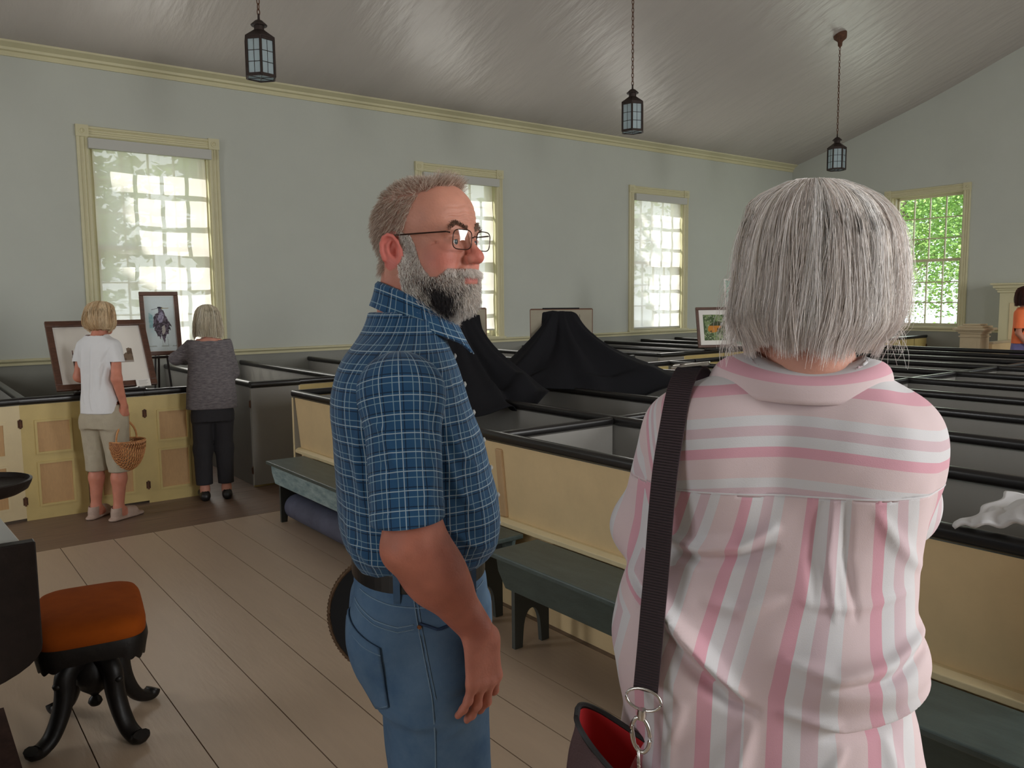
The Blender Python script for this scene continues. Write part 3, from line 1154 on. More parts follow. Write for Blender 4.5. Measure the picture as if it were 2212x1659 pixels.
def lantern(x, y, zb, rz, label):
    R_, H_ = 0.125, 0.30
    r = thing('hanging_lantern', label, 'lantern', (x, y, zb), rz, 'lanterns hanging from the ceiling on chains')
    hexp = [(R_ * math.cos(PI / 3 * k), R_ * math.sin(PI / 3 * k)) for k in range(6)]
    g = G()
    for k in range(6):
        a, b = hexp[k], hexp[(k + 1) % 6]
        g.tube([(a[0] * .96, a[1] * .96, 0), (a[0] * .96, a[1] * .96, H_)], 0.0105, 6)
        for z in (0.008, H_ - 0.008):
            g.sweep([(a[0] * .96, a[1] * .96, z), (b[0] * .96, b[1] * .96, z)], [(-.006, -.012), (.006, -.012), (.006, .012), (-.006, .012)])
    # roof, neck, hat
    g.lathe([(R_ * 1.05, H_), (R_ * 1.05, H_ + .008), (0.052, H_ + .065), (0.046, H_ + .07)], n=6)
    g.build('frame', 'lantern_iron', r)
    g = G()
    g.lathe([(0.040, H_ + .06), (0.040, H_ + .115)], n=16, capb=False)
    g.lathe([(0.062, H_ + .105), (0.066, H_ + .112), (0.03, H_ + .145), (0.010, H_ + .155), (0.008, H_ + .20)], n=16)
    g.build('cap', 'lantern_iron', r, smooth=True)
    for k in range(6):
        a, b = Vector((*hexp[k], 0)) * .93, Vector((*hexp[(k + 1) % 6], 0)) * .93
        n_ = ((a + b) / 2).normalized()
        g = G()
        q = n_ * 0.0015
        vs = [a + Vector((0, 0, .02)), b + Vector((0, 0, .02)), b + Vector((0, 0, H_ - .02)), a + Vector((0, 0, H_ - .02))]
        vs = vs + [v - q * 2 for v in vs]
        g.add(vs, [(0, 1, 2, 3), (7, 6, 5, 4), (0, 4, 5, 1), (1, 5, 6, 2), (2, 6, 7, 3), (3, 7, 4, 0)], 'lantern_glass')
        p = g.build('pane', None, r)
        g = G()
        m_ = (a + b) / 2 + n_ * .002
        g.tube([m_ + Vector((0, 0, .02)), m_ + Vector((0, 0, H_ - .02))], 0.0022, 5)
        for t in (1 / 3, 2 / 3):
            z = .02 + (H_ - .04) * t
            g.tube([a + n_ * .002 + Vector((0, 0, z)), b + n_ * .002 + Vector((0, 0, z))], 0.0028, 5)
        g.build('glazing_bar', 'lantern_iron', r)
    g = G()
    g.lathe([(R_ * .92, 0.004), (R_ * .92, 0.007)], n=6, m='lantern_glass')
    g.build('bottom_pane', None, r)
    g = G()
    for k in range(3):
        a, b = hexp[k], hexp[k + 3]
        g.tube([(a[0] * .93, a[1] * .93, 0.001), (b[0] * .93, b[1] * .93, 0.001)], 0.0025, 5)
    g.build('bottom_bar', 'lantern_iron', r)
    # chain up to the ceiling canopy
    zc = ceil_z(y) - zb
    g = G()
    z = H_ + 0.19
    k = 0
    while z < zc - 0.14:
        path = []
        for q in range(12):
            t = 2 * PI * q / 12
            a, b = 0.011 * math.cos(t), 0.026 * math.sin(t)
            path.append((a, 0, z + .022 + b) if k % 2 == 0 else (0, a, z + .022 + b))
        g.tube(path, 0.0042, 5, closed=True, up=(0, 1, 0) if k % 2 == 0 else (1, 0, 0))
        z += 0.042
        k += 1
    g.build('chain', 'rusty_iron', r, smooth=True)
    g = G()
    g.lathe([(0.01, zc - .17), (0.028, zc - .15), (0.032, zc - .10), (0.045, zc - .085), (0.082, zc - .055), (0.088, zc - .03), (0.088, zc + .04)], n=24)
    g.build('canopy', 'rusty_iron', r, smooth=True)
    return r


lantern(2.53, 6.60, 3.425, rad(12), 'nearest hanging lantern, largest and leftmost, near the first window')
lantern(6.55, 6.37, 3.42, rad(-18), 'middle hanging lantern on its chain above the black draped board')
lantern(10.77, 6.50, 3.40, rad(8), 'farthest hanging lantern with its ceiling canopy showing, above the pink shirted woman')


# ------------------------------------------------------------------ pictures
def art_mesh(name, w, h, nx, ny, paint, parent, y=0.0):
    V, F, C_ = [], [], []
    xs_ = np.linspace(-w / 2, w / 2, nx + 1)
    zs_ = np.linspace(0, h, ny + 1)
    X, Z = np.meshgrid(xs_, zs_)
    V = np.stack([X.ravel(), np.full(X.size, y), Z.ravel()], 1)
    idx = np.arange((nx + 1) * (ny + 1)).reshape(ny + 1, nx + 1)
    F = np.stack([idx[:-1, :-1].ravel(), idx[:-1, 1:].ravel(), idx[1:, 1:].ravel(), idx[1:, :-1].ravel()], 1)
    col = paint(X.ravel() / w + 0.5, Z.ravel() / h)
    return np_mesh(name, V, F, 'painted_art', parent, smooth=False, col=col)


def inpoly(x, y, poly):
    c = np.zeros(x.shape, bool)
    n = len(poly)
    j = n - 1
    for i in range(n):
        xi, yi = poly[i]
        xj, yj = poly[j]
        cond = ((yi > y) != (yj > y)) & (x < (xj - xi) * (y - yi) / (yj - yi + 1e-12) + xi)
        c ^= cond
        j = i
    return c


def seg_d(x, y, a, b):
    ax, ay = a
    bx, by = b
    t = np.clip(((x - ax) * (bx - ax) + (y - ay) * (by - ay)) / ((bx - ax) ** 2 + (by - ay) ** 2), 0, 1)
    return np.hypot(x - ax - t * (bx - ax), y - ay - t * (by - ay))


def vnoise(x, y, s, seed=0):
    r = np.random.RandomState(seed)
    T = r.rand(64, 64)
    u, v = x * s, y * s
    iu, iv = np.floor(u).astype(int), np.floor(v).astype(int)
    fu, fv = u - iu, v - iv
    fu, fv = fu * fu * (3 - 2 * fu), fv * fv * (3 - 2 * fv)
    g_ = lambda a, b: T[a % 64, b % 64]
    return (g_(iu, iv) * (1 - fu) * (1 - fv) + g_(iu + 1, iv) * fu * (1 - fv) + g_(iu, iv + 1) * (1 - fu) * fv + g_(iu + 1, iv + 1) * fu * fv)


def picture(name, w, h, fw, fmat, label, loc, rz, lean, mat_w, paint, nx, ny, group=None, depth=0.025, glass=False, cat='picture'):
    """w,h outer size; origin at bottom centre; faces local -y; lean = tilt back"""
    r = thing(name, label, cat, loc, rz, group)
    r.rotation_euler = (-lean, 0, rz)
    g = G()
    for a, b in (((-w / 2, -depth, 0), (w / 2, 0, fw)), ((-w / 2, -depth, h - fw), (w / 2, 0, h)), ((-w / 2, -depth, fw), (-w / 2 + fw, 0, h - fw)), ((w / 2 - fw, -depth, fw), (w / 2, 0, h - fw))):
        g.box(a, b)
    g.build('frame', fmat, r, bevel=0.004)
    g = G()
    g.box((-w / 2 + fw * .5, -0.008, fw * .5), (w / 2 - fw * .5, -0.001, h - fw * .5))
    g.build('mount', 'paper_white', r)
    iw, ih = w - 2 * fw - 2 * mat_w, h - 2 * fw - 2 * mat_w
    a = art_mesh('artwork', iw, ih, nx, ny, paint, r, -0.0088)
    a.location = (0, 0, fw + mat_w)
    if glass:
        g = G()
        g.box((-w / 2 + fw * .8, -0.013, fw * .8), (w / 2 - fw * .8, -0.011, h - fw * .8), 'window_glass')
        g.build('glass', None, r)
    return r


def paint_heron(u, v):
    n1 = vnoise(u, v * 2, 5, 1) * .6 + vnoise(u, v * 2, 13, 2) * .4
    n2 = vnoise(u, v * 2, 24, 3)
    c = lin([206, 218, 220])[None] * np.ones((len(u), 3))
    def mixc(c, col, a):
        a = a[:, None]
        return c * (1 - a) + lin(col)[None] * a
    c = mixc(c, [150, 185, 192], np.clip((0.45 - np.abs(u - .22) * 2) * 1.6 * np.exp(-((v - .52) / .2) ** 2) * (0.5 + n1), 0, .9))
    c = mixc(c, [120, 170, 176], ((u < .24) & (u > .10) & (v < .70) & (v > .42) & (u - .10 < (0.70 - v) * 2 + .04)) * np.clip(n1 * 1.3, 0, .8))
    c = mixc(c, [200, 210, 205], np.clip(n2 - .6, 0, 1))
    body = [(.46, .74), (.50, .77), (.58, .76), (.66, .70), (.70, .62), (.80, .52), (.88, .45), (.80, .45), (.84, .37), (.77, .39), (.75, .30), (.68, .30), (.63, .22), (.60, .14), (.54, .22), (.50, .30),
            (.46, .20), (.42, .27), (.36, .26), (.33, .34), (.26, .38), (.28, .45), (.22, .43), (.27, .54), (.28, .62), (.33, .68), (.42, .70)]
    ub = u + .03 * (vnoise(u, v * 2, 26, 4) - .5)
    vb = v + .03 * (vnoise(u, v * 2, 22, 5) - .5)
    m_ = inpoly(ub, vb, body)
    bc = np.where((n2 > .55)[:, None], lin([96, 84, 98])[None], lin([52, 42, 52])[None])
    c = np.where(m_[:, None], bc, c)
    m_ = inpoly(ub, vb, [(.50, .74), (.60, .72), (.62, .60), (.55, .52), (.47, .50), (.40, .58), (.44, .66)])
    c = np.where(m_[:, None], np.where((n2 > .5)[:, None], lin([150, 146, 165])[None], lin([120, 112, 135])[None]), c)
    m_ = inpoly(ub, vb, [(.56, .46), (.62, .48), (.66, .40), (.62, .31), (.55, .30), (.52, .38)])
    c = np.where(m_[:, None], lin([170, 165, 158])[None], c)
    c = np.where((seg_d(u, v * 2, (.50, 1.56), (.50, 1.44)) < .045)[:, None], lin([90, 84, 100])[None], c)
    c = np.where((seg_d(u, v * 2, (.46, 1.585), (.56, 1.575)) < .035)[:, None], lin([40, 40, 52])[None], c)
    c = np.where(((seg_d(u, v * 2, (.56, 1.555), (.82, 1.56)) < .012 * (1.3 - u)) | (u > .56) & (u < .84) & (np.abs(v * 2 - 1.56) < .06 * (.84 - u) + .004))[:, None], lin([150, 140, 100])[None], c)
    c = np.where((seg_d(u, v * 2, (.46, 1.57), (.22, 1.51)) < .008)[:, None], lin([60, 60, 75])[None], c)
    for a, b in (((.52, .44), (.52, .18)), ((.70, .50), (.72, .16))):
        c = np.where((seg_d(u, v * 2, a, b) < .006)[:, None], lin([140, 150, 150])[None], c)
    c = mixc(c, [150, 158, 150], ((v > .075) & (v < .095) & (n2 > .4)).astype(float) * .7)
    return c


def paint_print(u, v):
    c = lin([234, 230, 222])[None] * np.ones((len(u), 3))
    n1 = vnoise(u * 1.6, v, 9, 1) * .5 + vnoise(u * 1.6, v, 26, 2) * .5
    n2 = vnoise(u * 1.6, v, 60, 3)
    # left dark building, right treed shore
    m1 = (u > .15) & (u < .40) & (v > .26) & (v < .46 + .03 * np.sin(u * 90))
    m1 |= ((np.abs(u - .165) < .006) | (np.abs(u - .205) < .006)) & (v > .4) & (v < .60)
    c = np.where(m1[:, None], np.where((n2 > .5)[:, None], lin([88, 62, 60])[None], lin([120, 92, 88])[None]), c)
    h_ = .47 + .10 * (vnoise(u * 1.6, u * 0, 30, 6) - .3) + .08 * (u > .80)
    m2 = (u > .64) & (u < .87) & (v > .37) & (v < h_)
    c = np.where(m2[:, None], np.where((n1 > .5)[:, None], lin([122, 104, 88])[None], lin([96, 80, 66])[None]), c)
    m3 = (u > .66) & (u < .87) & (v > .335) & (v <= .37)
    c = np.where(m3[:, None], lin([160, 150, 140])[None], c)
    return c


def paint_fish(u, v):
    n1 = vnoise(u, v, 6, 1) * .6 + vnoise(u, v, 14, 2) * .4
    n2 = vnoise(u, v, 20, 3)
    c = np.where((n1 > .5)[:, None], lin([120, 140, 92])[None], lin([66, 88, 48])[None]) * np.ones((len(u), 3))
    c = np.where((n2 > .72)[:, None], lin([160, 168, 140])[None], c)
    x, y = u - .55, v - .52
    e = (x / .36) ** 2 + ((y - .25 * x) / .20) ** 2
    c = np.where((e < 1)[:, None], np.where((n1 > .45)[:, None], lin([196, 128, 40])[None], lin([92, 70, 30])[None]), c)
    c = np.where(((e < 1) & (y > .05))[:, None], lin([58, 66, 34])[None], c)
    return c


def paint_reflect(u, v):  # mottled green and white painted as a reflection in picture glass
    n1 = vnoise(u, v * 3, 8, 4)
    c = np.where((n1 > .55)[:, None], lin([170, 210, 190])[None], lin([110, 165, 150])[None]) * np.ones((len(u), 3))
    c = np.where((v < .35)[:, None] & (n1 > .45)[:, None], lin([240, 245, 245])[None], c)
    return c


def table_easel(label, loc, rz, h, group=None, w=0.26):
    r = thing('easel', label, 'easel', loc, rz, group)
    g = G()
    g.box((-w / 2, -0.035, 0.0), (w / 2, 0.02, 0.018))
    g.build('ledge', 'dark_wood', r, bevel=0.003)
    g = G()
    g.tube([(-w / 2 + .02, 0.02, 0.0), (-0.03, 0.10, h)], 0.008, 6)
    g.build('leg', 'dark_wood', r)
    g = G()
    g.tube([(w / 2 - .02, 0.02, 0.0), (0.03, 0.10, h)], 0.008, 6)
    g.build('leg', 'dark_wood', r)
    g = G()
    g.tube([(0, 0.28, 0.0), (0, 0.10, h)], 0.008, 6)
    g.build('back_leg', 'dark_wood', r)
    return r


# large print leaning on its easel on the first caps, heron behind
picture('framed_picture', 0.735, 0.585, 0.046, 'walnut_frame', 'wide dark framed print of a faint landscape, behind the woman in white', (1.345, 7.00, 0.962), rad(4), rad(27), 0.012, paint_print, 150, 110, depth=0.03)
table_easel('low black easel under the wide landscape print, standing on the pew rail', (1.36, 7.02, ZP + .026), rad(4), 0.30, None, 0.52)
lb = thing('label_card', 'small white caption card tucked on the lower right of the wide print', 'card', (1.60, 6.965, 0.966), rad(4))
lb.rotation_euler = (-rad(27), 0, rad(4))
g = G()
g.box((-0.055, -0.002, 0.0), (0.055, 0.0, 0.062))
g.build('card', 'paper_white', lb)
g = G()
for k in range(4):
    g.box((-0.035, -0.0028, 0.048 - k * .011), (0.035 - .01 * (k % 2), -0.002, 0.050 - k * .011))
g.build('text_lines', 'pew_grey', lb)
picture('framed_picture', 0.315, 0.56, 0.034, 'walnut_frame', 'tall brown framed watercolour of a heron standing in front of the shaded window', (1.885, 7.47, 1.175), rad(-6), rad(11), 0.006, paint_heron, 90, 170, depth=0.025)
# its floor easel
r = thing('easel', 'slim black easel holding up the heron watercolour', 'easel', (1.885, 7.47, 0), rad(-6))
g = G()
g.box((-0.15, -0.03, 1.150), (0.15, 0.022, 1.172))
g.build('ledge', 'dark_wood', r)
for a, b in (((-0.13, 0.0, 0.0), (-0.02, 0.15, 1.55)), ((0.13, 0.0, 0.0), (0.02, 0.15, 1.55)), ((0, 0.55, 0.0), (0, 0.16, 1.55))):
    g = G()
    g.tube([a, b], 0.009, 6)
    g.build('leg', 'dark_wood', r)

picture('framed_picture', 0.50, 0.545, 0.036, 'walnut_frame', 'small dark framed picture of an orange and green fish on the pew rail', (8.72, 6.93, 0.965), rad(-28), rad(13), 0.062, paint_fish, 110, 110, depth=0.03)
table_easel('low black easel under the fish picture', (8.72, 6.96, ZP + .028), rad(-28), 0.3)
picture('framed_picture', 0.30, 0.94, 0.02, 'paper_white', 'narrow pale green picture glimpsed beside the silver haired woman\'s face', (9.30, 7.03, 0.955), rad(-30), rad(9), 0.004, paint_reflect, 30, 90, depth=0.02)
table_easel('low black easel under the narrow picture with the painted reflection', (9.30, 7.06, ZP + .028), rad(-30), 0.5)

# ---- two boards on easels draped with black cloth
mat('board_back', (0.36, 0.32, 0.24), 0.7, vary=0.15, vscale=5)
mat('board_edge', (0.16, 0.08, 0.05), 0.5)
mat('black_cloth', (0.008, 0.008, 0.010), 0.9, spec=0.2, bump=0.2, bscale=90)


def board_on_easel(x, y, az, w, h, zb, label, elabel):
    """board back faces camera; az = heading of its front (away from camera)"""
    r = thing('picture_board', label, 'picture', (x, y, zb), az)
    r.rotation_euler = (rad(11), 0, az)
    g = G()
    g.box((-w / 2, 0, 0), (w / 2, 0.012, h))
    g.build('backing', 'board_back', r)
    g = G()
    for a, b in (((-w / 2 - .006, 0.0, 0), (-w / 2, 0.03, h)), ((w / 2, 0.0, 0), (w / 2 + .006, .03, h)), ((-w / 2, 0, h), (w / 2, .03, h + .006)), ((-w / 2, 0, -.006), (w / 2, .03, 0))):
        g.box(a, b)
    g.build('frame', 'board_edge', r)
    e = thing('easel', elabel, 'easel', (x, y, 0), az)
    for a, b in (((-w * .3, 0.10, 0), (-.03, -0.07, zb + h * .86)), ((w * .3, 0.10, 0), (.03, -0.07, zb + h * .86)), ((0, -0.42, 0), (0, -.07, zb + h * .86))):
        g = G()
        g.tube([a, b], 0.010, 6)
        g.build('leg', 'dark_wood', e)
    g = G()
    g.box((-w * .35, -0.015, zb - .03), (w * .35, 0.05, zb - .008))
    g.build('ledge', 'dark_wood', e)
    return r


AZ1 = rad(-41)


def drape(name, top_a, top_b, base, folds, label, seed, zfloor=0.945):
    """cloth from ridge top_a..top_b down to the base outline (list of xyz, open polyline around the camera side)"""
    nu, nv = 140, 46
    r = np.random.RandomState(seed)
    B = np.array(base, float)
    dd = np.r_[0, np.cumsum(np.linalg.norm(np.diff(B, axis=0), axis=1))]
    s = np.linspace(0, dd[-1], nu)
    Bx = np.stack([np.interp(s, dd, B[:, k]) for k in range(3)], 1)
    for _ in range(4):
        Bx[1:-1] = (Bx[:-2] + Bx[2:] + 2 * Bx[1:-1]) / 4
    u = np.linspace(0, 1, nu)
    T = np.outer(1 - u, top_a) + np.outer(u, top_b)
    V = np.zeros((nv, nu, 3))
    c = (np.array(top_a) + np.array(top_b)) / 2
    ph = r.uniform(0, 6, 4)
    for j in range(nv):
        t = j / (nv - 1)
        # sag profile: steep first, flaring out at the bottom
        wxy = t ** 1.75
        wz = 1 - (1 - t) ** 1.02
        P_ = np.zeros((nu, 3))
        P_[:, :2] = T[:, :2] * (1 - wxy) + Bx[:, :2] * wxy
        P_[:, 2] = T[:, 2] * (1 - wz) + Bx[:, 2] * wz
        d = Bx[:, :2] - c[:2]
        d /= np.linalg.norm(d, axis=1)[:, None] + 1e-9
        amp = (0.012 * math.sin(PI * min(1, t * 1.1)) ** 0.8 + 0.016 * t) * min(1, t * 3)
        f = np.sin(u * folds * 2 * PI + ph[0] + t * 1.5) + 0.6 * np.sin(u * folds * 3.3 * PI + ph[1] - t * 2) + .3 * np.sin(u * folds * 7 * PI + ph[2])
        P_[:, :2] += d * (amp * f)[:, None]
        P_[:, 2] += 0.02 * t * np.sin(u * folds * 4.7 + ph[3] + 6 * t)
        V[j] = P_
    # bunched hem rolls
    for j in range(nv - 12, nv):
        t = (j - (nv - 12)) / 11
        V[j, :, 2] += 0.035 * np.sin(t * PI * 2.2) * (0.6 + 0.5 * np.sin(u * 17 + seed))
    idx = np.arange(nu * nv).reshape(nv, nu)
    F = np.stack([idx[:-1, :-1].ravel(), idx[:-1, 1:].ravel(), idx[1:, 1:].ravel(), idx[1:, :-1].ravel()], 1)
    o = np_mesh(name, V.reshape(-1, 3), F, 'black_cloth')
    md = o.modifiers.new('solid', 'SOLIDIFY')
    md.thickness = 0.006
    return tag(o, label, 'cloth')


board_on_easel(4.42, 5.10, AZ1, 0.50, 0.60, 0.95, 'brown backed board whose corners show behind the black cloth', 'easel under the right hand black cloth')
drape('black_cloth', (4.235, 5.12, 1.556), (4.462, 4.925, 1.556),
      [(4.36, 5.42, 1.0), (4.10, 5.40, .96), (3.86, 5.42, .945), (3.62, 5.28, .94), (3.50, 5.02, .93), (3.75, 4.90, .84), (3.98, 4.84, .93), (4.22, 4.72, .93), (4.42, 4.50, .86), (4.62, 4.36, .84), (4.95, 4.20, .95), (5.14, 4.46, .97), (5.10, 4.72, 1.0), (4.85, 4.85, 1.03)],
      3.0, 'black cloth draped over the board in the middle of the pews', 3)
board_on_easel(3.36, 5.08, rad(-38), 0.46, 0.62, 0.95, 'framed board mostly behind the bearded man, its edge beside his beard', 'easel behind the bearded man under the other black cloth')
drape('black_cloth', (3.14, 5.12, 1.585), (3.44, 4.885, 1.585),
      [(3.0, 5.3, 1.0), (2.80, 5.2, .95), (2.68, 4.95, .93), (2.80, 4.65, .90), (3.02, 4.42, .84), (3.30, 4.30, .93), (3.42, 4.36, .80), (3.60, 4.30, .95), (3.80, 4.50, .95), (3.70, 4.72, .97)],
      3.0, 'black cloth hanging behind the bearded man, spreading over the pew rails', 8)

# white cloth heaped on the front rail at the right edge
mat('white_cloth', (0.72, 0.72, 0.74), 0.8, bump=0.15, bscale=40, vary=0.05)
nu, nv = 60, 40
V, F = [], []
for j in range(nv):
    v_ = j / (nv - 1)
    for i in range(nu):
        u_ = i / (nu - 1)
        x = 2.44 + 0.36 * v_
        y = 1.06 - 0.50 * u_
        hgt = 0.13 * min(1, u_ / 0.55) ** 0.8 * math.sin(PI * min(1, v_ * 0.9 + .12)) ** 0.6
        z = 0.939 + hgt * (1 + .10 * math.sin(20 * u_ + 4 * v_)) + 0.006 * math.sin(45 * u_ + 9 * v_)
        V.append((x + 0.008 * math.sin(30 * u_), y + .01 * math.sin(14 * v_), max(z, 0.939 + 0.0012 * j)))
for j in range(nv - 1):
    for i in range(nu - 1):
        a = j * nu + i
        F.append((a, a + 1, a + nu + 1, a + nu))
o = np_mesh('white_cloth', V, F, 'white_cloth')
md = o.modifiers.new('solid', 'SOLIDIFY')
md.thickness = 0.012
md.offset = 1
tag(o, 'crumpled white cloth lying on the front pew rail at the right edge', 'cloth')

# ------------------------------------------------------------------ far end: post, low wall, pulpit
mat('post_tan', (0.52, 0.42, 0.27), 0.55, vary=0.06, vscale=8)
r = thing('newel_post', 'square tan newel post with a wide moulded cap beyond the pews', 'post', (12.30, 5.20, 0), 0)
g = G()
g.box((-.14, -.14, 0), (.14, .14, 1.08))
g.build('shaft', 'post_tan', r, bevel=0.004)
g = G()
for z0, z1, w in ((1.03, 1.05, .155), (1.08, 1.11, .16), (1.11, 1.13, .185), (1.13, 1.165, .215), (1.165, 1.195, .17), (1.195, 1.22, .12)):
    g.box((-w, -w, z0), (w, w, z1))
g.build('cap', 'post_tan', r, bevel=0.006)
g = G()
g.box((-.09, -.142, .60), (.09, -.14, .98))
g.box((-.142, -.09, .60), (-.14, .09, .98))
g.build('inset_panel', 'post_tan', r)
r = thing('parapet', 'low tan boarded wall running from the newel post towards the orange shirted person', 'low wall', (12.45, 5.05, 0))
g = G()
g.box((0, -0.03, 0), (1.55, 0.03, 0.93))
g.build('board', 'cream_paint', r)
g = G()
g.box((-0.01, -0.05, 0.93), (1.57, 0.05, 0.96))
g.build('cap', 'post_tan', r, bevel=0.006)
r = thing('pulpit', 'tall cream pulpit front with a projecting top moulding at the far right edge', 'pulpit', (14.2, 4.55, 0))
g = G()
g.box((-.25, -1.0, 0), (.44, 1.0, 1.70))
g.build('body', 'trim_yellow', r)
g = G()
for z0, z1, w in ((1.66, 1.70, .03), (1.70, 1.73, .05), (1.73, 1.78, .08), (1.78, 1.81, .11)):
    g.box((-.25 - w, -1.0 - w, z0), (.44, 1.0 + w, z1))
g.build('cornice', 'trim_yellow', r, bevel=0.006)
for k in range(2):
    g = G()
    g.box((-.262, -0.85 + k * .9, 0.3), (-.25, -0.05 + k * .9, 1.5))
    g.build('panel', 'cream_light', r, bevel=0.004)

# ------------------------------------------------------------------ reed organ at the left edge
OX, OY = 0.26, 2.36
r = thing('reed_organ', 'dark wooden reed organ of which only one end shows at the left edge', 'organ', (0, 0, 0))
g = G()
# end cheek board, curved underside
poly = [(0.262, 1.015), (0.262, 0.74)]
arc = [(0.262 - 0.30 * (1 - math.cos(t)), 0.74 - 0.11 * math.sin(t)) for t in [PI / 2 * q / 10 for q in range(1, 11)]]
pl = [(0.262, 1.015)] + [(0.262, 0.745)] + arc + [(-0.5, arc[-1][1]), (-0.5, 1.015)]
# strips
vs, fs = [], []
low = [(0.262, 0.745)] + arc + [(-0.5, arc[-1][1])]
m_ = len(low)
for yv in (2.37, 2.41):
    for a, b in low:
        vs.append((a, yv, b))
    for a, b in low:
        vs.append((a, yv, 1.015))
for q in range(m_ - 1):
    fs += [(q, q + 1, m_ + q + 1, m_ + q), (2 * m_ + q, 3 * m_ + q, 3 * m_ + q + 1, 2 * m_ + q + 1), (q, 2 * m_ + q, 2 * m_ + q + 1, q + 1), (m_ + q, m_ + q + 1, 3 * m_ + q + 1, 3 * m_ + q)]
fs += [(0, m_, 3 * m_, 2 * m_), (m_ - 1, 3 * m_ - 1, 4 * m_ - 1, 2 * m_ - 1)]
g.add(vs, fs)
g.build('end_cheek', 'dark_wood', r, bevel=0.004)
g = G()
g.box((-1.0, 2.36, 0.0), (-0.12, 3.6, 1.00))
g.build('case', 'dark_wood', r, bevel=0.005)
g = G()
g.box((-0.13, 2.42, 0.70), (0.24, 3.55, 0.74))
g.build('key_bed', 'dark_wood', r)
g = G()
for k in range(36):
    g.box((-0.06, 2.45 + k * .0295, 0.74), (0.08, 2.477 + k * .0295, 0.765))
g.build('keys', 'paper_white', r)
# round lamp shelf on a bracket
g = G()
g.lathe([(0.0, 1.150), (0.10, 1.152), (0.118, 1.162), (0.125, 1.176), (0.128, 1.186), (0.122, 1.188), (0.116, 1.176), (0.10, 1.172), (0.0, 1.171)], (0.145, 2.44, -0.012), 40)
g.build('lamp_shelf', 'dark_wood', r, smooth=True)
g = G()
g.tube([(0.06, 2.44, 1.15), (-0.02, 2.44, 1.10), (-0.11, 2.46, 1.06)], 0.012, 8)
g.build('shelf_bracket', 'dark_wood', r)
# upper back of the case
g = G()
g.box((-1.0, 2.55, 1.0), (-0.35, 3.5, 1.5))
g.build('case_top', 'dark_wood', r, bevel=0.01)
# pale folded music desk leaning behind the cheek
g = G()
g.add([(0.165, 2.46, 1.12), (0.235, 2.44, 1.0), (0.12, 2.44, 1.0), (0.05, 2.46, 1.12), (0.165, 2.50, 1.12), (0.235, 2.48, 1.0), (0.12, 2.48, 1.0), (0.05, 2.50, 1.12)],
      [(0, 1, 2, 3), (7, 6, 5, 4), (0, 4, 5, 1), (1, 5, 6, 2), (2, 6, 7, 3), (3, 7, 4, 0)])
g.build('lid_prop', 'shade_roller', r)
mat('pedal_carpet', (0.09, 0.045, 0.035), 0.9, vary=0.4, vscale=30)
g = G()
vs = [(-0.10, 2.78, 0.10), (0.250, 2.78, 0.10), (0.232, 3.33, 0.185), (-0.10, 3.33, 0.185), (-0.10, 2.78, 0.0), (0.250, 2.78, 0.0), (0.232, 3.33, 0.0), (-0.10, 3.33, 0.0)]
g.add(vs, [(0, 1, 2, 3), (7, 6, 5, 4), (0, 4, 5, 1), (1, 5, 6, 2), (2, 6, 7, 3), (3, 7, 4, 0)])
g.build('pedal', 'pedal_carpet', r)

# ------------------------------------------------------------------ organ stool, orange velvet on a carved pedestal
mat('orange_velvet', (0.26, 0.055, 0.005), 0.95, spec=0.1, vary=0.35, vscale=7, col2=(0.20, 0.04, 0.004))
mat('ebony_wood', (0.010, 0.008, 0.007), 0.45, spec=0.25, vary=0.5, vscale=18, bump=0.1)
SX, SY = 0.53, 3.35
AZS = rad(-9)
r = thing('organ_stool', 'carved dark pedestal stool with an orange velvet seat', 'stool', (SX, SY, 0), AZS)
# cushion: rounded box superellipse, domed
nu, nv = 56, 16
HX, HY = 0.185, 0.270
V, F = [], []
def se(t, a, b, e):
    c, s_ = math.cos(t), math.sin(t)
    return a * math.copysign(abs(c) ** (2 / e), c), b * math.copysign(abs(s_) ** (2 / e), s_)
rings = [(0.97, 0.422), (1.0, 0.430), (1.005, 0.455), (0.99, 0.470), (0.95, 0.482), (0.86, 0.492), (0.7, 0.499), (0.45, 0.504), (0.2, 0.506), (0.02, 0.507)]
for k, z in rings:
    for q in range(nu):
        x, y = se(2 * PI * q / nu, HX * k, HY * k, 5)
        V.append((x, y, z))
for j in range(len(rings) - 1):
    for q in range(nu):
        F.append((j * nu + q, j * nu + (q + 1) % nu, (j + 1) * nu + (q + 1) % nu, (j + 1) * nu + q))
g = G()
F.append(tuple((len(rings) - 1) * nu + q for q in range(nu)))
F.append(tuple(range(nu - 1, -1, -1)))
g.add(V, F)
g.build('cushion', 'orange_velvet', r, smooth=True, angle=80)
# apron with scalloped lower edge
g = G()
vs, fs = [], []
NQ = 160
for ring in range(3):
    for q in range(NQ):
        t = 2 * PI * q / NQ
        x, y = se(t, HX * (1.005, 1.03, 0.98)[ring], HY * (1.005, 1.02, 0.98)[ring], 5)
        sc = 0.030 * abs(math.sin(t * 2)) ** 0.7 + 0.012 * abs(math.sin(t * 9))
        z = (0.430, 0.400, 0.380 - (sc))[ring]
        vs.append((x, y, z))
for q in range(NQ):
    t = 2 * PI * q / NQ
    x, y = se(t, HX * .90, HY * .92, 6)
    vs.append((x, y, 0.375 - 0.030 * abs(math.sin(t * 2)) ** 0.7))
for ring in range(3):
    for q in range(NQ):
        fs.append((ring * NQ + q, ring * NQ + (q + 1) % NQ, (ring + 1) * NQ + (q + 1) % NQ, (ring + 1) * NQ + q))
fs.append(tuple(range(NQ)))
g.add(vs, fs)
vs = []
g.lathe([(0.001, 0.43), (0.12, 0.43), (0.12, 0.37), (0.06, 0.36)], n=32)
g.build('apron', 'ebony_wood', r, smooth=True, angle=50)
g = G()
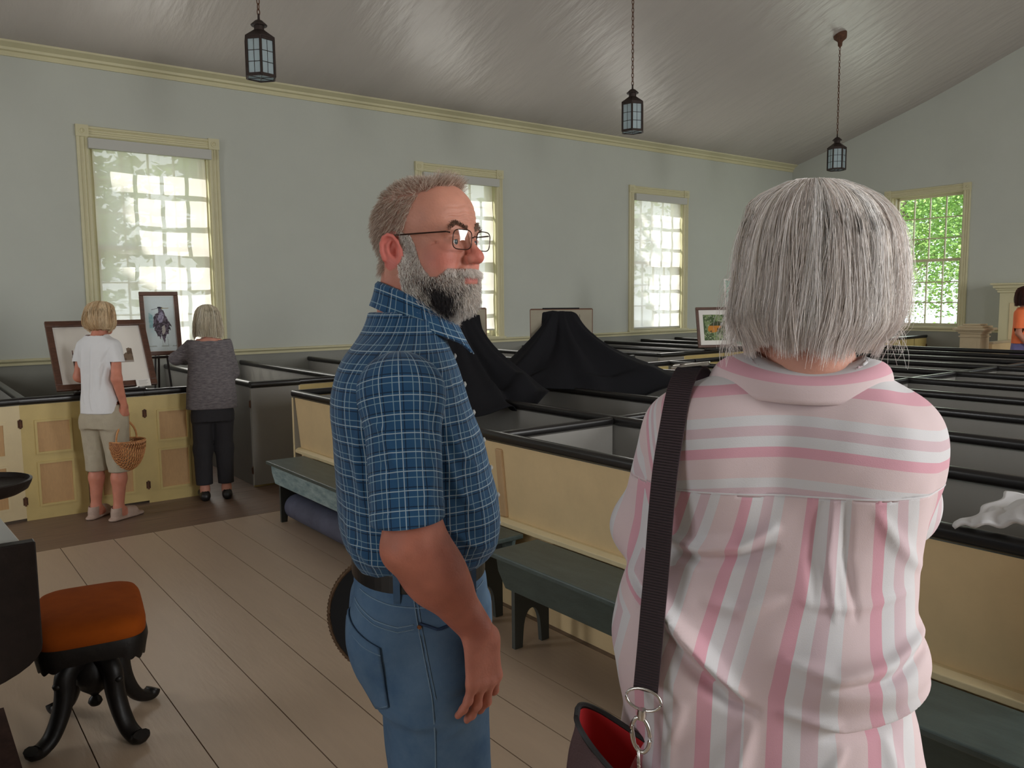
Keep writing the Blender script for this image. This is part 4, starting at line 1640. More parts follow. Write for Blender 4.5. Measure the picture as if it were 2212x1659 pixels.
g.lathe([(0.052, 0.385), (0.07, 0.372), (0.045, 0.36), (0.036, 0.33), (0.05, 0.30), (0.062, 0.285), (0.075, 0.24), (0.072, 0.20), (0.055, 0.185), (0.05, 0.165), (0.032, 0.15), (0.02, 0.14), (0.012, 0.13), (0.022, 0.118), (0.026, 0.105), (0.018, 0.092), (0.0, 0.088)], n=24)
g.build('pedestal', 'ebony_wood', r, smooth=True, angle=50)


def flat_leg(th, parent, name='leg'):
    """S-curved carved leg: path in (radius,z), width in plane varying"""
    pts = [(0.045, 0.300, .040), (0.085, 0.300, .052), (0.115, 0.265, .052), (0.120, 0.215, .048), (0.132, 0.165, .042), (0.155, 0.110, .036), (0.185, 0.065, .032), (0.215, 0.045, .030), (0.238, 0.038, .030), (0.256, 0.044, .034), (0.264, 0.056, .026)]
    g = G()
    vs, fs = [], []
    n = len(pts)
    f = []
    M_ = 6
    out = []
    for i in range(n - 1):
        p0, p1, p2, p3 = pts[max(i - 1, 0)], pts[i], pts[i + 1], pts[min(i + 2, n - 1)]
        for k in range(4):
            t = k / 4
            out.append(tuple(0.5 * (2 * p1[j] + (p2[j] - p0[j]) * t + (2 * p0[j] - 5 * p1[j] + 4 * p2[j] - p3[j]) * t * t + (-p0[j] + 3 * p1[j] - 3 * p2[j] + p3[j]) * t ** 3) for j in range(3)))
    out.append(pts[-1])
    path = [(a, 0, b) for a, b, c in out]
    N = len(path)
    prof_n = 10
    for i in range(N):
        a = Vector(path[max(i - 1, 0)])
        b = Vector(path[min(i + 1, N - 1)])
        tdir = (b - a).normalized()
        nrm = Vector((-tdir.z, 0, tdir.x))
        w = out[i][2]
        for q in range(prof_n):
            t = 2 * PI * q / prof_n
            y_ = 0.033 * math.cos(t)
            u_ = w * 0.78 * math.copysign(abs(math.sin(t)) ** 0.8, math.sin(t))
            vs.append(Vector(path[i]) + nrm * u_ + Vector((0, y_, 0)))
    for i in range(N - 1):
        for q in range(prof_n):
            fs.append((i * prof_n + q, i * prof_n + (q + 1) % prof_n, (i + 1) * prof_n + (q + 1) % prof_n, (i + 1) * prof_n + q))
    fs.append(tuple(range(prof_n)))
    fs.append(tuple((N - 1) * prof_n + q for q in range(prof_n)))
    zmin = min(v.z for v in vs)
    vs = [v - Vector((0, 0, zmin)) for v in vs]
    g.add(vs, fs)
    # little carved scroll knob on the shoulder
    g.lathe([(0.0, -.014), (0.014, -.01), (0.018, 0), (0.014, .01), (0.0, .014)], (0.148, 0, 0.245 - zmin), 10)
    o = g.build(name, 'ebony_wood', parent, smooth=True, angle=60)
    o.rotation_euler = (0, 0, th)
    return o


for k, a in enumerate((207, 294, 27, 115)):
    flat_leg(rad(a) - AZS, r)
# ------------------------------------------------------------------ implicit-surface modelling kit
class SDF:
    def __init__(s):
        s.p = []

    def _add(s, fn, c, r, k, op):
        s.p.append((fn, np.asarray(c, float), float(r), float(k), op))
        return s

    def ell(s, c, r, k=0.02, op='+', R=None):
        c = np.asarray(c, float)
        r = np.asarray(r, float)

        def fn(P):
            q = P - c
            if R is not None:
                q = q @ R
            k0 = np.linalg.norm(q / r, axis=1)
            k1 = np.linalg.norm(q / (r * r), axis=1)
            return k0 * (k0 - 1.0) / np.maximum(k1, 1e-9)
        return s._add(fn, c, r.max(), k, op)

    def cap(s, a, b, ra, rb=None, k=0.02, op='+', flat=None):
        """tapered capsule; flat=(normal, factor) squashes it along a direction"""
        a = np.asarray(a, float)
        b = np.asarray(b, float)
        rb = ra if rb is None else rb
        ba = b - a
        L2 = max(float(ba @ ba), 1e-12)
        if flat is not None:
            n = np.asarray(flat[0], float)
            n = n / np.linalg.norm(n)
            fk = flat[1]

        def fn(P):
            q = P - a
            t = np.clip(q @ ba / L2, 0, 1)
            d = q - t[:, None] * ba
            if flat is not None:
                dn = d @ n
                d = d + np.outer(dn * (1.0 / fk - 1.0), n)
                return (np.linalg.norm(d, axis=1) - (ra + (rb - ra) * t)) * (fk if fk < 1 else 1)
            return np.linalg.norm(d, axis=1) - (ra + (rb - ra) * t)
        return s._add(fn, (a + b) / 2, math.sqrt(L2) / 2 + max(ra, rb), k, op)

    def stack(s, rings, k=0.02, op='+', e=2.4):
        """rings: (z, cx, cy, rx, ry) horizontal sections"""
        A = np.array(rings, float)
        A = A[np.argsort(A[:, 0])]
        zz = A[:, 0]
        c = np.array([A[:, 1].mean(), A[:, 2].mean(), (zz[0] + zz[-1]) / 2])
        R = math.hypot(A[:, 3:].max() + 0.05, (zz[-1] - zz[0]) / 2)
        # smooth spline resample
        zs = np.linspace(zz[0], zz[-1], 80)
        S = [np.interp(zs, zz, A[:, i]) for i in range(1, 5)]
        ker = np.array([1, 2, 3, 2, 1.]) / 9
        for i in range(4):
            pad = np.pad(S[i], 2, mode='edge')
            S[i] = np.convolve(pad, ker, 'valid')

        def fn(P):
            z = P[:, 2]
            cx, cy, rx, ry = [np.interp(z, zs, S[i]) for i in range(4)]
            x, y = (P[:, 0] - cx), (P[:, 1] - cy)
            q = (np.abs(x / rx) ** e + np.abs(y / ry) ** e) ** (1 / e)
            d = (q - 1) * np.minimum(rx, ry) * 0.9
            dz = np.maximum(z - zz[-1], zz[0] - z)
            return np.where(dz > 0, np.sqrt(np.maximum(d, 0) ** 2 + dz ** 2), np.maximum(d, dz))
        return s._add(fn, c, R, k, op)

    def ev(s, P, idx=None):
        d = np.full(len(P), 1.0)
        for i, (fn, c, r, k, op) in enumerate(s.p):
            if idx is not None and i not in idx:
                continue
            q = fn(P)
            if op == '+':
                h = np.maximum(k - np.abs(d - q), 0) / k
                d = np.minimum(d, q) - h * h * k * 0.25
            else:
                q = -q
                h = np.maximum(k - np.abs(d - q), 0) / k
                d = np.maximum(d, q) + h * h * k * 0.25
        return d

    def mesh(s, h=0.004, lo=None, hi=None, B=8, post=None):
        los = np.min([c - r - 0.03 for _, c, r, k, op in s.p if op == '+'], 0)
        his = np.max([c + r + 0.03 for _, c, r, k, op in s.p if op == '+'], 0)
        if lo is not None:
            los = np.maximum(los, lo)
        if hi is not None:
            his = np.minimum(his, hi)
        S_ = B * h
        nb = np.ceil((his - los) / S_).astype(int)
        I = np.stack(np.meshgrid(*[np.arange(n) for n in nb], indexing='ij'), -1).reshape(-1, 3)
        cen = los + (I + 0.5) * S_
        ev = (lambda P, idx=None: post(P, s.ev(P, idx))) if post else s.ev
        R0 = S_ * 0.87
        # coarse reject
        d0 = np.concatenate([ev(c) for c in np.array_split(cen, max(1, len(cen) // 60000))])
        keep = np.abs(d0) < R0 * 1.5 + 0.02
        I, cen = I[keep], cen[keep]
        off = np.stack(np.meshgrid(*[np.arange(B + 1)] * 3, indexing='ij'), -1).reshape(-1, 3)
        C_ = np.array([p[1] for p in s.p])
        Rr = np.array([p[2] + p[3] + 0.03 for p in s.p])
        keys, pts, E = [], [], []
        group = np.lexsort((I[:, 2] // 3, I[:, 1] // 3, I[:, 0] // 3))
        I, cen = I[group], cen[group]
        ch = 40
        cid_l, cp_l, edges_l = [], [], []
        N3 = (nb + 3) * B + 8
        def key(a):
            return (a[..., 0] * N3[1] + a[..., 1]) * N3[2] + a[..., 2]
        corners = [(0, 0, 0), (1, 0, 0), (0, 1, 0), (1, 1, 0), (0, 0, 1), (1, 0, 1), (0, 1, 1), (1, 1, 1)]
        ed = [(0, 1), (2, 3), (4, 5), (6, 7), (0, 2), (1, 3), (4, 6), (5, 7), (0, 4), (1, 5), (2, 6), (3, 7)]
        for st in range(0, len(I), ch):
            Ib, cb = I[st:st + ch], cen[st:st + ch]
            m, rr = cb.mean(0), np.max(np.linalg.norm(cb - cb.mean(0), axis=1)) + R0
            idx = set(np.nonzero(np.linalg.norm(C_ - m, axis=1) < Rr + rr)[0])
            gi = (Ib[:, None, :] * B + off[None])          # global grid index
            P = los + gi.reshape(-1, 3) * h
            v = ev(P, idx).reshape(len(Ib), B + 1, B + 1, B + 1)
            cv = np.stack([v[:, a:B + a, b:B + b, c:B + c] for a, b, c in corners], -1)
            ins = cv < 0
            act = ins.any(-1) & ~ins.all(-1)
            w = np.nonzero(act)
            if len(w[0]) == 0:
                continue
            vals = cv[w]
            base = np.stack([Ib[w[0], 0] * B + w[1], Ib[w[0], 1] * B + w[2], Ib[w[0], 2] * B + w[3]], 1)
            acc = np.zeros((len(vals), 3))
            cnt = np.zeros(len(vals))
            for a, b in ed:
                va, vb = vals[:, a], vals[:, b]
                x = (va < 0) != (vb < 0)
                t = np.where(x, va / np.where(x, va - vb, 1), 0)
                pa, pb = np.array(corners[a], float), np.array(corners[b], float)
                acc += np.where(x[:, None], pa + t[:, None] * (pb - pa), 0)
                cnt += x
            p = los + (base + acc / cnt[:, None]) * h
            cid_l.append(key(base))
            cp_l.append(p)
            i0 = vals[:, 0] < 0
            for ax, cn in ((0, 1), (1, 2), (2, 4)):
                i1 = vals[:, cn] < 0
                x = i0 != i1
                if x.any():
                    edges_l.append((ax, base[x], i0[x]))
        cid = np.concatenate(cid_l)
        cp = np.concatenate(cp_l)
        cid, ui = np.unique(cid, return_index=True)
        cp = cp[ui]
        F = []
        for ax, base, flip in edges_l:
            u, w = (ax + 1) % 3, (ax + 2) % 3
            q = []
            for du, dw in ((0, 0), (-1, 0), (-1, -1), (0, -1)):
                b = base.copy()
                b[:, u] += du
                b[:, w] += dw
                q.append(key(b))
            q = np.stack(q, 1)
            f = np.searchsorted(cid, q)
            f = np.minimum(f, len(cid) - 1)
            ok = (cid[f] == q).all(1)
            f = f[ok]
            fl = flip[ok]
            f[~fl] = f[~fl][:, ::-1]
            F.append(f)
        F = np.concatenate(F)
        F = np.unique(F, axis=0) if False else F
        return cp, F


def vnormals(V, F):
    n = np.zeros_like(V)
    a, b, c, d = V[F[:, 0]], V[F[:, 1]], V[F[:, 2]], V[F[:, 3]]
    fn = np.cross(c - a, d - b)
    for k in range(4):
        np.add.at(n, F[:, k], fn)
    return n / (np.linalg.norm(n, axis=1)[:, None] + 1e-12)


def laplace(V, F, it=2, lam=0.5, mask=None):
    for _ in range(it):
        acc = np.zeros_like(V)
        cnt = np.zeros(len(V))
        for i, j in ((0, 1), (1, 2), (2, 3), (3, 0)):
            np.add.at(acc, F[:, i], V[F[:, j]])
            np.add.at(acc, F[:, j], V[F[:, i]])
            np.add.at(cnt, F[:, i], 1)
            np.add.at(cnt, F[:, j], 1)
        t = acc / np.maximum(cnt, 1)[:, None]
        dV = lam * (t - V)
        if mask is not None:
            dV *= mask[:, None]
        V = V + dV
    return V


def cut(V, F, keep):
    """keep vertices where keep is True"""
    k = keep[F].all(1)
    F = F[k]
    used = np.unique(F)
    mp = -np.ones(len(V), int)
    mp[used] = np.arange(len(used))
    return V[used], mp[F]


def snap_hem(V, F, zf, tol=0.006):
    """move the open boundary created by a cut onto the height zf(V)"""
    e = np.concatenate([F[:, [0, 1]], F[:, [1, 2]], F[:, [2, 3]], F[:, [3, 0]]])
    es = np.sort(e, 1)
    k = es[:, 0].astype(np.int64) * (len(V) + 1) + es[:, 1]
    u, inv, cnt = np.unique(k, return_inverse=True, return_counts=True)
    b = np.unique(es[cnt[inv] == 1])
    z = zf(V[b])
    ok = np.abs(V[b, 2] - z) < tol
    V = V.copy()
    V[b[ok], 2] = z[ok]
    return V


def n3(P, s, seed=0):
    """smooth 3d value noise in 0..1"""
    r = np.random.RandomState(seed)
    T = r.rand(32, 32, 32)
    q = P * s + 1000.0
    i = np.floor(q).astype(int)
    f = q - i
    f = f * f * (3 - 2 * f)
    out = 0
    for a in (0, 1):
        for b in (0, 1):
            for c in (0, 1):
                w = (f[:, 0] if a else 1 - f[:, 0]) * (f[:, 1] if b else 1 - f[:, 1]) * (f[:, 2] if c else 1 - f[:, 2])
                out = out + w * T[(i[:, 0] + a) % 32, (i[:, 1] + b) % 32, (i[:, 2] + c) % 32]
    return out


def rotm(axis, ang):
    return np.array(Matrix.Rotation(ang, 3, Vector(axis)))


def unit(v):
    v = np.asarray(v, float)
    return v / np.linalg.norm(v)


def add_hand(S, wrist, d, palm, side, curl=(25, 25, 25, 25), spread=1.0, sc=1.0, thumb=(0.62, 0.55, 0.35), tcurl=20, k=0.006):
    """wrist point, d: towards fingers, palm: direction the palm faces, side: towards the thumb"""
    w = np.asarray(wrist, float)
    d = unit(d)
    palm = unit(palm - np.dot(palm, d) * d)
    side = unit(side - np.dot(side, d) * d - np.dot(side, palm) * palm)
    offs = [0.029, 0.010, -0.010, -0.028]
    blen = [0.083, 0.086, 0.081, 0.073]
    fl = [(0.040, 0.025, 0.020), (0.044, 0.028, 0.021), (0.041, 0.026, 0.020), (0.032, 0.020, 0.018)]
    rr = [0.0088, 0.0090, 0.0086, 0.0076]
    nails = []
    for i in range(4):
        kb = w + d * blen[i] * sc + side * offs[i] * sc
        S.cap(w + side * offs[i] * 0.72 * sc + d * 0.008, kb, 0.0155 * sc, 0.0115 * sc, 0.014, flat=(palm, 0.82))
        p = kb
        a = rad(curl[i]) * 0.55
        sp = (offs[i] / 0.03) * 0.10 * spread
        for j in range(3):
            dd = (d + side * sp)
            dd = unit(dd)
            dirn = dd * math.cos(a) + palm * math.sin(a)
            q = p + dirn * fl[i][j] * sc
            S.cap(p, q, rr[i] * sc * (1.04 - 0.08 * j), rr[i] * sc * (0.96 - 0.09 * j), k if j else 0.009)
            p = q
            a += rad(curl[i]) * (0.9 if j == 0 else 0.6)
    # thumb
    t0 = w + d * 0.018 * sc + side * 0.022 * sc + palm * 0.006
    t = unit(d * thumb[0] + side * thumb[1] + palm * thumb[2])
    t1 = t0 + t * 0.040 * sc
    S.cap(t0, t1, 0.016 * sc, 0.0125 * sc, 0.016)
    t = unit(t + d * math.sin(rad(tcurl)))
    t2 = t1 + t * 0.032 * sc
    S.cap(t1, t2, 0.0115 * sc, 0.0105 * sc, 0.006)
    t = unit(t + d * math.sin(rad(tcurl)))
    S.cap(t2, t2 + t * 0.026 * sc, 0.0105 * sc, 0.0085 * sc, 0.006)
    return S


def add_head(S, o, R, sc=1.0, female=False, ears=True):
    """o: point between the ears at eye level; R: 3x3 columns (forward, left, up)"""
    R = np.asarray(R, float)
    o = np.asarray(o, float)

    def T(x, y, z):
        return o + R @ (np.array([x, y, z]) * sc)

    def E(c, r, k, op='+'):
        S.ell(T(*c), np.array(r) * sc, k * sc, op, R)

    def Cc(a, b, ra, rb, k, op='+', flat=None):
        S.cap(T(*a), T(*b), ra * sc, rb * sc, k * sc, op, None if flat is None else (R @ np.array(flat[0]), flat[1]))
    E((-0.014, 0, 0.036), (0.098, 0.077, 0.086), 0.02)
    E((0.040, 0, 0.045), (0.048, 0.062, 0.055), 0.03)
    E((0.030, 0, -0.035), (0.056, 0.056, 0.062), 0.03)
    for s_ in (-1, 1):
        Cc((-0.005, s_ * 0.054, -0.052), (0.066, s_ * 0.022, -0.098), 0.020, 0.017, 0.03)
        E((0.052, s_ * 0.043, -0.026), (0.030, 0.022, 0.021), 0.022)
        E((0.045, s_ * 0.045, -0.058), (0.030, 0.018, 0.028), 0.025)
        E((0.058, s_ * 0.030, -0.075), (0.022, 0.02, 0.022), 0.02)
    E((0.076, 0, -0.100), (0.019, 0.022, 0.018), 0.025)
    E((0.070, 0, -0.060), (0.026, 0.032, 0.030), 0.02)
    # brow, sockets
    for s_ in (-1, 1):
        Cc((0.086, s_ * 0.008, 0.016), (0.074, s_ * 0.043, 0.020), 0.010, 0.009, 0.014)
        E((0.092, s_ * 0.032, -0.003), (0.014, 0.018, 0.0125), 0.012, '-')
    # lids
    for s_ in (-1, 1):
        E((0.0735, s_ * 0.032, -0.001), (0.0135, 0.0150, 0.0125), 0.004)
        Cc((0.0865, s_ * 0.026, 0.0045), (0.083, s_ * 0.043, 0.0015), 0.0026, 0.0022, 0.003)
        E((0.0890, s_ * 0.0315, -0.0018), (0.0060, 0.0125, 0.0048), 0.002, '-')
        Cc((0.083, s_ * 0.021, -0.013), (0.076, s_ * 0.043, -0.015), 0.004, 0.004, 0.008)
    # nose
    Cc((0.085, 0, 0.008), (0.105, 0, -0.024), 0.0075, 0.0105, 0.012)
    E((0.1085, 0, -0.031), (0.0125, 0.0125, 0.0115), 0.009)
    for s_ in (-1, 1):
        E((0.098, s_ * 0.0135, -0.034), (0.011, 0.0075, 0.0085), 0.007)
        E((0.101, s_ * 0.0075, -0.0425), (0.006, 0.0035, 0.004), 0.003, '-')
        Cc((0.092, s_ * 0.020, -0.036), (0.078, s_ * 0.032, -0.062), 0.003, 0.003, 0.012, '-')
    # lips
    Cc((0.0920, -0.012, -0.0645), (0.0920, 0.012, -0.0645), 0.0050, 0.0050, 0.008)
    Cc((0.092, -0.010, -0.0725), (0.092, 0.010, -0.0725), 0.0065, 0.0065, 0.008)
    Cc((0.100, -0.022, -0.0685), (0.1005, 0.022, -0.0685), 0.0018, 0.0018, 0.003, '-')
    if ears:
        for s_ in (-1, 1):
            ax = unit(R @ np.array([0.35, s_ * 1.0, 0.0]))
            c = T(-0.026, s_ * 0.079, -0.014)
            # shell
            fw = unit(R @ np.array([0.93, -s_ * 0.38, 0.10]))
            up = unit(R @ np.array([-0.12, s_ * 0.10, 1.0]))
            nn = unit(np.cross(fw, up)) * (1 if s_ < 0 else -1)
            if np.dot(nn, R @ np.array([0, s_, 0])) < 0:
                nn = -nn
            M_ = np.stack([fw, np.cross(up, fw), up], 1)
            M_, _ = np.linalg.qr(M_)
            S.ell(c, np.array([0.0185, 0.0085, 0.030]) * sc, 0.004 * sc, '+', M_)
            S.ell(c + (nn * 0.0085 + fw * 0.001 + up * 0.002) * sc, np.array([0.0145, 0.0085, 0.0225]) * sc, 0.003 * sc, '-', M_)
            S.ell(c + (nn * 0.004 + fw * 0.008 + up * -0.005) * sc, np.array([0.007, 0.010, 0.011]) * sc, 0.003 * sc, '-', M_)
            n_ = 9
            pts = []
            for q in range(n_ + 1):
                t = rad(-60 + 270 * q / n_) * 1.0
                pts.append(c + (fw * 0.0175 * math.cos(t) + up * 0.0285 * math.sin(t) + nn * 0.0055) * sc)
            for a, b in zip(pts[:-1], pts[1:]):
                S.cap(a, b, 0.0034 * sc, 0.0034 * sc, 0.002 * sc)
            q0 = [c + (fw * a_ + up * b_ + nn * .0035) * sc for a_, b_ in ((.004, .018), (-.005, .010), (-.007, .0), (-.004, -.012), (.003, -.017))]
            for a, b in zip(q0[:-1], q0[1:]):
                S.cap(a, b, 0.0030 * sc, 0.0030 * sc, 0.003 * sc)
            S.ell(c + (up * -0.027 + fw * 0.004 + nn * .002) * sc, np.array([0.009, 0.005, 0.010]) * sc, 0.006 * sc, '+', M_)
            S.ell(c + (fw * 0.015 + nn * .004 + up * -.004) * sc, np.array([0.005, 0.004, 0.007]) * sc, 0.004 * sc, '+', M_)
    return S


def strands(name, P, rad_, cols, parent, m='hair', tri=True):
    """P (n, m, 3) points of n strands; triangular tubes tapering to the tip"""
    n, m_, _ = P.shape
    t = np.gradient(P, axis=1)
    t /= np.linalg.norm(t, axis=2)[..., None] + 1e-9
    ref = np.array([0.31, 0.17, 0.93])
    a = np.cross(t, ref)
    a /= np.linalg.norm(a, axis=2)[..., None] + 1e-9
    b = np.cross(t, a)
    taper = np.linspace(1, 0.25, m_) ** 0.7
    rr = (rad_ if np.ndim(rad_) else np.full(n, rad_))[:, None] * taper[None]
    K = 3
    V = np.zeros((n, m_, K, 3))
    for q in range(K):
        th = 2 * PI * q / K
        V[:, :, q] = P + (a * math.cos(th) + b * math.sin(th)) * rr[..., None]
    idx = np.arange(n * m_ * K).reshape(n, m_, K)
    F = []
    for q in range(K):
        r_ = (q + 1) % K
        F.append(np.stack([idx[:, :-1, q], idx[:, :-1, r_], idx[:, 1:, r_], idx[:, 1:, q]], -1).reshape(-1, 4))
    F = np.concatenate(F)
    c = np.repeat(cols[:, None, :], m_ * K, axis=1).reshape(-1, 3)
    return np_mesh(name, V.reshape(-1, 3), F, m, parent, smooth=True, col=c)


def bob_hair(parent, o, R, rings, n, cols, seed, rad_=0.0006, npts=12, flyaway=0.0, split=None, face_open=65, hem_curl=0.012, hem_jit=0.01,
             part=0.0, clump=90, base_col=None):
    """rings: (z, cx, rx_fwd, rx_back, ry_left, ry_right) in head frame; hair falls from the crown to the last ring.
    face_open: half angle (deg) around straight ahead that stays bare below the forehead"""
    A = np.array(rings, float)
    A = A[np.argsort(-A[:, 0])]
    zt = np.linspace(0, 1, 60)
    arc = np.r_[0, np.cumsum(np.hypot(np.diff(A[:, 0]), np.diff(A[:, 2:].mean(1))))]
    arc /= arc[-1]
    tab = [np.interp(zt, arc, A[:, i]) for i in range(6)]
    for i in range(6):
        pad = np.pad(tab[i], 2, mode='edge')
        tab[i] = np.convolve(pad, np.array([1, 2, 2, 2, 1]) / 8., 'valid')

    def surf(t, th):
        g_ = [np.interp(t, zt, tab[i]) for i in range(6)]
        c, s_ = np.cos(th), np.sin(th)
        rx = np.where(c > 0, g_[2], g_[3])
        ry = np.where(s_ > 0, g_[4], g_[5])
        return np.stack([g_[1] + rx * c, ry * s_, g_[0]], -1)
    r = np.random.RandomState(seed)
    # base shell
    nt, nth = 40, 72
    tt = np.linspace(0.0, 0.985, nt)
    fo = rad(face_open)
    th = np.linspace(fo, 2 * PI - fo, nth)
    TT, TH = np.meshgrid(tt, th, indexing='ij')
    # front opening closes towards the crown
    k = np.clip((TT - 0.12) / 0.25, 0, 1)
    TH2 = PI + (TH - PI) * (1 + (PI / (PI - fo) - 1) * (1 - k))
    V = surf(TT.ravel(), TH2.ravel())
    V[:, :2] *= 0.955
    V[:, 2] = V[:, 2] * 0.985 + 0.0
    inner = V.copy()
    inner[:, :2] *= 0.90
    idx = np.arange(nt * nth).reshape(nt, nth)
    F = np.stack([idx[:-1, :-1].ravel(), idx[:-1, 1:].ravel(), idx[1:, 1:].ravel(), idx[1:, :-1].ravel()], 1)
    m2 = len(V)
    F2 = F[:, ::-1] + m2
    rim = np.stack([idx[-1, :-1], idx[-1, 1:], idx[-1, 1:] + m2, idx[-1, :-1] + m2], 1)
    V = np.concatenate([V, inner])
    Rm = np.asarray(R, float)
    W = np.asarray(o) + V @ Rm.T
    bc = np.tile((np.array(base_col) if base_col is not None else np.mean(cols, 0) * 0.75), (len(W), 1))
    base = np_mesh('hair', W, np.concatenate([F, F2, rim]), 'hair', parent, True, col=bc)
    # strands
    ct = r.uniform(0, 2 * PI, clump)
    th0 = r.uniform(0, 2 * PI, n)
    ci = np.argmin(np.abs(((th0[:, None] - ct[None] + PI) % (2 * PI)) - PI), 1)
    cd = (((ct[ci] - th0 + PI) % (2 * PI)) - PI)
    coff = r.normal(0, 1, clump)
    cz = r.normal(0, 1, clump)
    u = np.linspace(0, 1, npts)
    t0 = r.uniform(0.0, 0.5, n) ** 1.3
    P = np.zeros((n, npts, 3))
    wob = r.uniform(0, 2 * PI, n)
    lift = r.uniform(-1, 1, n)
    out_l = (r.rand(n) < flyaway)
    drift = r.normal(0, 0.10, n) + coff[ci] * 0.06
    for j in range(npts):
        t = t0 + (1.0 - t0) * u[j] * (1 + hem_jit * (cz[ci] * 1.0 + lift * .7))
        tj = np.clip(t, 0, 1)
        kk = np.clip((tj - 0.12) / 0.25, 0, 1)
        thj = th0 + cd * 0.60 * u[j] + drift * u[j] + 0.045 * coff[ci] * np.sin(5 * u[j] + cz[ci] * 2)
        d = ((thj + PI) % (2 * PI)) - PI      # angle from straight ahead
        lim = fo * kk
        d2 = np.where(np.abs(d) < lim, np.sign(d + 1e-9) * (lim + np.abs(d) * 0.12), d)
        p = surf(tj, d2)
        hz = np.array([p[:, 0] * 1.0, p[:, 1] * 1.0]).T
        nrm = hz / (np.linalg.norm(hz, axis=1)[:, None] + 1e-9)
        bump_ = 0.003 * lift + 0.0042 * coff[ci] * np.sin(u[j] * PI) + 0.004 * cz[ci] * u[j] ** 3 + 0.0018 * np.sin(u[j] * 8 + wob)
        bump_ = bump_ + np.where(out_l, 0.012 * u[j] ** 2 + 0.004, 0)
        p[:, :2] += nrm * bump_[:, None]
        p[:, 2] += np.where(tj < 0.12, 0.003 * lift, 0)
        over = np.clip(t - 1, 0, 1)
        p[:, 2] -= over * 0.25
        p[:, :2] -= nrm * (hem_curl * np.clip((u[j] - 0.8) / 0.2, 0, 1) ** 2)[..., None] if np.ndim(hem_curl) else nrm * (hem_curl * max(0, (u[j] - 0.8) / 0.2) ** 2)
        P[:, j] = p
    W = np.asarray(o) + P.reshape(-1, 3) @ Rm.T
    W = W.reshape(n, npts, 3)
    cc = cols[r.randint(0, len(cols), clump)][ci] * 0.5 + cols[r.randint(0, len(cols), n)] * 0.5
    cc = cc * r.uniform(0.8, 1.15, n)[:, None]
    st = strands('strands', W, rad_ * r.uniform(0.7, 1.3, n), cc, base)
    return base, surf


def fold_lines(P2, lines):
    """P2 (n,2) cloth coordinates; lines: (points, amplitude, width) -> displacement"""
    out = np.zeros(len(P2))
    for pts, amp, wd in lines:
        dmin = np.full(len(P2), 9.0)
        L = np.array(pts, float)
        seg = np.linalg.norm(np.diff(L, axis=0), axis=1)
        tot = seg.sum()
        tacc = np.zeros(len(P2))
        s0 = 0
        for a, b, sl in zip(L[:-1], L[1:], seg):
            ab = b - a
            t = np.clip(((P2 - a) @ ab) / (ab @ ab), 0, 1)
            d = np.linalg.norm(P2 - a - t[:, None] * ab, axis=1)
            m_ = d < dmin
            dmin = np.where(m_, d, dmin)
            tacc = np.where(m_, (s0 + t * sl) / tot, tacc)
            s0 += sl
        w = wd * (0.6 + 0.4 * np.sin(PI * tacc))
        fade = np.sin(PI * np.clip(tacc * 0.9 + 0.05, 0, 1)) ** 0.6
        out += amp * fade * np.exp(-(dmin / w) ** 2)
    return out
# ------------------------------------------------------------------ cloth materials
def cloth_mat(name, rough=0.85, bump=0.25, bscale=900):
    m = mat(name, (0.5, 0.5, 0.5), rough, spec=0.2, sheen=0.15)
    nt = m.node_tree
    b = nt.nodes['Principled BSDF']
    at = nt.nodes.new('ShaderNodeAttribute')
    at.attribute_name = 'cloth'
    sp = nt.nodes.new('ShaderNodeSeparateXYZ')
    nt.links.new(at.outputs['Vector'], sp.inputs[0])

    def M(op, a, b_=None, c=None):
        n = nt.nodes.new('ShaderNodeMath')
        n.operation = op
        for i, v in enumerate((a, b_, c)):
            if v is None:
                continue
            if isinstance(v, (int, float)):
                n.inputs[i].default_value = v
            else:
                nt.links.new(v, n.inputs[i])
        return n.outputs[0]

    def mix(f, c1, c2):
        n = nt.nodes.new('ShaderNodeMixRGB')
        if isinstance(f, (int, float)):
            n.inputs[0].default_value = f
        else:
            nt.links.new(f, n.inputs[0])
        for i, c in ((1, c1), (2, c2)):
            if isinstance(c, tuple):
                n.inputs[i].default_value = (*c, 1)
            else:
                nt.links.new(c, n.inputs[i])
        return n.outputs[0]
    # woven bump
    tc = nt.nodes.new('ShaderNodeTexCoord')
    nz = nt.nodes.new('ShaderNodeTexNoise')
    nz.inputs['Scale'].default_value = bscale
    nz.inputs['Detail'].default_value = 2
    nt.links.new(tc.outputs['Object'], nz.inputs[0])
    bp = nt.nodes.new('ShaderNodeBump')
    bp.inputs['Strength'].default_value = bump
    bp.inputs['Distance'].default_value = 0.001
    nt.links.new(nz.outputs[0], bp.inputs['Height'])
    nt.links.new(bp.outputs[0], b.inputs['Normal'])
    return m, nt, b, sp, M, mix


def ramp(nt, fac, stops, interp='CONSTANT'):
    r = nt.nodes.new('ShaderNodeValToRGB')
    r.color_ramp.interpolation = interp
    e = r.color_ramp.elements
    while len(e) > 1:
        e.remove(e[-1])
    e[0].position = stops[0][0]
    e[0].color = (*stops[0][1], 1)
    for p, c in stops[1:]:
        q = e.new(p)
        q.color = (*c, 1)
    nt.links.new(fac, r.inputs[0])
    return r.outputs[0]


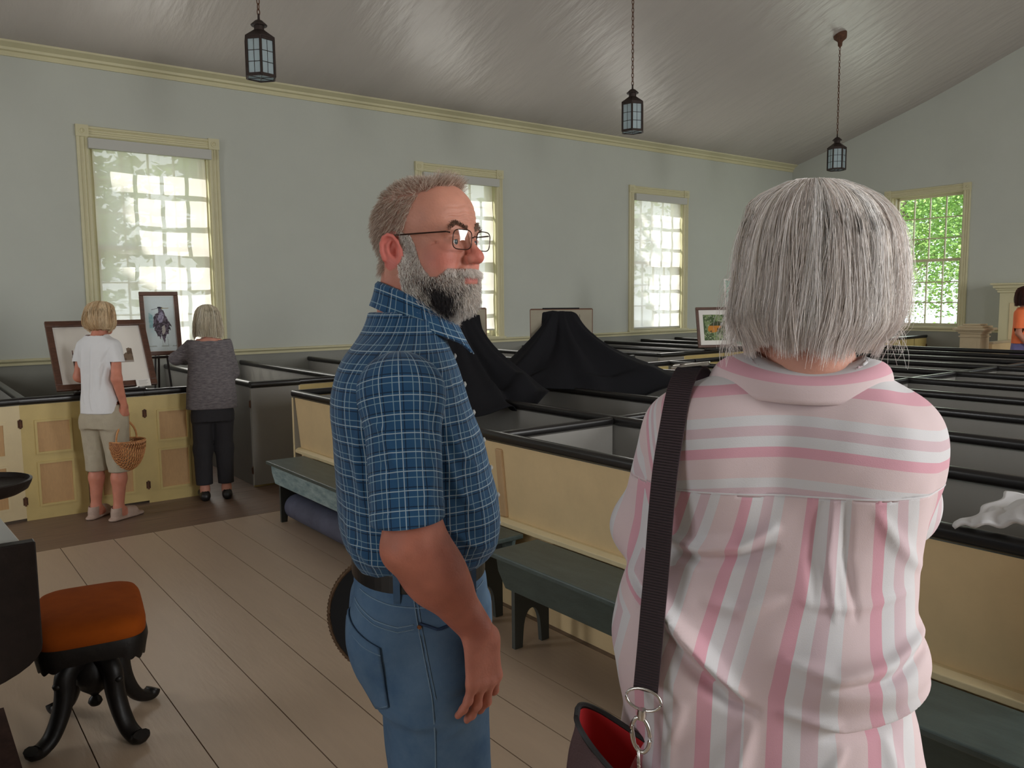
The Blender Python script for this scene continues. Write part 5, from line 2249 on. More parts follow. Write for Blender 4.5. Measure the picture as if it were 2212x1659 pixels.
# blue windowpane check
m, nt, b, sp, M, mix = cloth_mat('plaid_shirt')
PER = 0.031
def line(coord, off, w):
    f = M('FRACT', M('ADD', M('DIVIDE', coord, PER), 10.0 + off))
    d = M('ABSOLUTE', M('SUBTRACT', f, 0.5))
    mr = nt.nodes.new('ShaderNodeMapRange')
    mr.interpolation_type = 'SMOOTHSTEP'
    mr.inputs['From Min'].default_value = w
    mr.inputs['From Max'].default_value = w * 0.45
    nt.links.new(d, mr.inputs['Value'])
    return mr.outputs[0]
U, Vv = sp.outputs[0], sp.outputs[1]
base = mix(0.0, tuple(lin([40, 80, 116])), (0, 0, 0))
dk = M('MAXIMUM', line(U, 0.17, 0.045), line(Vv, 0.17, 0.045))
base = mix(M('MULTIPLY', dk, 0.75), base, tuple(lin([14, 26, 48])))
lt1 = M('MAXIMUM', line(U, 0.5 + 0.5, 0.035), line(Vv, 0.5 + 0.5, 0.035))
lt2 = M('MAXIMUM', line(U, 0.67, 0.028), line(Vv, 0.67, 0.028))
base = mix(M('MULTIPLY', lt1, 0.75), base, tuple(lin([176, 196, 206])))
base = mix(M('MULTIPLY', lt2, 0.55), base, tuple(lin([160, 190, 200])))
nt.links.new(base, b.inputs['Base Color'])

# pink and white striped cotton
m, nt, b, sp, M, mix = cloth_mat('pink_stripes')
P_W, P_D, P_R, P_P = [tuple(lin(c)) for c in ([210, 208, 211], [204, 181, 188], [212, 161, 174], [214, 194, 196])]
fr = M('FRACT', M('ADD', M('DIVIDE', sp.outputs[0], 0.077), 20.0))
c = ramp(nt, fr, [(0.0, P_W), (0.16, P_D), (0.32, P_W), (0.49, P_R), (0.66, P_P)])
nt.links.new(c, b.inputs['Base Color'])

# heathered grey knit
m = mat('grey_knit', tuple(lin([128, 122, 124])), 0.9, vary=0.9, vscale=26, col2=tuple(lin([78, 74, 80])), stretch=(1, 1, 5), bump=0.3, bscale=80)
mat('white_tee', tuple(lin([216, 216, 218])), 0.85, vary=0.05, vscale=10, bump=0.1, bscale=60)
mat('khaki_cotton', tuple(lin([172, 162, 142])), 0.85, vary=0.12, vscale=15, bump=0.15, bscale=90)
mat('black_trousers', tuple(lin([44, 43, 48])), 0.85, bump=0.15, bscale=90)
mat('orange_shirt', tuple(lin([240, 120, 70])), 0.8)
mat('purple_cloth', tuple(lin([120, 115, 165])), 0.85)
mat('black_leather', (0.012, 0.011, 0.011), 0.4)
mat('sandal_tan', tuple(lin([176, 152, 138])), 0.7, vary=0.15, vscale=40)
mat('denim', tuple(lin([104, 130, 156])), 0.9, spec=0.15, vary=0.42, vscale=7, bump=0.10, bscale=900, col2=tuple(lin([70, 98, 130])))
mat('denim_dark', tuple(lin([40, 62, 94])), 0.85, bump=0.3, bscale=420)
mat('denim_seam', tuple(lin([118, 144, 168])), 0.85, bump=0.3, bscale=300)
mat('white_button', tuple(lin([190, 190, 186])), 0.3)
mat('copper_rivet', (0.35, 0.16, 0.08), 0.35, metal=0.9)
mat('steel', (0.62, 0.60, 0.57), 0.25, metal=1.0)
mat('glasses_frame', (0.05, 0.025, 0.018), 0.3, metal=0.6)
mat('eye_white', (0.70, 0.66, 0.62), 0.15)
mat('iris', (0.05, 0.07, 0.08), 0.1)
mat('webbing', tuple(lin([62, 48, 52])), 0.7, spec=0.3)
mat('webbing_dark', tuple(lin([34, 26, 30])), 0.7)
mat('bag_cloth', tuple(lin([82, 60, 62])), 0.75, vary=0.15, vscale=12, bump=0.3, bscale=350)
mat('red_lining', tuple(lin([178, 30, 34])), 0.8)
mat('zip_black', (0.012, 0.011, 0.012), 0.6)
mat('straw_braid', tuple(lin([120, 92, 66])), 0.8, vary=0.6, vscale=120)
mat('hat_black', (0.008, 0.008, 0.009), 0.85)
mat_attr('skin', 0.52, 0.35, bump=0.12, bscale=220, subsurf=0.12, vary=0.06, vscale=60)


def yaw_R(deg, pitch=0, roll=0):
    """columns forward, left, up; +yaw turns to the left, +pitch looks up"""
    return rotm((0, 0, 1), rad(deg)) @ rotm((0, 1, 0), -rad(pitch)) @ rotm((1, 0, 0), rad(roll))


def solid(o, t, off=-1):
    md = o.modifiers.new('solid', 'SOLIDIFY')
    md.thickness = t
    md.offset = off
    return o


def uv_torso(V, c=(0, 0), r=0.16):
    a = np.arctan2(V[:, 0] - c[0], -(V[:, 1] - c[1]))       # seam on the +y side
    return np.stack([a * r, V[:, 2], V[:, 0] * 0], 1)


def uv_arm(V, a, b, r, ref=(1, 0, 0)):
    a, b = np.asarray(a, float), np.asarray(b, float)
    t = unit(b - a)
    e1 = unit(np.asarray(ref, float) - np.dot(ref, t) * t)
    e2 = np.cross(t, e1)
    q = V - a
    return np.stack([np.arctan2(q @ e2, q @ e1) * r, q @ t, q[:, 0] * 0], 1)


def patch(V, F, name, m, parent, tree_bvh, origin_pts, direction, off=0.002):
    pass


def surf_path(bvh, pts, d, off):
    """project points onto a surface along d, return lifted points"""
    out = []
    d = Vector(d).normalized()
    for p in pts:
        p = Vector(p)
        h = bvh.ray_cast(p - d * 0.6, d)
        if h[0] is not None:
            out.append(h[0] - d * off)
    return out


def strip_on(g, bvh, pts, d, w, off, m=None, n=24, th=0.002):
    """thin raised strip following a surface; pts polyline in 3D (approximately), d view direction for projection"""
    P_ = [Vector(p) for p in pts]
    L = [0]
    for a, b_ in zip(P_[:-1], P_[1:]):
        L.append(L[-1] + (b_ - a).length)
    res = []
    for i in range(n):
        s_ = L[-1] * i / (n - 1)
        k = max(j for j in range(len(L)) if L[j] <= s_ + 1e-9)
        k = min(k, len(P_) - 2)
        res.append(P_[k].lerp(P_[k + 1], (s_ - L[k]) / max(L[k + 1] - L[k], 1e-9)))
    q = surf_path(bvh, res, d, off)
    if len(q) < 2:
        return
    dv = Vector(d).normalized()
    vs = []
    for i in range(len(q)):
        t = (q[min(i + 1, len(q) - 1)] - q[max(i - 1, 0)]).normalized()
        sd = t.cross(dv).normalized()
        nn = sd.cross(t).normalized()
        if nn.dot(dv) > 0:
            nn = -nn
        vs += [q[i] - sd * w / 2 - nn * 0.002, q[i] - sd * w / 2 * .8 + nn * th, q[i] + sd * w / 2 * .8 + nn * th, q[i] + sd * w / 2 - nn * 0.002]
    fs = []
    for i in range(len(q) - 1):
        for k in range(3):
            a = i * 4 + k
            fs.append((a, a + 1, a + 5, a + 4))
    g.add(vs, fs, m)


def bvh_of(V, F):
    return BVHTree.FromPolygons([tuple(v) for v in V], [tuple(int(i) for i in f) for f in F])


def shoe(S, heel, d, L=0.27, w=0.045, h=0.06):
    heel = np.asarray(heel, float)
    d = unit(d)
    S.cap(heel + d * 0.03 + [0, 0, 0.035], heel + d * (L - 0.06) + [0, 0, 0.025], 0.034, 0.036, 0.02)
    S.cap(heel + d * 0.05 + [0, 0, 0.06], heel + d * 0.12 + [0, 0, 0.05], 0.034, 0.03, 0.02)
    S.cap(heel + d * (L - 0.10) + [0, 0, 0.022], heel + d * (L - 0.04) + [0, 0, 0.020], 0.042, 0.030, 0.02)


# =================================================================== the bearded man
def build_man():
    az = 118
    root = thing('person', 'bearded man with glasses in a blue checked short sleeved shirt and jeans', 'person',
                 (0.794, 1.340, 0), rad(90 - az), None)
    HO = np.array([0.029, 0.0, 1.727])
    HR = yaw_R(-40, 1, 0)
    S = SDF()
    add_head(S, HO, HR, 1.0)
    # neck and shoulders
    S.cap((-0.022, 0, 1.50), (0.002, 0, 1.645), 0.060, 0.055, 0.03)
    S.cap((-0.030, 0, 1.50), (-0.012, 0, 1.68), 0.045, 0.043, 0.03)
    S.cap((-0.005, 0, 1.50), (0.030, -0.005, 1.625), 0.048, 0.045, 0.035)
    S.stack([(1.02, 0, 0, .10, .14), (1.15, 0, 0, .11, .15), (1.3, -.01, 0, .12, .16), (1.42, -.02, 0, .105, .16), (1.48, -.02, 0, .09, .14), (1.52, -.02, 0, .07, .10), (1.545, -.02, 0, .04, .06)], 0.03)
    # near (right) arm with detailed forearm
    sh, el, wr = np.array([-0.028, -0.165, 1.445]), np.array([-0.026, -0.245, 1.220]), np.array([0.084, -0.205, 1.055])
    S.cap((-.02, -.10, 1.44), sh, 0.05, 0.042, 0.03)
    S.cap(sh, el, 0.042, 0.045, 0.03)
    S.cap(el, el + (wr - el) * 0.35, 0.044, 0.0455, 0.02)
    S.cap(el + (wr - el) * 0.30, wr, 0.0450, 0.0290, 0.03)
    S.ell(el + np.array([-0.012, -0.008, -0.004]), (0.031, 0.028, 0.031), 0.02)
    S.cap(el + np.array([0.02, 0, 0.03]), el + (wr - el) * 0.55 + np.array([0.012, 0, 0.008]), 0.030, 0.022, 0.03)
    hd = np.array([0.06, 0.012, -1.0])
    add_hand(S, wr + np.array([0.008, 0, -0.012]), hd, (-0.62, 0.78, 0.0), (0.78, 0.62, 0.0), curl=(44, 30, 22, 20), spread=2.2, sc=1.04, thumb=(0.75, 0.45, 0.45))
    # far (left) arm
    shl, ell_, wrl = np.array([-0.028, 0.165, 1.445]), np.array([-0.06, 0.245, 1.21]), np.array([-0.075, 0.235, 1.05])
    S.cap((-.02, .10, 1.44), shl, 0.05, 0.042, 0.03)
    S.cap(shl, ell_, 0.042, 0.044, 0.03)
    S.cap(ell_, wrl, 0.046, 0.030, 0.03)
    add_hand(S, wrl, (-0.05, 0.05, -1), (-0.1, -0.95, 0), (0.95, -0.1, 0), curl=(75, 75, 75, 70), sc=1.0)
    V, F = S.mesh(0.0021)
    V = laplace(V, F, 1, 0.35)
    N = vnormals(V, F)
    # forehead furrows, crow's feet, cheek line
    hh = (V - HO) @ HR
    fr = (hh[:, 0] > .045) & (hh[:, 2] > .018) & (hh[:, 2] < .08)
    yy = np.abs(hh[:, 1])
    gro = 0
    for z0, a_ in ((.034, .0020), (.043, .0022), (.052, .0017), (.062, .0010)):
        zc = z0 - .012 * np.clip((yy - .03) / .025, 0, 1) ** 2 + .002 * np.sin(yy * 160)
        gro = gro + a_ * np.exp(-((hh[:, 2] - zc) / .0020) ** 2) * np.clip((.055 - yy) / .015, 0, 1)
    V = V - N * (gro * fr)[:, None]
    crow = (hh[:, 0] > .03) & (hh[:, 0] < .072) & (yy > .045)
    gro = 0
    for k_ in range(4):
        zc = (.003 - k_ * .004) + (k_ - 1.5) * .35 * (.070 - hh[:, 0])
        gro = gro + .0013 * np.exp(-((hh[:, 2] - zc) / .0014) ** 2) * np.clip((hh[:, 0] - .038) / .012, 0, 1)
    V = V - N * (gro * crow)[:, None]
    N = vnormals(V, F)
    # colours
    h = (V - HO) @ HR                      # head frame
    head = (V[:, 2] > 1.56)
    n1 = n3(V, 60, 1)
    n2 = n3(V, 18, 2)
    c = lin([196, 138, 118])[None] * np.ones((len(V), 3))
    def tint(col, a):
        nonlocal c
        a = np.clip(a, 0, 1)[:, None]
        c = c * (1 - a) + lin(col)[None] * a
    tint([206, 112, 102], np.exp(-(((h[:, 0] - .06) / .035) ** 2 + ((np.abs(h[:, 1]) - .045) / .03) ** 2 + ((h[:, 2] + .035) / .03) ** 2)) * .85 * head)
    tint([206, 108, 96], np.exp(-(((h[:, 0] - .11) / .02) ** 2 + (h[:, 1] / .022) ** 2 + ((h[:, 2] + .03) / .022) ** 2)) * .9 * head)
    ear = (np.abs(h[:, 1]) > .0735) & (((h[:, 0] + .026) / .024) ** 2 + ((h[:, 2] + .014) / .036) ** 2 < 1)
    tint([212, 112, 104], ear * .8)
    tint([186, 112, 92], np.clip((-.055 - h[:, 2] - .4 * (h[:, 0] + .02)) / .03, 0, 1) * (V[:, 2] > 1.5) * .8)
    arm = V[:, 2] < 1.40
    c[arm] = lin([184, 116, 96])
    tint([158, 88, 72], arm * np.clip((n2 - .35) * 1.8, 0, .7))
    hand = V[:, 2] < 1.08
    tint([196, 128, 110], np.clip((1.075 - V[:, 2]) / .04, 0, 1) * hand * .7)
    tint([150, 96, 82], (np.exp(-((h[:, 2] + .068) / .004) ** 2) * (h[:, 0] > .08) * (np.abs(h[:, 1]) < .024)) * .9)
    tint([186, 104, 98], (np.exp(-((h[:, 2] + .069) / .010) ** 2) * (h[:, 0] > .087) * (np.abs(h[:, 1]) < .022)) * .8)
    c *= (0.90 + 0.2 * n1)[:, None]

    # ---- hair masks in the head frame
    x, y, z = h[:, 0], np.abs(h[:, 1]), h[:, 2]
    side_limit = 0.012 + 0.02 * np.clip((z - .05) / .05, -1, 1)
    scalp = head & ~ear & (
        ((z > 0.012) & (x < side_limit) & (z < .10)) |
        ((x < -.035) & (z > -.052 - .0 * x)) | ((z >= .088) & (x < .062 - .7 * np.maximum(y - .02, 0))) & (y < .06))
    scalp &= ~((x > -.045) & (z < .016) & (y > .05))
    x1 = np.interp(x, [-.01, .012, .022, .035, .05, .064, .078, .12], [.02, .012, -.022, -.046, -.064, -.064, -.050, -.049])
    beard = head & ~ear & (z < x1) & (x > np.interp(z, [-.13, -.10, -.06, 0], [-.002, -.005, -.010, -.012])) & (z > -.145)
    lips = (np.abs(z + .0715) < .0065) & (y < .022) & (x > .082)
    beard &= ~lips
    beard &= ~((z > -.054) & (y < .010) & (x > .098))
    tint([120, 100, 92], scalp * .45)
    tint([120, 112, 108], beard * .7)
    body = np_mesh('body', V, F, 'skin', root, True, col=c)
    r = np.random.RandomState(4)
    fwd, lft, up = HR[:, 0], HR[:, 1], HR[:, 2]
    # ---- short hair
    ids = np.nonzero(scalp)[0]
    nh = 14000
    pick = ids[r.randint(0, len(ids), nh)]
    hz = h[pick]
    thin = np.exp(-(((hz[:, 2] - .115) / .03) ** 2)) * (hz[:, 0] < .03)
    keep = r.rand(nh) > 0.35 * thin
    pick = pick[keep]
    hz = h[pick]
    P0 = V[pick] + r.normal(0, .0008, (len(pick), 3))
    nrm = N[pick]
    fore = np.clip((hz[:, 0] - .02) / .03, 0, 1) * (hz[:, 2] > .085)
    back = (hz[:, 0] < -.02) & (hz[:, 2] < .08)
    d = nrm * 0.65 + (-up)[None] * np.where(hz[:, 2] < .085, .75, .0)[:, None] + (-fwd)[None] * np.where(fore > 0, -1.0 * fore, .35)[:, None] + up[None] * (.55 * fore)[:, None]
    d += r.normal(0, .28, d.shape)
    d /= np.linalg.norm(d, axis=1)[:, None]
    L = np.where(fore > 0.3, .023, np.where(back, .0125, .010)) * r.uniform(.6, 1.25, len(pick))
    u = np.linspace(0, 1, 5)
    g0 = np.where(hz[:, 2] < .085, .25, .05)[:, None] * (-up)[None]
    P = P0[:, None] + d[:, None] * (L[:, None] * u[None])[..., None] + (g0[:, None] * (L[:, None] * u[None] ** 2)[..., None])
    gcol = np.array([lin(q) for q in ([190, 166, 148], [156, 132, 116], [212, 194, 180], [228, 214, 200], [172, 148, 130])])
    cc = gcol[r.randint(0, 5, len(pick))]
    light = np.clip((hz[:, 0] + .03) / .05, 0, 1) * (hz[:, 2] < .07)
    cc = cc * (1 - light[:, None] * .5) + lin([186, 168, 152])[None] * light[:, None] * .5
    strands('hair', P, 0.00032 * r.uniform(.7, 1.3, len(pick)), cc, root)
    # ---- beard
    ids = np.nonzero(beard)[0]
    nb = 20000
    pick = ids[r.randint(0, len(ids), nb)]
    hz = h[pick]
    chin = np.clip((-.070 - hz[:, 2]) / .03, 0, 1)
    mous = (hz[:, 0] > .075) & (hz[:, 2] > -.062)
    low = np.clip((-.09 - hz[:, 2]) / .03, 0, 1)
    d = N[pick] * (0.55 + .15 * chin[:, None]) + (-up)[None] * (0.85) + fwd[None] * (.25 + .1 * chin)[:, None]
    d += r.normal(0, .22, d.shape)
    sgn = np.sign(hz[:, 1])
    d += np.where(mous, .5, 0)[:, None] * (lft[None] * sgn[:, None])
    d /= np.linalg.norm(d, axis=1)[:, None]
    L = (.0075 + .010 * chin + .003 * low) * r.uniform(.6, 1.2, nb)
    L = np.where(mous, .011 * r.uniform(.7, 1.2, nb), L)
    inw = (-(V[pick] - (HO + fwd * .04)) * [1, 1, 0])
    P = V[pick][:, None] + d[:, None] * (L[:, None] * u[None])[..., None] + inw[:, None] * (0.10 * chin[:, None] * u[None] ** 2)[..., None]
    P += r.normal(0, .0007, P.shape) * u[None, :, None]
    white = lin([253, 248, 242])
    grey = lin([222, 210, 200])
    dark = lin([66, 62, 64])
    nn_ = n3(V[pick], 70, 5)
    # dark patch along the jaw, pale sideburn, moustache and chin tip
    dk = np.exp(-(((hz[:, 0] - .056) / .024) ** 2 + ((hz[:, 2] + .104) / .024) ** 2)) * (np.abs(hz[:, 1]) > .022)
    dk = np.clip(dk * 1.5 + (nn_ - .5) * .5, 0, 1) * (hz[:, 2] < -.06)
    pale = np.clip((.03 - hz[:, 0]) / .03, 0, 1) + mous * 1.0
    cc = np.where(r.rand(nb)[:, None] < np.clip(.45 + pale * .5, 0, .95)[:, None], white[None], grey[None])
    cc = np.where(r.rand(nb)[:, None] < dk[:, None], dark[None], cc)
    strands('beard', P, 0.00031 * r.uniform(.7, 1.3, nb), cc * r.uniform(.8, 1.1, nb)[:, None], root)
    # ---- eyebrows
    for s_ in (-1, 1):
        sel = head & (np.abs(z - (.021 + .010 * np.clip((y - .012) / .02, 0, 1) - .010 * np.clip((y - .034) / .014, 0, 1.5))) < .0042) & (h[:, 1] * s_ > .010) & (y < .050) & (x > .055)
        ids = np.nonzero(sel)[0]
        if len(ids):
            pick = ids[r.randint(0, len(ids), 300)]
            d = N[pick] * .6 + lft[None] * s_ * .8 + up[None] * .35 + r.normal(0, .2, (300, 3))
            d /= np.linalg.norm(d, axis=1)[:, None]
            P = V[pick][:, None] + d[:, None] * (0.0065 * r.uniform(.6, 1.3, 300)[:, None] * u[None])[..., None]
            strands('eyebrow', P, 0.00040, np.array([lin([128, 104, 88])] * 300) * r.uniform(.6, 1.3, 300)[:, None], root)
    # ---- eyes
    for s_ in (-1, 1):
        g = G()
        ce = HO + HR @ np.array([0.0742, s_ * .032, -.0018])
        vs, fs, ms = [], [], []
        nlat, nlon = 14, 24
        gz = unit(HR @ np.array([1.0, 0.0, 0.05]))
        e1 = unit(np.cross(gz, up))
        e2 = np.cross(gz, e1)
        ring_r = [0, 12, 24, 30, 42, 60, 80, 100, 130, 160, 180]
        for a in ring_r:
            for q in range(nlon):
                t = 2 * PI * q / nlon
                vs.append(ce + 0.0124 * (gz * math.cos(rad(a)) + (e1 * math.cos(t) + e2 * math.sin(t)) * math.sin(rad(a))))
        for i in range(len(ring_r) - 1):
            f = [(i * nlon + q, i * nlon + (q + 1) % nlon, (i + 1) * nlon + (q + 1) % nlon, (i + 1) * nlon + q) for q in range(nlon)]
            g.add([], [], None)
            if i < 3:
                g_iris = f if i == 0 else g_iris + f
            else:
                fs += f
        g.add(vs, fs, 'eye_white')
        g.f += [list(q) for q in g_iris]
        k = g.mi('iris')
        g.m += [k] * len(g_iris)
        g.build('eye', None, root, smooth=True, angle=180, fix=False)
    # ---- glasses
    gl = thing('glasses', None, None)
    gl.parent = root
    rim, lens = G(), G()
    def HP(a, b_, c_):
        return HO + HR @ np.array([a, b_, c_])
    for s_ in (-1, 1):
        pts = []
        w2, h2 = .0265, .0175
        cy, cz = s_ * .0345, .0005
        for q in range(28):
            t = 2 * PI * q / 28
            yy = w2 * math.copysign(abs(math.cos(t)) ** .55, math.cos(t))
            zz = h2 * math.copysign(abs(math.sin(t)) ** .55, math.sin(t))
            xx = .1035 - 0.10 * abs(cy + yy) * .9 + 0.12 * zz
            pts.append(HP(xx, cy + yy, cz + zz))
        rim.tube([Vector(p) for p in pts], 0.0010, 6, closed=True)
        n_ = len(pts)
        cen = HP(.1045 - .1 * abs(cy) * .9, cy, cz)
        vs = [cen] + pts
        lens.add(vs, [(0, 1 + q, 1 + (q + 1) % n_) for q in range(n_)])
        # temple
        rim.tube([Vector(HP(*p)) for p in ((.0975 - .1 * .061 * .9, s_ * .061, .012), (.090, s_ * .070, .013), (.05, s_ * .0745, .013), (.0, s_ * .0785, .013), (-.022, s_ * .082, .013), (-.036, s_ * .083, .0), (-.042, s_ * .082, -.014))], 0.0015, 6)
    rim.tube([Vector(HP(*p)) for p in ((.1025, -.0085, .004), (.107, -.004, .0065), (.107, .004, .0065), (.1025, .0085, .004))], 0.0012, 6)
    rim.build('rim', 'glasses_frame', gl, smooth=True)
    if 'lens_glass' not in MATS:
        mm = bpy.data.materials.new('lens_glass')
        mm.use_nodes = True
        t_ = mm.node_tree
        t_.nodes.clear()
        o_ = t_.nodes.new('ShaderNodeOutputMaterial')
        a_ = t_.nodes.new('ShaderNodeBsdfTransparent')
        a_.inputs[0].default_value = (.96, .97, .97, 1)
        b_ = t_.nodes.new('ShaderNodeBsdfGlossy')
        b_.inputs['Roughness'].default_value = .02
        x_ = t_.nodes.new('ShaderNodeMixShader')
        x_.inputs[0].default_value = .09
        t_.links.new(a_.outputs[0], x_.inputs[1])
        t_.links.new(b_.outputs[0], x_.inputs[2])
        t_.links.new(x_.outputs[0], o_.inputs[0])
        MATS['lens_glass'] = mm
    lens.build('lenses', 'lens_glass', gl, smooth=True, angle=180)

    # ---- shirt torso
    S = SDF()
    S.stack([(1.09, -.003, 0, .104, .142), (1.115, -.003, 0, .112, .150), (1.135, -.002, 0, .128, .168), (1.155, -.001, 0, .143, .185), (1.19, -.002, 0, .150, .192), (1.25, -.004, 0, .151, .194), (1.30, -.009, 0, .148, .193), (1.36, -.017, 0, .142, .192),
             (1.41, -.026, 0, .133, .19), (1.455, -.032, 0, .124, .186), (1.495, -.033, 0, .112, .172), (1.525, -.030, 0, .097, .148), (1.55, -.026, 0, .083, .118), (1.575, -.020, 0, .075, .092), (1.60, -.016, 0, .070, .080)], 0.02, e=2.3)
    S.ell((0.06, 0, 1.215), (0.085, 0.15, 0.09), 0.04)
    S.ell((-0.075, -0.085, 1.44), (0.06, 0.08, 0.085), 0.05)
    S.ell((-0.075, 0.085, 1.44), (0.06, 0.08, 0.085), 0.05)
    for s_ in (-1, 1):
        S.cap((-.028, s_ * .11, 1.470), (-.028, s_ * .145, 1.455), 0.056, 0.056, 0.04)
    V, F = S.mesh(0.0042)
    V, F = cut(V, F, (V[:, 2] > 1.105) & (V[:, 2] < 1.592 - 0.25 * np.clip(V[:, 0], -.05, .09)))
    N = vnormals(V, F)
    N[:] *= 1
    ang = np.arctan2(V[:, 1], V[:, 0])
    # folds: soft vertical wrinkles that gather towards the belt, drag lines from the armpit
    q = np.stack([ang * 3.2, V[:, 2] * 0.9, V[:, 2] * 0], 1)
    low = np.clip((1.33 - V[:, 2]) / .18, 0, 1)
    dsp = 0.011 * low * (n3(np.stack([ang * 2.6, V[:, 2] * 3.0, 0 * ang], 1), 1.6, 3) - .5)
    dsp += 0.006 * (n3(np.stack([V[:, 0] * 12 + V[:, 2] * 9, V[:, 1] * 9, V[:, 2] * 12], 1), 1.0, 9) - .5)
    dsp += fold_lines(V[:, [0, 2]], [
        ([(.035, 1.42), (.06, 1.36), (.10, 1.32)], .006, .010), ([(.03, 1.38), (.055, 1.30), (.09, 1.25)], .006, .010), ([(.06, 1.48), (.085, 1.43), (.11, 1.37)], -.004, .010),
        ([(-.10, 1.42), (-.11, 1.35), (-.10, 1.27)], .006, .010), ([(-.12, 1.34), (-.13, 1.25), (-.115, 1.19)], -.005, .012),
        ([(.04, 1.23), (.085, 1.19), (.13, 1.175)], .005, .008), ([(.03, 1.19), (.08, 1.16), (.12, 1.155)], -.004, .008), ([(-.13, 1.20), (-.09, 1.165), (-.05, 1.16)], .005, .008),
        ([(-.06, 1.52), (-.09, 1.50), (-.11, 1.46)], .004, .010), ([(.02, 1.53), (.045, 1.49), (.06, 1.45)], .004, .010)])
    V = V + N * dsp[:, None]
    uvt = uv_torso(V, (-.01, 0), .165)
    uvt[:, 0] += 0.35 * np.clip(V[:, 2] - 1.48, 0, .2) * np.sin(ang)
    parts = [(V, F, uvt)]
    # sleeves
    for s_ in (-1, 1):
        S = SDF()
        a = np.array([-.034, s_ * .165, 1.462])
        e_ = np.array([-.030, s_ * .243, 1.235])
        S.cap(a, e_, 0.0675, 0.0600, 0.02)
        S.ell((-.034, s_ * .158, 1.462), (0.073, .068, .070), 0.03)
        Vs, Fs = S.mesh(0.0036)
        Ns = vnormals(Vs, Fs)
        cutz = 1.2625 + 0.08 * (Vs[:, 0] + .03)
        inner = (s_ * Vs[:, 1] < .130)
        Vs2, Fs2 = cut(Vs, Fs, (Vs[:, 2] > cutz) & ~inner)
        Vs2 = snap_hem(Vs2, Fs2, lambda q: 1.2625 + 0.08 * (q[:, 0] + .03))
        N2 = vnormals(Vs2, Fs2)
        dd = 0.006 * (n3(np.stack([Vs2[:, 0] * 14, Vs2[:, 1] * 14, Vs2[:, 2] * 5], 1), 1, 6) - .5)
        dd += fold_lines(Vs2[:, [0, 2]], [([(-.09, 1.43), (-.065, 1.41), (-.05, 1.36)], .005, .007), ([(.01, 1.46), (.015, 1.41), (.0, 1.36)], -.004, .008),
                                          ([(-.08, 1.37), (-.05, 1.34), (-.04, 1.30)], -.003, .008), ([(.015, 1.36), (.0, 1.31), (.01, 1.28)], .004, .008)])
        # hem ridge
        hz_ = Vs2[:, 2] - (1.2625 + 0.08 * (Vs2[:, 0] + .03))
        dd += 0.0014 * (hz_ < .024)
        # seam groove at the shoulder
        Vs2 = Vs2 + N2 * dd[:, None]
        uva = uv_arm(Vs2, a, e_, .064)
        uva[:, 0] += 0.004
        parts.append((Vs2, Fs2, uva))
    VV, FF, UU, o_ = [], [], [], 0
    for a, b_, u_ in parts:
        VV.append(a)
        FF.append(b_ + o_)
        UU.append(u_)
        o_ += len(a)
    VV, FF, UU = np.concatenate(VV), np.concatenate(FF), np.concatenate(UU)
    sh_o = np_mesh('shirt', VV, FF, 'plaid_shirt', root, True, uv=UU)
    solid(sh_o, 0.0022, -1)
    # collar: stand plus turned-down leaf
    nphi, nr = 72, 12
    Vc, Uc = [], []
    for i in range(nphi + 1):
        ph = rad(14 + 332 * i / nphi)          # 0 = front
        cph, sph = math.cos(ph), math.sin(ph)
        bk = (1 - cph) / 2                     # 0 front .. 1 back
        ztop = 1.592 + 0.064 * bk
        lw = 0.058 - 0.018 * bk + 0.020 * max(0, 1 - abs(((ph + PI) % (2 * PI)) - PI) / rad(40))
        rx, ry = 0.062, 0.062
        cx = -0.002 + 0.008 * (1 - bk)
        prof_ = [(-.004, -.030, 0), (-.002, -.014, 0), (0.0, -.002, 0), (.0035, .0015, 0), (.008, -.003, 0)]
        for k in range(1, 8):
            t = k / 7
            prof_.append((.008 + (.006 + .012 * (1 - bk)) * t + .006 * t * t, -.003 - lw * t, 0))
        for k, (dr, dz, _) in enumerate(prof_):
            fx = 0.010 * (1 - bk) * max(0, -dz) / .06
            Vc.append((cx + (rx + dr) * cph + fx, (ry + dr) * sph, ztop + dz))
            Uc.append((ph * .08, dz * 1.0 + dr * .5 + .3, 0))
    K = len(prof_)
    Fc = [(i * K + k, (i + 1) * K + k, (i + 1) * K + k + 1, i * K + k + 1) for i in range(nphi) for k in range(K - 1)]
    co = np_mesh('collar', Vc, Fc, 'plaid_shirt', sh_o, True, uv=np.array(Uc))
    solid(co, 0.0022, 0)
    bvh = bvh_of(VV, FF)
    # seams: shoulder seam ring, yoke, placket, buttons
    g = G()
    for s_ in (-1, 1):
        ring = []
        for k in range(30):
            t = 2 * PI * k / 30
            p = Vector((-.036 + .078 * math.cos(t), s_ * .132, 1.462 + .074 * math.sin(t)))
            ring.append(p)
    for zz in (1.515, 1.46, 1.405, 1.35, 1.295, 1.24, 1.185):
        h = bvh.ray_cast(Vector((0.5, -0.006, zz)), Vector((-1, 0, 0)))
        if h[0] is not None:
            c_ = h[0] + Vector((0.0035, 0, 0))
            n_ = 12
            vs = [c_ + Vector((0.0022, 0, 0))] + [c_ + Vector((0, .0055 * math.cos(2 * PI * q / n_), .0055 * math.sin(2 * PI * q / n_))) for q in range(n_)]
            vs += [v - Vector((.003, 0, 0)) for v in vs[1:]]
            g.add(vs, [(0, 1 + q, 1 + (q + 1) % n_) for q in range(n_)] + [(1 + q, 1 + n_ + q, 1 + n_ + (q + 1) % n_, 1 + (q + 1) % n_) for q in range(n_)])
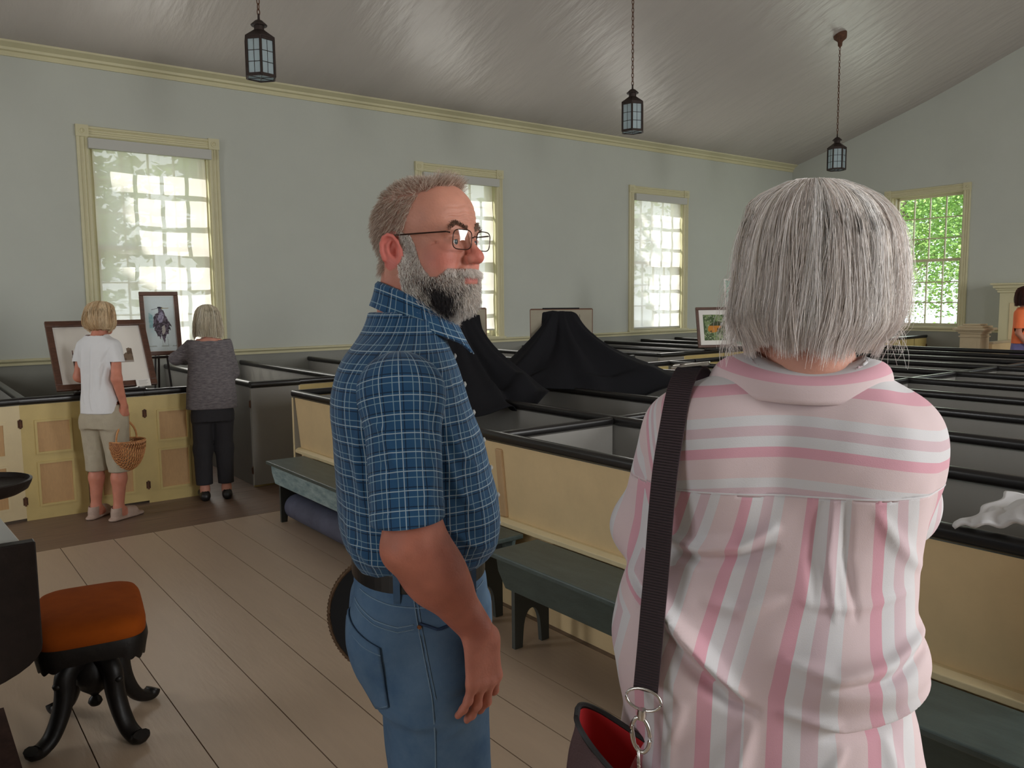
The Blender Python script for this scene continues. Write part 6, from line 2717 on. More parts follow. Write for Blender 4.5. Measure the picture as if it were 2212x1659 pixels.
    for s_ in (-1, 1):
        c_ = Vector((.083, s_ * .034, 1.545))
        vs = [c_ + Vector((0.003, s_ * .004, .001))] + [c_ + Vector((-.002 * math.cos(2 * PI * q / 12), s_ * .003 + .0055 * math.cos(2 * PI * q / 12), .0055 * math.sin(2 * PI * q / 12))) for q in range(12)]
        g.add(vs, [(0, 1 + q, 1 + (q + 1) % 12) for q in range(12)])
    g.build('buttons', 'white_button', sh_o, smooth=True)

    # ---- jeans
    S = SDF()
    S.stack([(1.00, 0.0, 0, .130, .172), (1.04, 0.0, 0, .130, .172), (1.09, -.001, 0, .128, .168), (1.135, -.003, 0, .121, .158), (1.16, -.003, 0, .119, .155)], 0.02, e=2.3)
    S.stack([(0.88, 0.006, 0, .115, .178), (0.93, 0.004, 0, .128, .180), (0.98, 0.001, 0, .131, .176), (1.04, 0.0, 0, .130, .172)], 0.02, e=2.3)
    S.ell((-0.066, -0.075, 1.00), (0.068, 0.085, 0.085), 0.04)
    S.ell((-0.066, 0.075, 1.00), (0.068, 0.085, 0.085), 0.04)
    for s_, dx in ((-1, 0.014), (1, -0.012)):
        S.cap((0.012 + dx * .3, s_ * .092, .93), (0.025 + dx, s_ * .10, .52), 0.102, 0.080, 0.03)
        S.cap((0.025 + dx, s_ * .10, .52), (-0.01 + dx, s_ * .105, .07), 0.080, 0.082, 0.04)
    V, F = S.mesh(0.0044)
    V, F = cut(V, F, (V[:, 2] > 0.045) & (V[:, 2] < 1.142))
    N = vnormals(V, F)
    dsp = 0.008 * (n3(np.stack([V[:, 0] * 9 + V[:, 2] * 5, V[:, 1] * 9, V[:, 2] * 6], 1), 1.0, 12) - .5)
    dsp += 0.010 * np.clip((.95 - V[:, 2]) / .3, 0, 1) * (n3(np.stack([V[:, 0] * 7, V[:, 1] * 7, V[:, 2] * 14 + V[:, 0] * 10], 1), 1.0, 14) - .5)
    dsp += fold_lines(V[:, [0, 2]], [([(.12, .90), (.06, .87), (.02, .85)], .004, .010), ([(.13, .96), (.08, .93), (.04, .925)], -.004, .010), ([(-.07, .90), (-.02, .875), (.02, .885)], .004, .009)])
    V = V + N * dsp[:, None]
    jo = np_mesh('jeans', V, F, 'denim', root, True)
    solid(jo, 0.003, -1)
    bvh = bvh_of(V, F)
    g = G()
    dn = (0, 1, 0)
    sd = [(-.022, -.2, 1.112), (-.016, -.2, 1.06), (-.006, -.2, 1.0), (.006, -.2, .93), (.010, -.2, .85), (.010, -.2, .75), (.018, -.2, .5), (-.008, -.2, .08)]
    strip_on(g, bvh, sd, dn, .0024, .0006, None, 70, .0010)
    strip_on(g, bvh, [(a + .006, b_, c_) for a, b_, c_ in sd[:4]], dn, .0014, .0006, None, 30, .0008)
    # waistband lower edge and yoke
    strip_on(g, bvh, [(-.115, -.2, 1.098), (-.06, -.2, 1.088), (.0, -.2, 1.084), (.06, -.2, 1.088), (.112, -.2, 1.098)], dn, .0022, .0007, None, 60, .0009)
    strip_on(g, bvh, [(-.125, -.2, 1.075), (-.09, -.2, 1.060), (-.05, -.2, 1.052), (-.022, -.2, 1.056)], dn, .0024, .0007, None, 50, .0010)
    strip_on(g, bvh, [(-.125, -.2, 1.068), (-.09, -.2, 1.053), (-.05, -.2, 1.045), (-.022, -.2, 1.049)], dn, .0016, .0007, None, 50, .0008)
    g.build('seams', 'denim_seam', jo, smooth=True)
    # back pocket patch
    g = G()
    poly = [(-.128, 1.048), (-.040, 1.018), (-.028, .905), (-.060, .885), (-.108, .925)]
    nx_, nz_ = 16, 18
    vs, ok_ = [], True
    for j in range(nz_ + 1):
        v_ = j / nz_
        for i in range(nx_ + 1):
            u_ = i / nx_
            # bilinear with pointed bottom
            tx = poly[0][0] * (1 - u_) + poly[1][0] * u_
            tz = poly[0][1] * (1 - u_) + poly[1][1] * u_
            if u_ < .6:
                w_ = u_ / .6
                bx, bz = poly[4][0] * (1 - w_) + poly[3][0] * w_, poly[4][1] * (1 - w_) + poly[3][1] * w_
            else:
                w_ = (u_ - .6) / .4
                bx, bz = poly[3][0] * (1 - w_) + poly[2][0] * w_, poly[3][1] * (1 - w_) + poly[2][1] * w_
            xx, zz = tx * (1 - v_) + bx * v_, tz * (1 - v_) + bz * v_
            h = bvh.ray_cast(Vector((xx - .12, -0.5, zz)), Vector((0.24, 1, 0)).normalized())
            p = h[0] if h[0] is not None else Vector((xx, -.15, zz))
            nn_ = h[1] if h[1] is not None else Vector((0, -1, 0))
            if nn_.dot(Vector((0, -1, 0))) < 0 and nn_.y > 0:
                nn_ = -nn_
            vs.append(p + nn_ * .0035)
    fs = [(j * (nx_ + 1) + i, j * (nx_ + 1) + i + 1, (j + 1) * (nx_ + 1) + i + 1, (j + 1) * (nx_ + 1) + i) for j in range(nz_) for i in range(nx_)]
    g.add(vs, fs)
    pk = g.build('back_pocket', 'denim', jo, smooth=True)
    solid(pk, .003, 0)
    g = G()
    ring = [vs[i] for i in range(nx_ + 1)] + [vs[j * (nx_ + 1) + nx_] for j in range(1, nz_ + 1)] + [vs[nz_ * (nx_ + 1) + i] for i in range(nx_ - 1, -1, -1)] + [vs[j * (nx_ + 1)] for j in range(nz_ - 1, 0, -1)]
    cen_ = sum(ring, Vector()) / len(ring)
    ring = [p + (cen_ - p) * 0.05 + Vector((0, -.0022, 0)) for p in ring]
    g.tube(ring, .0008, 5, closed=True)
    top2 = [vs[(nx_ + 1) * 2 + i] + Vector((0, -.002, 0)) for i in range(nx_ + 1)]
    g.tube(top2, .0008, 5)
    g.build('pocket_stitching', 'denim_seam', jo)
    # front pocket edge with rivet
    g = G()
    strip_on(g, bvh, [(-.012, -.2, 1.058), (.02, -.2, 1.046), (.055, -.2, 1.052), (.085, -.2, 1.085)], dn, .005, .0015, None, 26, .002)
    g.build('front_pocket', 'denim_dark', jo, smooth=True)
    g = G()
    h = bvh.ray_cast(Vector((-.012, -.5, 1.052)), Vector((0, 1, 0)))
    if h[0] is not None:
        g.lathe([(0, 0), (.0045, 0), (.0035, .002), (0, .0028)], (0, 0, 0), 12)
        ro_ = g.build('rivet', 'copper_rivet', jo, smooth=True)
        ro_.location = h[0] - Vector((0, .001, 0))
        ro_.rotation_euler = (PI / 2, 0, 0)
    # belt and loops
    g = G()
    ringp = []
    for k in range(64):
        t = 2 * PI * k / 64
        d = Vector((math.cos(t), math.sin(t), 0))
        h = bvh.ray_cast(Vector((0, 0, 1.122)) + d * .5, -d)
        if h[0] is not None:
            p = h[0] + d * .0035
            ringp.append(Vector((p.x, p.y, 1.124)))
    g.sweep(ringp, [(-.002, -.016), (.002, -.016), (.002, .016), (-.002, .016)], None, closed=True)
    g.build('belt', 'black_leather', root, bevel=0.001)
    g = G()
    for bx, by in ((-.050, -1), (.088, -1), (.03, -1)):
        h = bvh.ray_cast(Vector((bx, -.5, 1.12)), Vector((0, 1, 0)))
        if h[0] is not None:
            p = h[0]
            g.box((p.x - .006, p.y - .0105, 1.095), (p.x + .006, p.y - .007, 1.145))
            g.box((p.x - .006, p.y - .0105, 1.092), (p.x + .006, p.y + .002, 1.096))
    g.build('belt_loops', 'denim', jo)
    # shoes
    for s_, dx in ((-1, 0.0), (1, -0.02)):
        S = SDF()
        shoe(S, (-.085 + dx, s_ * .105, 0.002), (1, -s_ * -.08, 0))
        V, F = S.mesh(0.006, lo=np.array([-9, -9, 0.0]))
        V[:, 2] = np.maximum(V[:, 2], 0.001)
        np_mesh('shoe', V, F, 'black_leather', root, True)
    return root


man = build_man()

# his hat, held at his far side
hat = thing('hat', 'black hat with a brown braided brim edge held behind the bearded man\'s hip', 'hat', (0, 0, 0))


def hat_build(c, nrm):
    c, nz_ = Vector(c), Vector(nrm).normalized()
    e1 = nz_.cross(Vector((0, 0, 1))).normalized()
    e2 = e1.cross(nz_)
    def ring(r, h_, n=48):
        return [c + (e1 * math.cos(2 * PI * q / n) + e2 * math.sin(2 * PI * q / n)) * r + nz_ * h_ for q in range(n)]
    def lath(pr, mt, name, parent):
        n = 48
        vs = []
        for r_, h_ in pr:
            vs += ring(r_, h_, n)
        fs = [(i * n + q, i * n + (q + 1) % n, (i + 1) * n + (q + 1) % n, (i + 1) * n + q) for i in range(len(pr) - 1) for q in range(n)]
        g = G()
        g.add(vs, fs)
        return g.build(name, mt, parent, smooth=True, angle=60)
    lath([(.128, .0), (.10, -.006), (.082, -.006), (.080, -.06), (.070, -.085), (.03, -.092), (.0, -.092), (.0, -.089), (.03, -.089), (.068, -.082), (.076, -.06), (.078, .0), (.10, .0), (.128, .004), (.128, .0)], 'hat_black', 'crown_and_brim', hat)
    g = G()
    g.tube(ring(.130, .002), .0042, 8, closed=True)
    b_ = g.build('braided_edge', 'straw_braid', hat, smooth=True)
    md = b_.modifiers.new('s', 'SUBSURF')
    md.levels = 0
    md.render_levels = 0
    g = G()
    r1 = ring(.131, .002, 96)
    for k in range(0, 96):
        a, b2 = r1[k], r1[(k + 1) % 96]
        d = (r1[k] - c).normalized()
        g.tube([a + nz_ * .0035 + d * .001, (a + b2) / 2 + d * .0045, b2 - nz_ * .0035 + d * .001], .0013, 4)
    g.build('braid_stitches', 'straw_braid', hat)


# man frame -> world
MW = Matrix.Translation((0.794, 1.340, 0)) @ Matrix.Rotation(rad(90 - 118), 4, 'Z')
hat_build(MW @ Vector((-0.070, 0.215, 0.925)), (MW.to_3x3() @ Vector((-0.30, -0.92, 0.10))))


# =================================================================== the silver haired woman in pink
def build_pink():
    az = 57.73
    root = thing('person', 'woman with silver bobbed hair in a pink and white striped shirt', 'person',
                 (0.971, 0.613, 0), rad(90 - az), None)
    HO = np.array([0.015, 0.006, 1.636])
    HR = yaw_R(60, 2, 0)
    S = SDF()
    add_head(S, HO, HR, 0.92, ears=True)
    S.cap((0.005, 0.0, 1.47), (0.005, 0.0, 1.58), 0.056, 0.052, 0.03)
    S.stack([(0.95, .03, .05, .10, .16), (1.15, .02, .045, .09, .15), (1.3, .02, .04, .09, .15), (1.42, .02, .03, .085, .16), (1.47, .01, .025, .07, .14), (1.50, .01, .01, .055, .09), (1.52, .005, 0, .045, .06)], 0.03)
    # forearms folded in front
    la, lb_, lc = np.array([.01, .185, 1.43]), np.array([.07, .222, 1.275]), np.array([.24, .10, 1.235])
    ra, rb_, rc = np.array([.01, -.115, 1.43]), np.array([.12, -.125, 1.32]), np.array([.26, .02, 1.30])
    for a, b_, c_ in ((la, lb_, lc), (ra, rb_, rc)):
        S.cap(a, b_, .042, .038, .03)
        S.cap(b_, c_, .038, .026, .02)
    add_hand(S, lc, (.35, -1, .1), (-.9, -.4, 0), (0, .1, 1), curl=(30, 30, 35, 40), sc=.9)
    add_hand(S, rc, (.2, 1, -.1), (-.9, .2, 0), (0, .1, 1), curl=(30, 30, 35, 40), sc=.9)
    V, F = S.mesh(0.0034)
    c = lin([206, 150, 130])[None] * np.ones((len(V), 3)) * (0.92 + .16 * n3(V, 50, 2))[:, None]
    np_mesh('body', V, F, 'skin', root, True, col=c)
    # ---- hair: silver bob
    cols = np.array([lin(q) for q in ([250, 247, 245], [242, 236, 233], [254, 252, 251], [234, 224, 218], [246, 238, 230], [216, 204, 198])])
    rings = [(0.136, .0, .003, .003, .003, .003), (0.1345, 0, .022, .022, .022, .022), (0.130, .0, .040, .042, .040, .041), (0.121, .0, .058, .062, .058, .059), (0.108, 0, .073, .079, .072, .073), (0.091, 0, .085, .093, .083, .084), (0.068, 0, .093, .103, .090, .092), (0.038, 0, .097, .109, .095, .097),
             (-0.005, 0, .097, .112, .098, .100), (-0.030, 0, .096, .111, .101, .103), (-0.052, 0, .095, .107, .101, .101), (-0.070, 0, .090, .095, .093, .090)]
    hair_base, _ = bob_hair(root, HO, HR, rings, 24000, cols, 11, rad_=0.00038, npts=14, flyaway=0.03, face_open=58, hem_curl=0.014, hem_jit=0.05, clump=150,
             base_col=lin([236, 228, 224]))
    rw = np.random.RandomState(77)
    nw = 230
    uu = np.linspace(0, 1, 10)
    a0 = np.stack([rw.uniform(-.05, .05, nw), rw.uniform(.085, .104, nw), rw.uniform(1.575, 1.66, nw)], 1)
    side_ = rw.rand(nw) < .85
    a0[~side_, 1] *= -.92
    sg = np.where(side_, 1.0, -1.0)
    a1 = a0 + np.stack([rw.normal(0, .012, nw), sg * rw.uniform(.0, .022, nw), -rw.uniform(.035, .075, nw)], 1)
    a1[:, 2] = np.maximum(a1[:, 2], 1.530)
    Pw = a0[:, None] * (1 - uu)[None, :, None] + a1[:, None] * uu[None, :, None]
    Pw[:, :, 1] += (sg[:, None] * .010 * np.sin(uu * PI)[None] * rw.uniform(0, 1, nw)[:, None])
    strands('strands', Pw, 0.00034, cols[rw.randint(0, len(cols), nw)], hair_base)
    # ---- shirt
    S = SDF()
    S.stack([(0.80, .03, .05, .150, .225), (0.90, .03, .05, .148, .222), (0.98, .03, .050, .142, .212), (1.06, .028, .055, .136, .198), (1.10, .026, .05, .134, .190), (1.145, .024, .047, .130, .193), (1.20, .022, .046, .124, .186), (1.26, .02, .043, .120, .182),
             (1.32, .018, .038, .116, .185), (1.38, .016, .033, .112, .190), (1.43, .012, .030, .105, .190), (1.465, .008, .028, .094, .178), (1.49, .006, .024, .080, .155), (1.51, .004, .016, .068, .120), (1.53, .004, .008, .060, .084), (1.545, .004, .004, .056, .066)], 0.02, e=2.35)
    S.ell((-.045, .115, 1.41), (.055, .08, .085), .04)
    S.ell((-.045, -.06, 1.41), (.055, .075, .085), .04)
    S.cap(la + [-.005, -.03, .0], lb_, .060, .054, .035)
    S.cap(lb_ + [-.01, .004, .0], lb_ + (lc - lb_) * .38, .056, .050, .02)
    S.cap(ra + [-.005, .02, .0], rb_, .058, .052, .035)
    S.cap(rb_, rb_ + (rc - rb_) * .45, .052, .046, .02)
    # blouse overhang low at the right side and draped mass at the left
    S.ell((-.03, -.045, 1.145), (.085, .10, .045), .05)
    S.ell((-.02, .17, 1.14), (.09, .085, .12), .05)
    V, F = S.mesh(0.0040)
    V, F = cut(V, F, (V[:, 2] > .815) & ~((V[:, 2] > 1.518) & (np.hypot(V[:, 0] - .004, V[:, 1] - .006) < .075)) &
               ~((V[:, 0] > .17) & (V[:, 2] > 1.18)))
    N = vnormals(V, F)
    Y, Z = V[:, 1], V[:, 2]
    backside = np.clip((.03 - V[:, 0]) / .06, 0, 1)
    lines = [([(.205, 1.245), (.165, 1.19), (.125, 1.155), (.075, 1.115)], .023, .012), ([(.22, 1.235), (.185, 1.20), (.15, 1.155), (.09, 1.095), (.06, 1.09)], -.018, .011),
             ([(.185, 1.302), (.13, 1.294), (.08, 1.305), (.04, 1.330)], .016, .010), ([(.185, 1.284), (.13, 1.276), (.08, 1.286), (.04, 1.305)], -.012, .009),
             ([(-.03, 1.37), (-.025, 1.30), (-.035, 1.22)], .006, .006), ([(-.045, 1.37), (-.045, 1.30), (-.06, 1.22)], -.006, .006), ([(-.015, 1.37), (-.005, 1.30), (-.01, 1.24)], -.004, .006),
             ([(-.08, 1.36), (-.11, 1.31), (-.14, 1.27)], .006, .009), ([(-.15, 1.20), (-.10, 1.17), (-.04, 1.155), (.02, 1.165)], .012, .010), ([(-.15, 1.185), (-.10, 1.155), (-.04, 1.14)], -.010, .009),
             ([(-.155, 1.125), (-.11, 1.10), (-.05, 1.085), (.02, 1.095)], .012, .010), ([(-.14, 1.105), (-.09, 1.08), (-.03, 1.065)], -.012, .010), ([(-.12, 1.25), (-.06, 1.235), (.0, 1.24)], .006, .009),
             ([(.03, 1.24), (.08, 1.22), (.12, 1.225)], .006, .010), ([(-.05, 1.05), (-.02, .99), (-.03, .93)], .008, .010), ([(.06, 1.07), (.08, 1.0), (.10, .93)], .009, .012), ([(.15, 1.08), (.17, 1.02), (.17, .95)], .008, .012),
             ([(-.10, 1.06), (-.12, 1.0), (-.13, .95)], .007, .010)]
    dsp = fold_lines(V[:, 1:], lines) * backside
    dsp += 0.010 * (n3(np.stack([V[:, 0] * 9, Y * 13, Z * 8], 1), 1.0, 21) - .5) * np.clip((1.36 - Z) / .1, .15, 1)
    dsp += 0.004 * (n3(np.stack([V[:, 0] * 22, Y * 26, Z * 20 + Y * 12], 1), 1.0, 22) - .5)
    arm_r = (Y > .20) & (Z > 1.2)
    V = V + N * dsp[:, None]
    # cloth coordinates: across the yoke, then down the back
    seam = 1.374 + 0.010 * np.clip(-(Y - .03) / .2, -1, 1) * .5 - .04 * np.clip(V[:, 0] - .0, 0, .2)
    yoke = (Z > seam)
    wav = 0.010 * (n3(np.stack([Y * 0 + V[:, 0] * 0, Y * 6, Z * 7], 1), 1.0, 31) - .5) * np.clip((1.36 - Z) / .1, 0, 1)
    s_y = -(Z - 1.383) + .013 - 0.018 * np.clip(np.abs(Y - .02) / .17, 0, 1) ** 2
    s_v = (Y + .030 - .26 * np.clip(1.374 - Z, 0, .26) * np.clip((Y + .06) / .20, 0, 1)) * (1 - .12 * np.clip((1.374 - Z) / .4, 0, 1)) + wav + .25 * np.clip(V[:, 0] - .02, 0, .2) * np.sign(Y) + .02
    # draped overlap shifts the stripes beyond the big diagonal fold
    shift = np.clip(((Y - .075) * .75 - (Z - 1.115)) / .01, 0, 1) * (Y > .07) * (Z < 1.25)
    s_v = s_v + .018 * shift
    la_u = uv_arm(V, la, lb_, .058, (0, 1, 0))
    ra_u = uv_arm(V, ra, rb_, .056, (0, 1, 0))
    on_l = np.clip((Y - .165) / .05, 0, 1) * np.clip((Z - 1.19) / .05, 0, 1)
    s_all = np.where(yoke, s_y, s_v)
    s_all = s_all * (1 - on_l * .6) + (.5 * Y + .3 * V[:, 0] + .05) * on_l * .6
    uv = np.stack([s_all, Z, 0 * Z], 1)
    # split mesh at the yoke seam so the two stripe directions meet in a clean line
    fy = yoke[F]
    mixed = fy.any(1) & ~fy.all(1)
    Vn, Un = [V], [uv]
    F2 = F.copy()
    add = []
    mp = {}
    base_n = len(V)
    for fi in np.nonzero(mixed)[0]:
        up_side = fy[fi].sum() >= 2
        for k in range(4):
            vi = F[fi, k]
            if yoke[vi] != up_side:
                key_ = (vi, up_side)
                if key_ not in mp:
                    mp[key_] = base_n + len(add)
                    s_new = s_y[vi] if up_side else s_v[vi]
                    add.append((V[vi], (s_new, Z[vi], 0)))
                F2[fi, k] = mp[key_]
    if add:
        Vn.append(np.array([a[0] for a in add]))
        Un.append(np.array([a[1] for a in add]))
    VV, UU = np.concatenate(Vn), np.concatenate(Un)
    so = np_mesh('shirt', VV, F2, 'pink_stripes', root, True, uv=UU)
    solid(so, 0.002, -1)
    bvh = bvh_of(V, F)
    g = G()
    yk = [(-.3, y_, 1.374 + 0.010 * max(-1, min(1, -(y_ - .03) / .2)) * .5) for y_ in np.linspace(-.165, .20, 30)]
    strip_on(g, bvh, yk, (1, 0, 0), .0022, .0007, None, 160, .0006)
    g.build('yoke_seam', 'pink_seam' if 'pink_seam' in MATS else 'pink_stripes', so, smooth=True)
    # collar leaf round the back of the neck
    nphi, nr = 80, 12
    Vc, Uc = [], []
    for i in range(nphi + 1):
        ph = rad(-142 + 284 * i / nphi)         # 0 = straight back
        cp, sp_ = math.cos(ph), math.sin(ph)
        tw = abs(ph) / rad(142)
        ex = 1.0
        if tw > .93:
            ex = max(0.0, 1 - (tw - .93) / .07) ** .5
        zt = 1.520 + .020 * sp_ ** 2 + .003 * sp_
        top = np.array([-.052 * cp + .006, .005 + .070 * sp_, zt])
        ld = .1165 + .0085 * sp_
        bot = np.array([-.094 * cp + .010, .010 + ld * sp_, 1.487 + .012 * sp_ ** 2 + .002 * sp_])
        ins = np.array([-.044 * cp + .006, .005 + .060 * sp_, zt - .030])
        prof_ = [ins, ins * .4 + top * .6 + [0, 0, .004], top + [0, 0, .004]]
        for k in range(1, nr):
            t = k / (nr - 1) * (.35 + .65 * ex)
            p = top * (1 - t) + bot * t
            p = p + np.array([-.012 * cp, .012 * sp_, .012]) * math.sin(PI * min(t, 1)) * .9
            prof_.append(p)
        for k, p in enumerate(prof_):
            Vc.append(p)
            Uc.append((.018 + k / len(prof_) * .052, ph * .1, 0))
    K = len(prof_)
    Fc = [(i * K + k, (i + 1) * K + k, (i + 1) * K + k + 1, i * K + k + 1) for i in range(nphi) for k in range(K - 1)]
    co = np_mesh('collar', Vc, Fc, 'pink_stripes', so, True, uv=np.array(Uc))
    solid(co, 0.003, 1)
    # rolled cuff at the left elbow
    S = SDF()
    mid = lb_ + (lc - lb_) * .42
    g = G()
    axis = Vector(unit(lc - lb_))
    for rr_, off in ((.053, 0), (.0545, .012), (.053, .024)):
        c0 = Vector(mid) + axis * off
        e1 = axis.cross(Vector((0, 0, 1))).normalized()
        e2 = axis.cross(e1)
        g.tube([c0 + (e1 * math.cos(2 * PI * q / 32) + e2 * math.sin(2 * PI * q / 32)) * rr_ * (1 + .04 * math.sin(q * 1.3)) for q in range(32)], .007, 8, closed=True)
    cf = g.build('cuff', None, so, smooth=True)
    cf.data.materials.append(MATS['pink_stripes'])
    # trousers and shoes
    S = SDF()
    S.stack([(0.80, .03, .05, .125, .19), (.9, .03, .05, .12, .18), (1.0, .03, .05, .115, .17)], .02)
    for s_ in (-1, 1):
        S.cap((.03, .05 + s_ * .09, .82), (.04, .05 + s_ * .09, .48), .095, .07, .03)
        S.cap((.04, .05 + s_ * .09, .48), (.03, .05 + s_ * .095, .08), .07, .055, .03)
    V, F = S.mesh(0.008)
    V, F = cut(V, F, V[:, 2] > .05)
    np_mesh('trousers', V, F, 'khaki_cotton', root, True)
    for s_ in (-1, 1):
        S = SDF()
        shoe(S, (-.04, .05 + s_ * .095, 0.002), (1, s_ * .1, 0), .25)
        V, F = S.mesh(0.008)
        V[:, 2] = np.maximum(V[:, 2], .001)
        np_mesh('shoe', V, F, 'sandal_tan', root, True)
    return root, bvh


pink, pink_bvh = build_pink()
PWm = Matrix.Translation((0.971, 0.613, 0)) @ Matrix.Rotation(rad(90 - 57.73), 4, 'Z')

# ---- her shoulder bag with webbing strap and metal clips
bag = thing('shoulder_bag', 'dark plum shoulder bag with red lining on a wide dark strap', 'bag', (0.971, 0.613, 0), rad(90 - 57.73))
path = [(.10, .135, 1.42), (.07, .142, 1.475), (.03, .150, 1.513), (-.005, .156, 1.526), (-.035, .160, 1.520), (-.066, .165, 1.497), (-.096, .169, 1.452), (-.115, .174, 1.40), (-.122, .178, 1.34), (-.122, .182, 1.28), (-.127, .186, 1.22), (-.131, .190, 1.16), (-.134, .194, 1.108)]
pf = []
for i in range(len(path) - 1):
    p0, p1, p2, p3 = [Vector(path[max(0, min(len(path) - 1, j))]) for j in (i - 1, i, i + 1, i + 2)]
    for k in range(10):
        t = k / 10
        pf.append(0.5 * (2 * p1 + (p2 - p0) * t + (2 * p0 - 5 * p1 + 4 * p2 - p3) * t * t + (-p0 + 3 * p1 - 3 * p2 + p3) * t ** 3))
pf.append(Vector(path[-1]))
g = G()
W2 = .0165
n = len(pf)
vs, fs = [], []
sidev = Vector((0.10, 1, .06)).normalized()
acc = 0
rows = []
for i in range(n):
    t = (pf[min(i + 1, n - 1)] - pf[max(i - 1, 0)]).normalized()
    sd_ = (sidev - t * sidev.dot(t)).normalized()
    nn_ = sd_.cross(t).normalized()
    if nn_.x > 0:
        nn_ = -nn_
    rows.append((pf[i], sd_, nn_))
for p, sd_, nn_ in rows:
    vs += [p - sd_ * W2, p + sd_ * W2, p + sd_ * W2 - nn_ * .0022, p - sd_ * W2 - nn_ * .0022]
for i in range(n - 1):
    a = i * 4
    for k in range(4):
        fs.append((a + k, a + (k + 1) % 4, a + 4 + (k + 1) % 4, a + 4 + k))
fs += [(0, 1, 2, 3), ((n - 1) * 4 + 3, (n - 1) * 4 + 2, (n - 1) * 4 + 1, (n - 1) * 4)]
g.add(vs, fs)
strap = g.build('strap', 'webbing', bag)
# woven ribs
g = G()
d_acc = 0.0
step = .0037
nxt = .20
tot = 0
for i in range(30, n - 1):
    seg = (pf[i + 1] - pf[i]).length
    k = 0
    while tot < seg:
        f = tot / seg
        p = pf[i].lerp(pf[i + 1], f)
        sd_, nn_ = rows[i][1], rows[i][2]
        g.add([p - sd_ * W2 * .94 + nn_ * .0001 - Vector((0, 0, .0008)), p + sd_ * W2 * .94 + nn_ * .0001 - Vector((0, 0, .0008)), p + sd_ * W2 * .94 + nn_ * .0009, p - sd_ * W2 * .94 + nn_ * .0009,
               p - sd_ * W2 * .94 + nn_ * .0001 + Vector((0, 0, .0008)), p + sd_ * W2 * .94 + nn_ * .0001 + Vector((0, 0, .0008))],
              [(0, 1, 2, 3), (3, 2, 5, 4)])
        tot += step
    tot -= seg
ribs = g.build('ribs', 'webbing_dark', strap)
ribs['kind'] = 'stuff'


def oval(c, e1, e2, a, b_, n=24):
    return [Vector(c) + Vector(e1) * a * math.cos(2 * PI * q / n) + Vector(e2) * b_ * math.sin(2 * PI * q / n) for q in range(n)]


ey, ez = Vector((0.1, 1, 0)).normalized(), Vector((0, 0.05, 1)).normalized()
g = G()
g.sweep([Vector((-.006, .133, 1.531)), Vector((-.008, .182, 1.525))], oct_prof(.012, .004, .0015), 'steel')
g.tube([Vector(q) for q in ((-.018, .134, 1.530), (.008, .134, 1.531), (.008, .182, 1.526), (-.018, .182, 1.524))], .0018, 8, 'steel', closed=True)
g.build('slide_buckle', None, bag, smooth=True)
g = G()
g.tube(oval((-.135, .196, 1.097), ey, ez, .0235, .015), .0021, 10, 'steel', closed=True)
g.build('d_ring', None, bag, smooth=True)
g = G()
g.lathe([(0, -.008), (.0055, -.007), (.0065, 0), (.0055, .007), (0, .008)], (-.136, .198, 1.077), 14, 'steel')
g.tube(oval((-.137, .199, 1.049), ey, ez, .0125, .024), .0029, 10, 'steel', closed=True)
g.tube([(-.139, .210, 1.061), (-.140, .206, 1.037), (-.138, .199, 1.027)], .0018, 8, 'steel')
g.build('swivel_clasp', None, bag, smooth=True)
g = G()
g.tube(oval((-.137, .202, 1.014), Vector((1, .3, 0)).normalized(), ez, .009, .017), .0020, 10, 'steel', closed=True)
g.build('bag_ring', None, bag, smooth=True)
# pouch
nth, nz_ = 64, 26


def pouch_pt(t, v, inset=0.0):
    """t angle, v 0 bottom..1 top"""
    hw = (.088 - .014 * v + .010 * math.sin(PI * v)) - inset     # along y
    hd = (.040 - .006 * v + .012 * math.sin(PI * v)) - inset      # along x
    c_, s_ = math.cos(t), math.sin(t)
    y_ = hw * math.copysign(abs(c_) ** .75, c_)
    x_ = hd * math.copysign(abs(s_) ** .75, s_)
    ztop = 1.000 + .045 * (y_ / .088) - .022 * (1 if x_ < 0 else 0) * (1 - abs(y_ / .09)) - .018 * math.sin(PI * (y_ / .088 * .5 + .5)) * (1 if x_ < 0 else .2)
    z = .80 + (ztop - .80) * v
    lean = .012 * v
    return Vector((-.098 + x_, .212 + y_ + lean, z + .012))


g = G()
vs, fs = [], []
for j in range(nz_ + 1):
    v_ = j / nz_
    sc_ = 1 if j else 0.6
    for q in range(nth):
        p = pouch_pt(2 * PI * q / nth, v_, 0.004 * math.sin(q * .9 + v_ * 9) * .5 + (.02 if j == 0 else 0))
        vs.append(p)
for j in range(nz_):
    for q in range(nth):
        fs.append((j * nth + q, j * nth + (q + 1) % nth, (j + 1) * nth + (q + 1) % nth, (j + 1) * nth + q))
fs.append(tuple(range(nth - 1, -1, -1)))
g.add(vs, fs)
pc = g.build('pouch', 'bag_cloth', bag, smooth=True, angle=60)
g = G()
vs, fs = [], []
for j in range(12):
    v_ = 1 - .5 * j / 11
    for q in range(nth):
        vs.append(pouch_pt(2 * PI * q / nth, v_, .005))
for j in range(11):
    for q in range(nth):
        fs.append((j * nth + q, (j + 1) * nth + q, (j + 1) * nth + (q + 1) % nth, j * nth + (q + 1) % nth))
fs.append(tuple(11 * nth + q for q in range(nth)))
g.add(vs, fs)
g.build('lining', 'red_lining', bag, smooth=True, fix=False)
g = G()
g.tube([pouch_pt(2 * PI * q / nth, 1.0, .002) + Vector((0, 0, .002)) for q in range(nth)], .0042, 6, closed=True)
g.build('zip_edge', 'zip_black', bag, smooth=True)
g = G()
pz = pouch_pt(PI * 1.22, 1.0)
g.box((pz.x - .004, pz.y + .10, pz.z + .012), (pz.x + .002, pz.y + .112, pz.z + .020), 'steel')
g.build('zip_pull', None, bag, bevel=.001)
g = G()
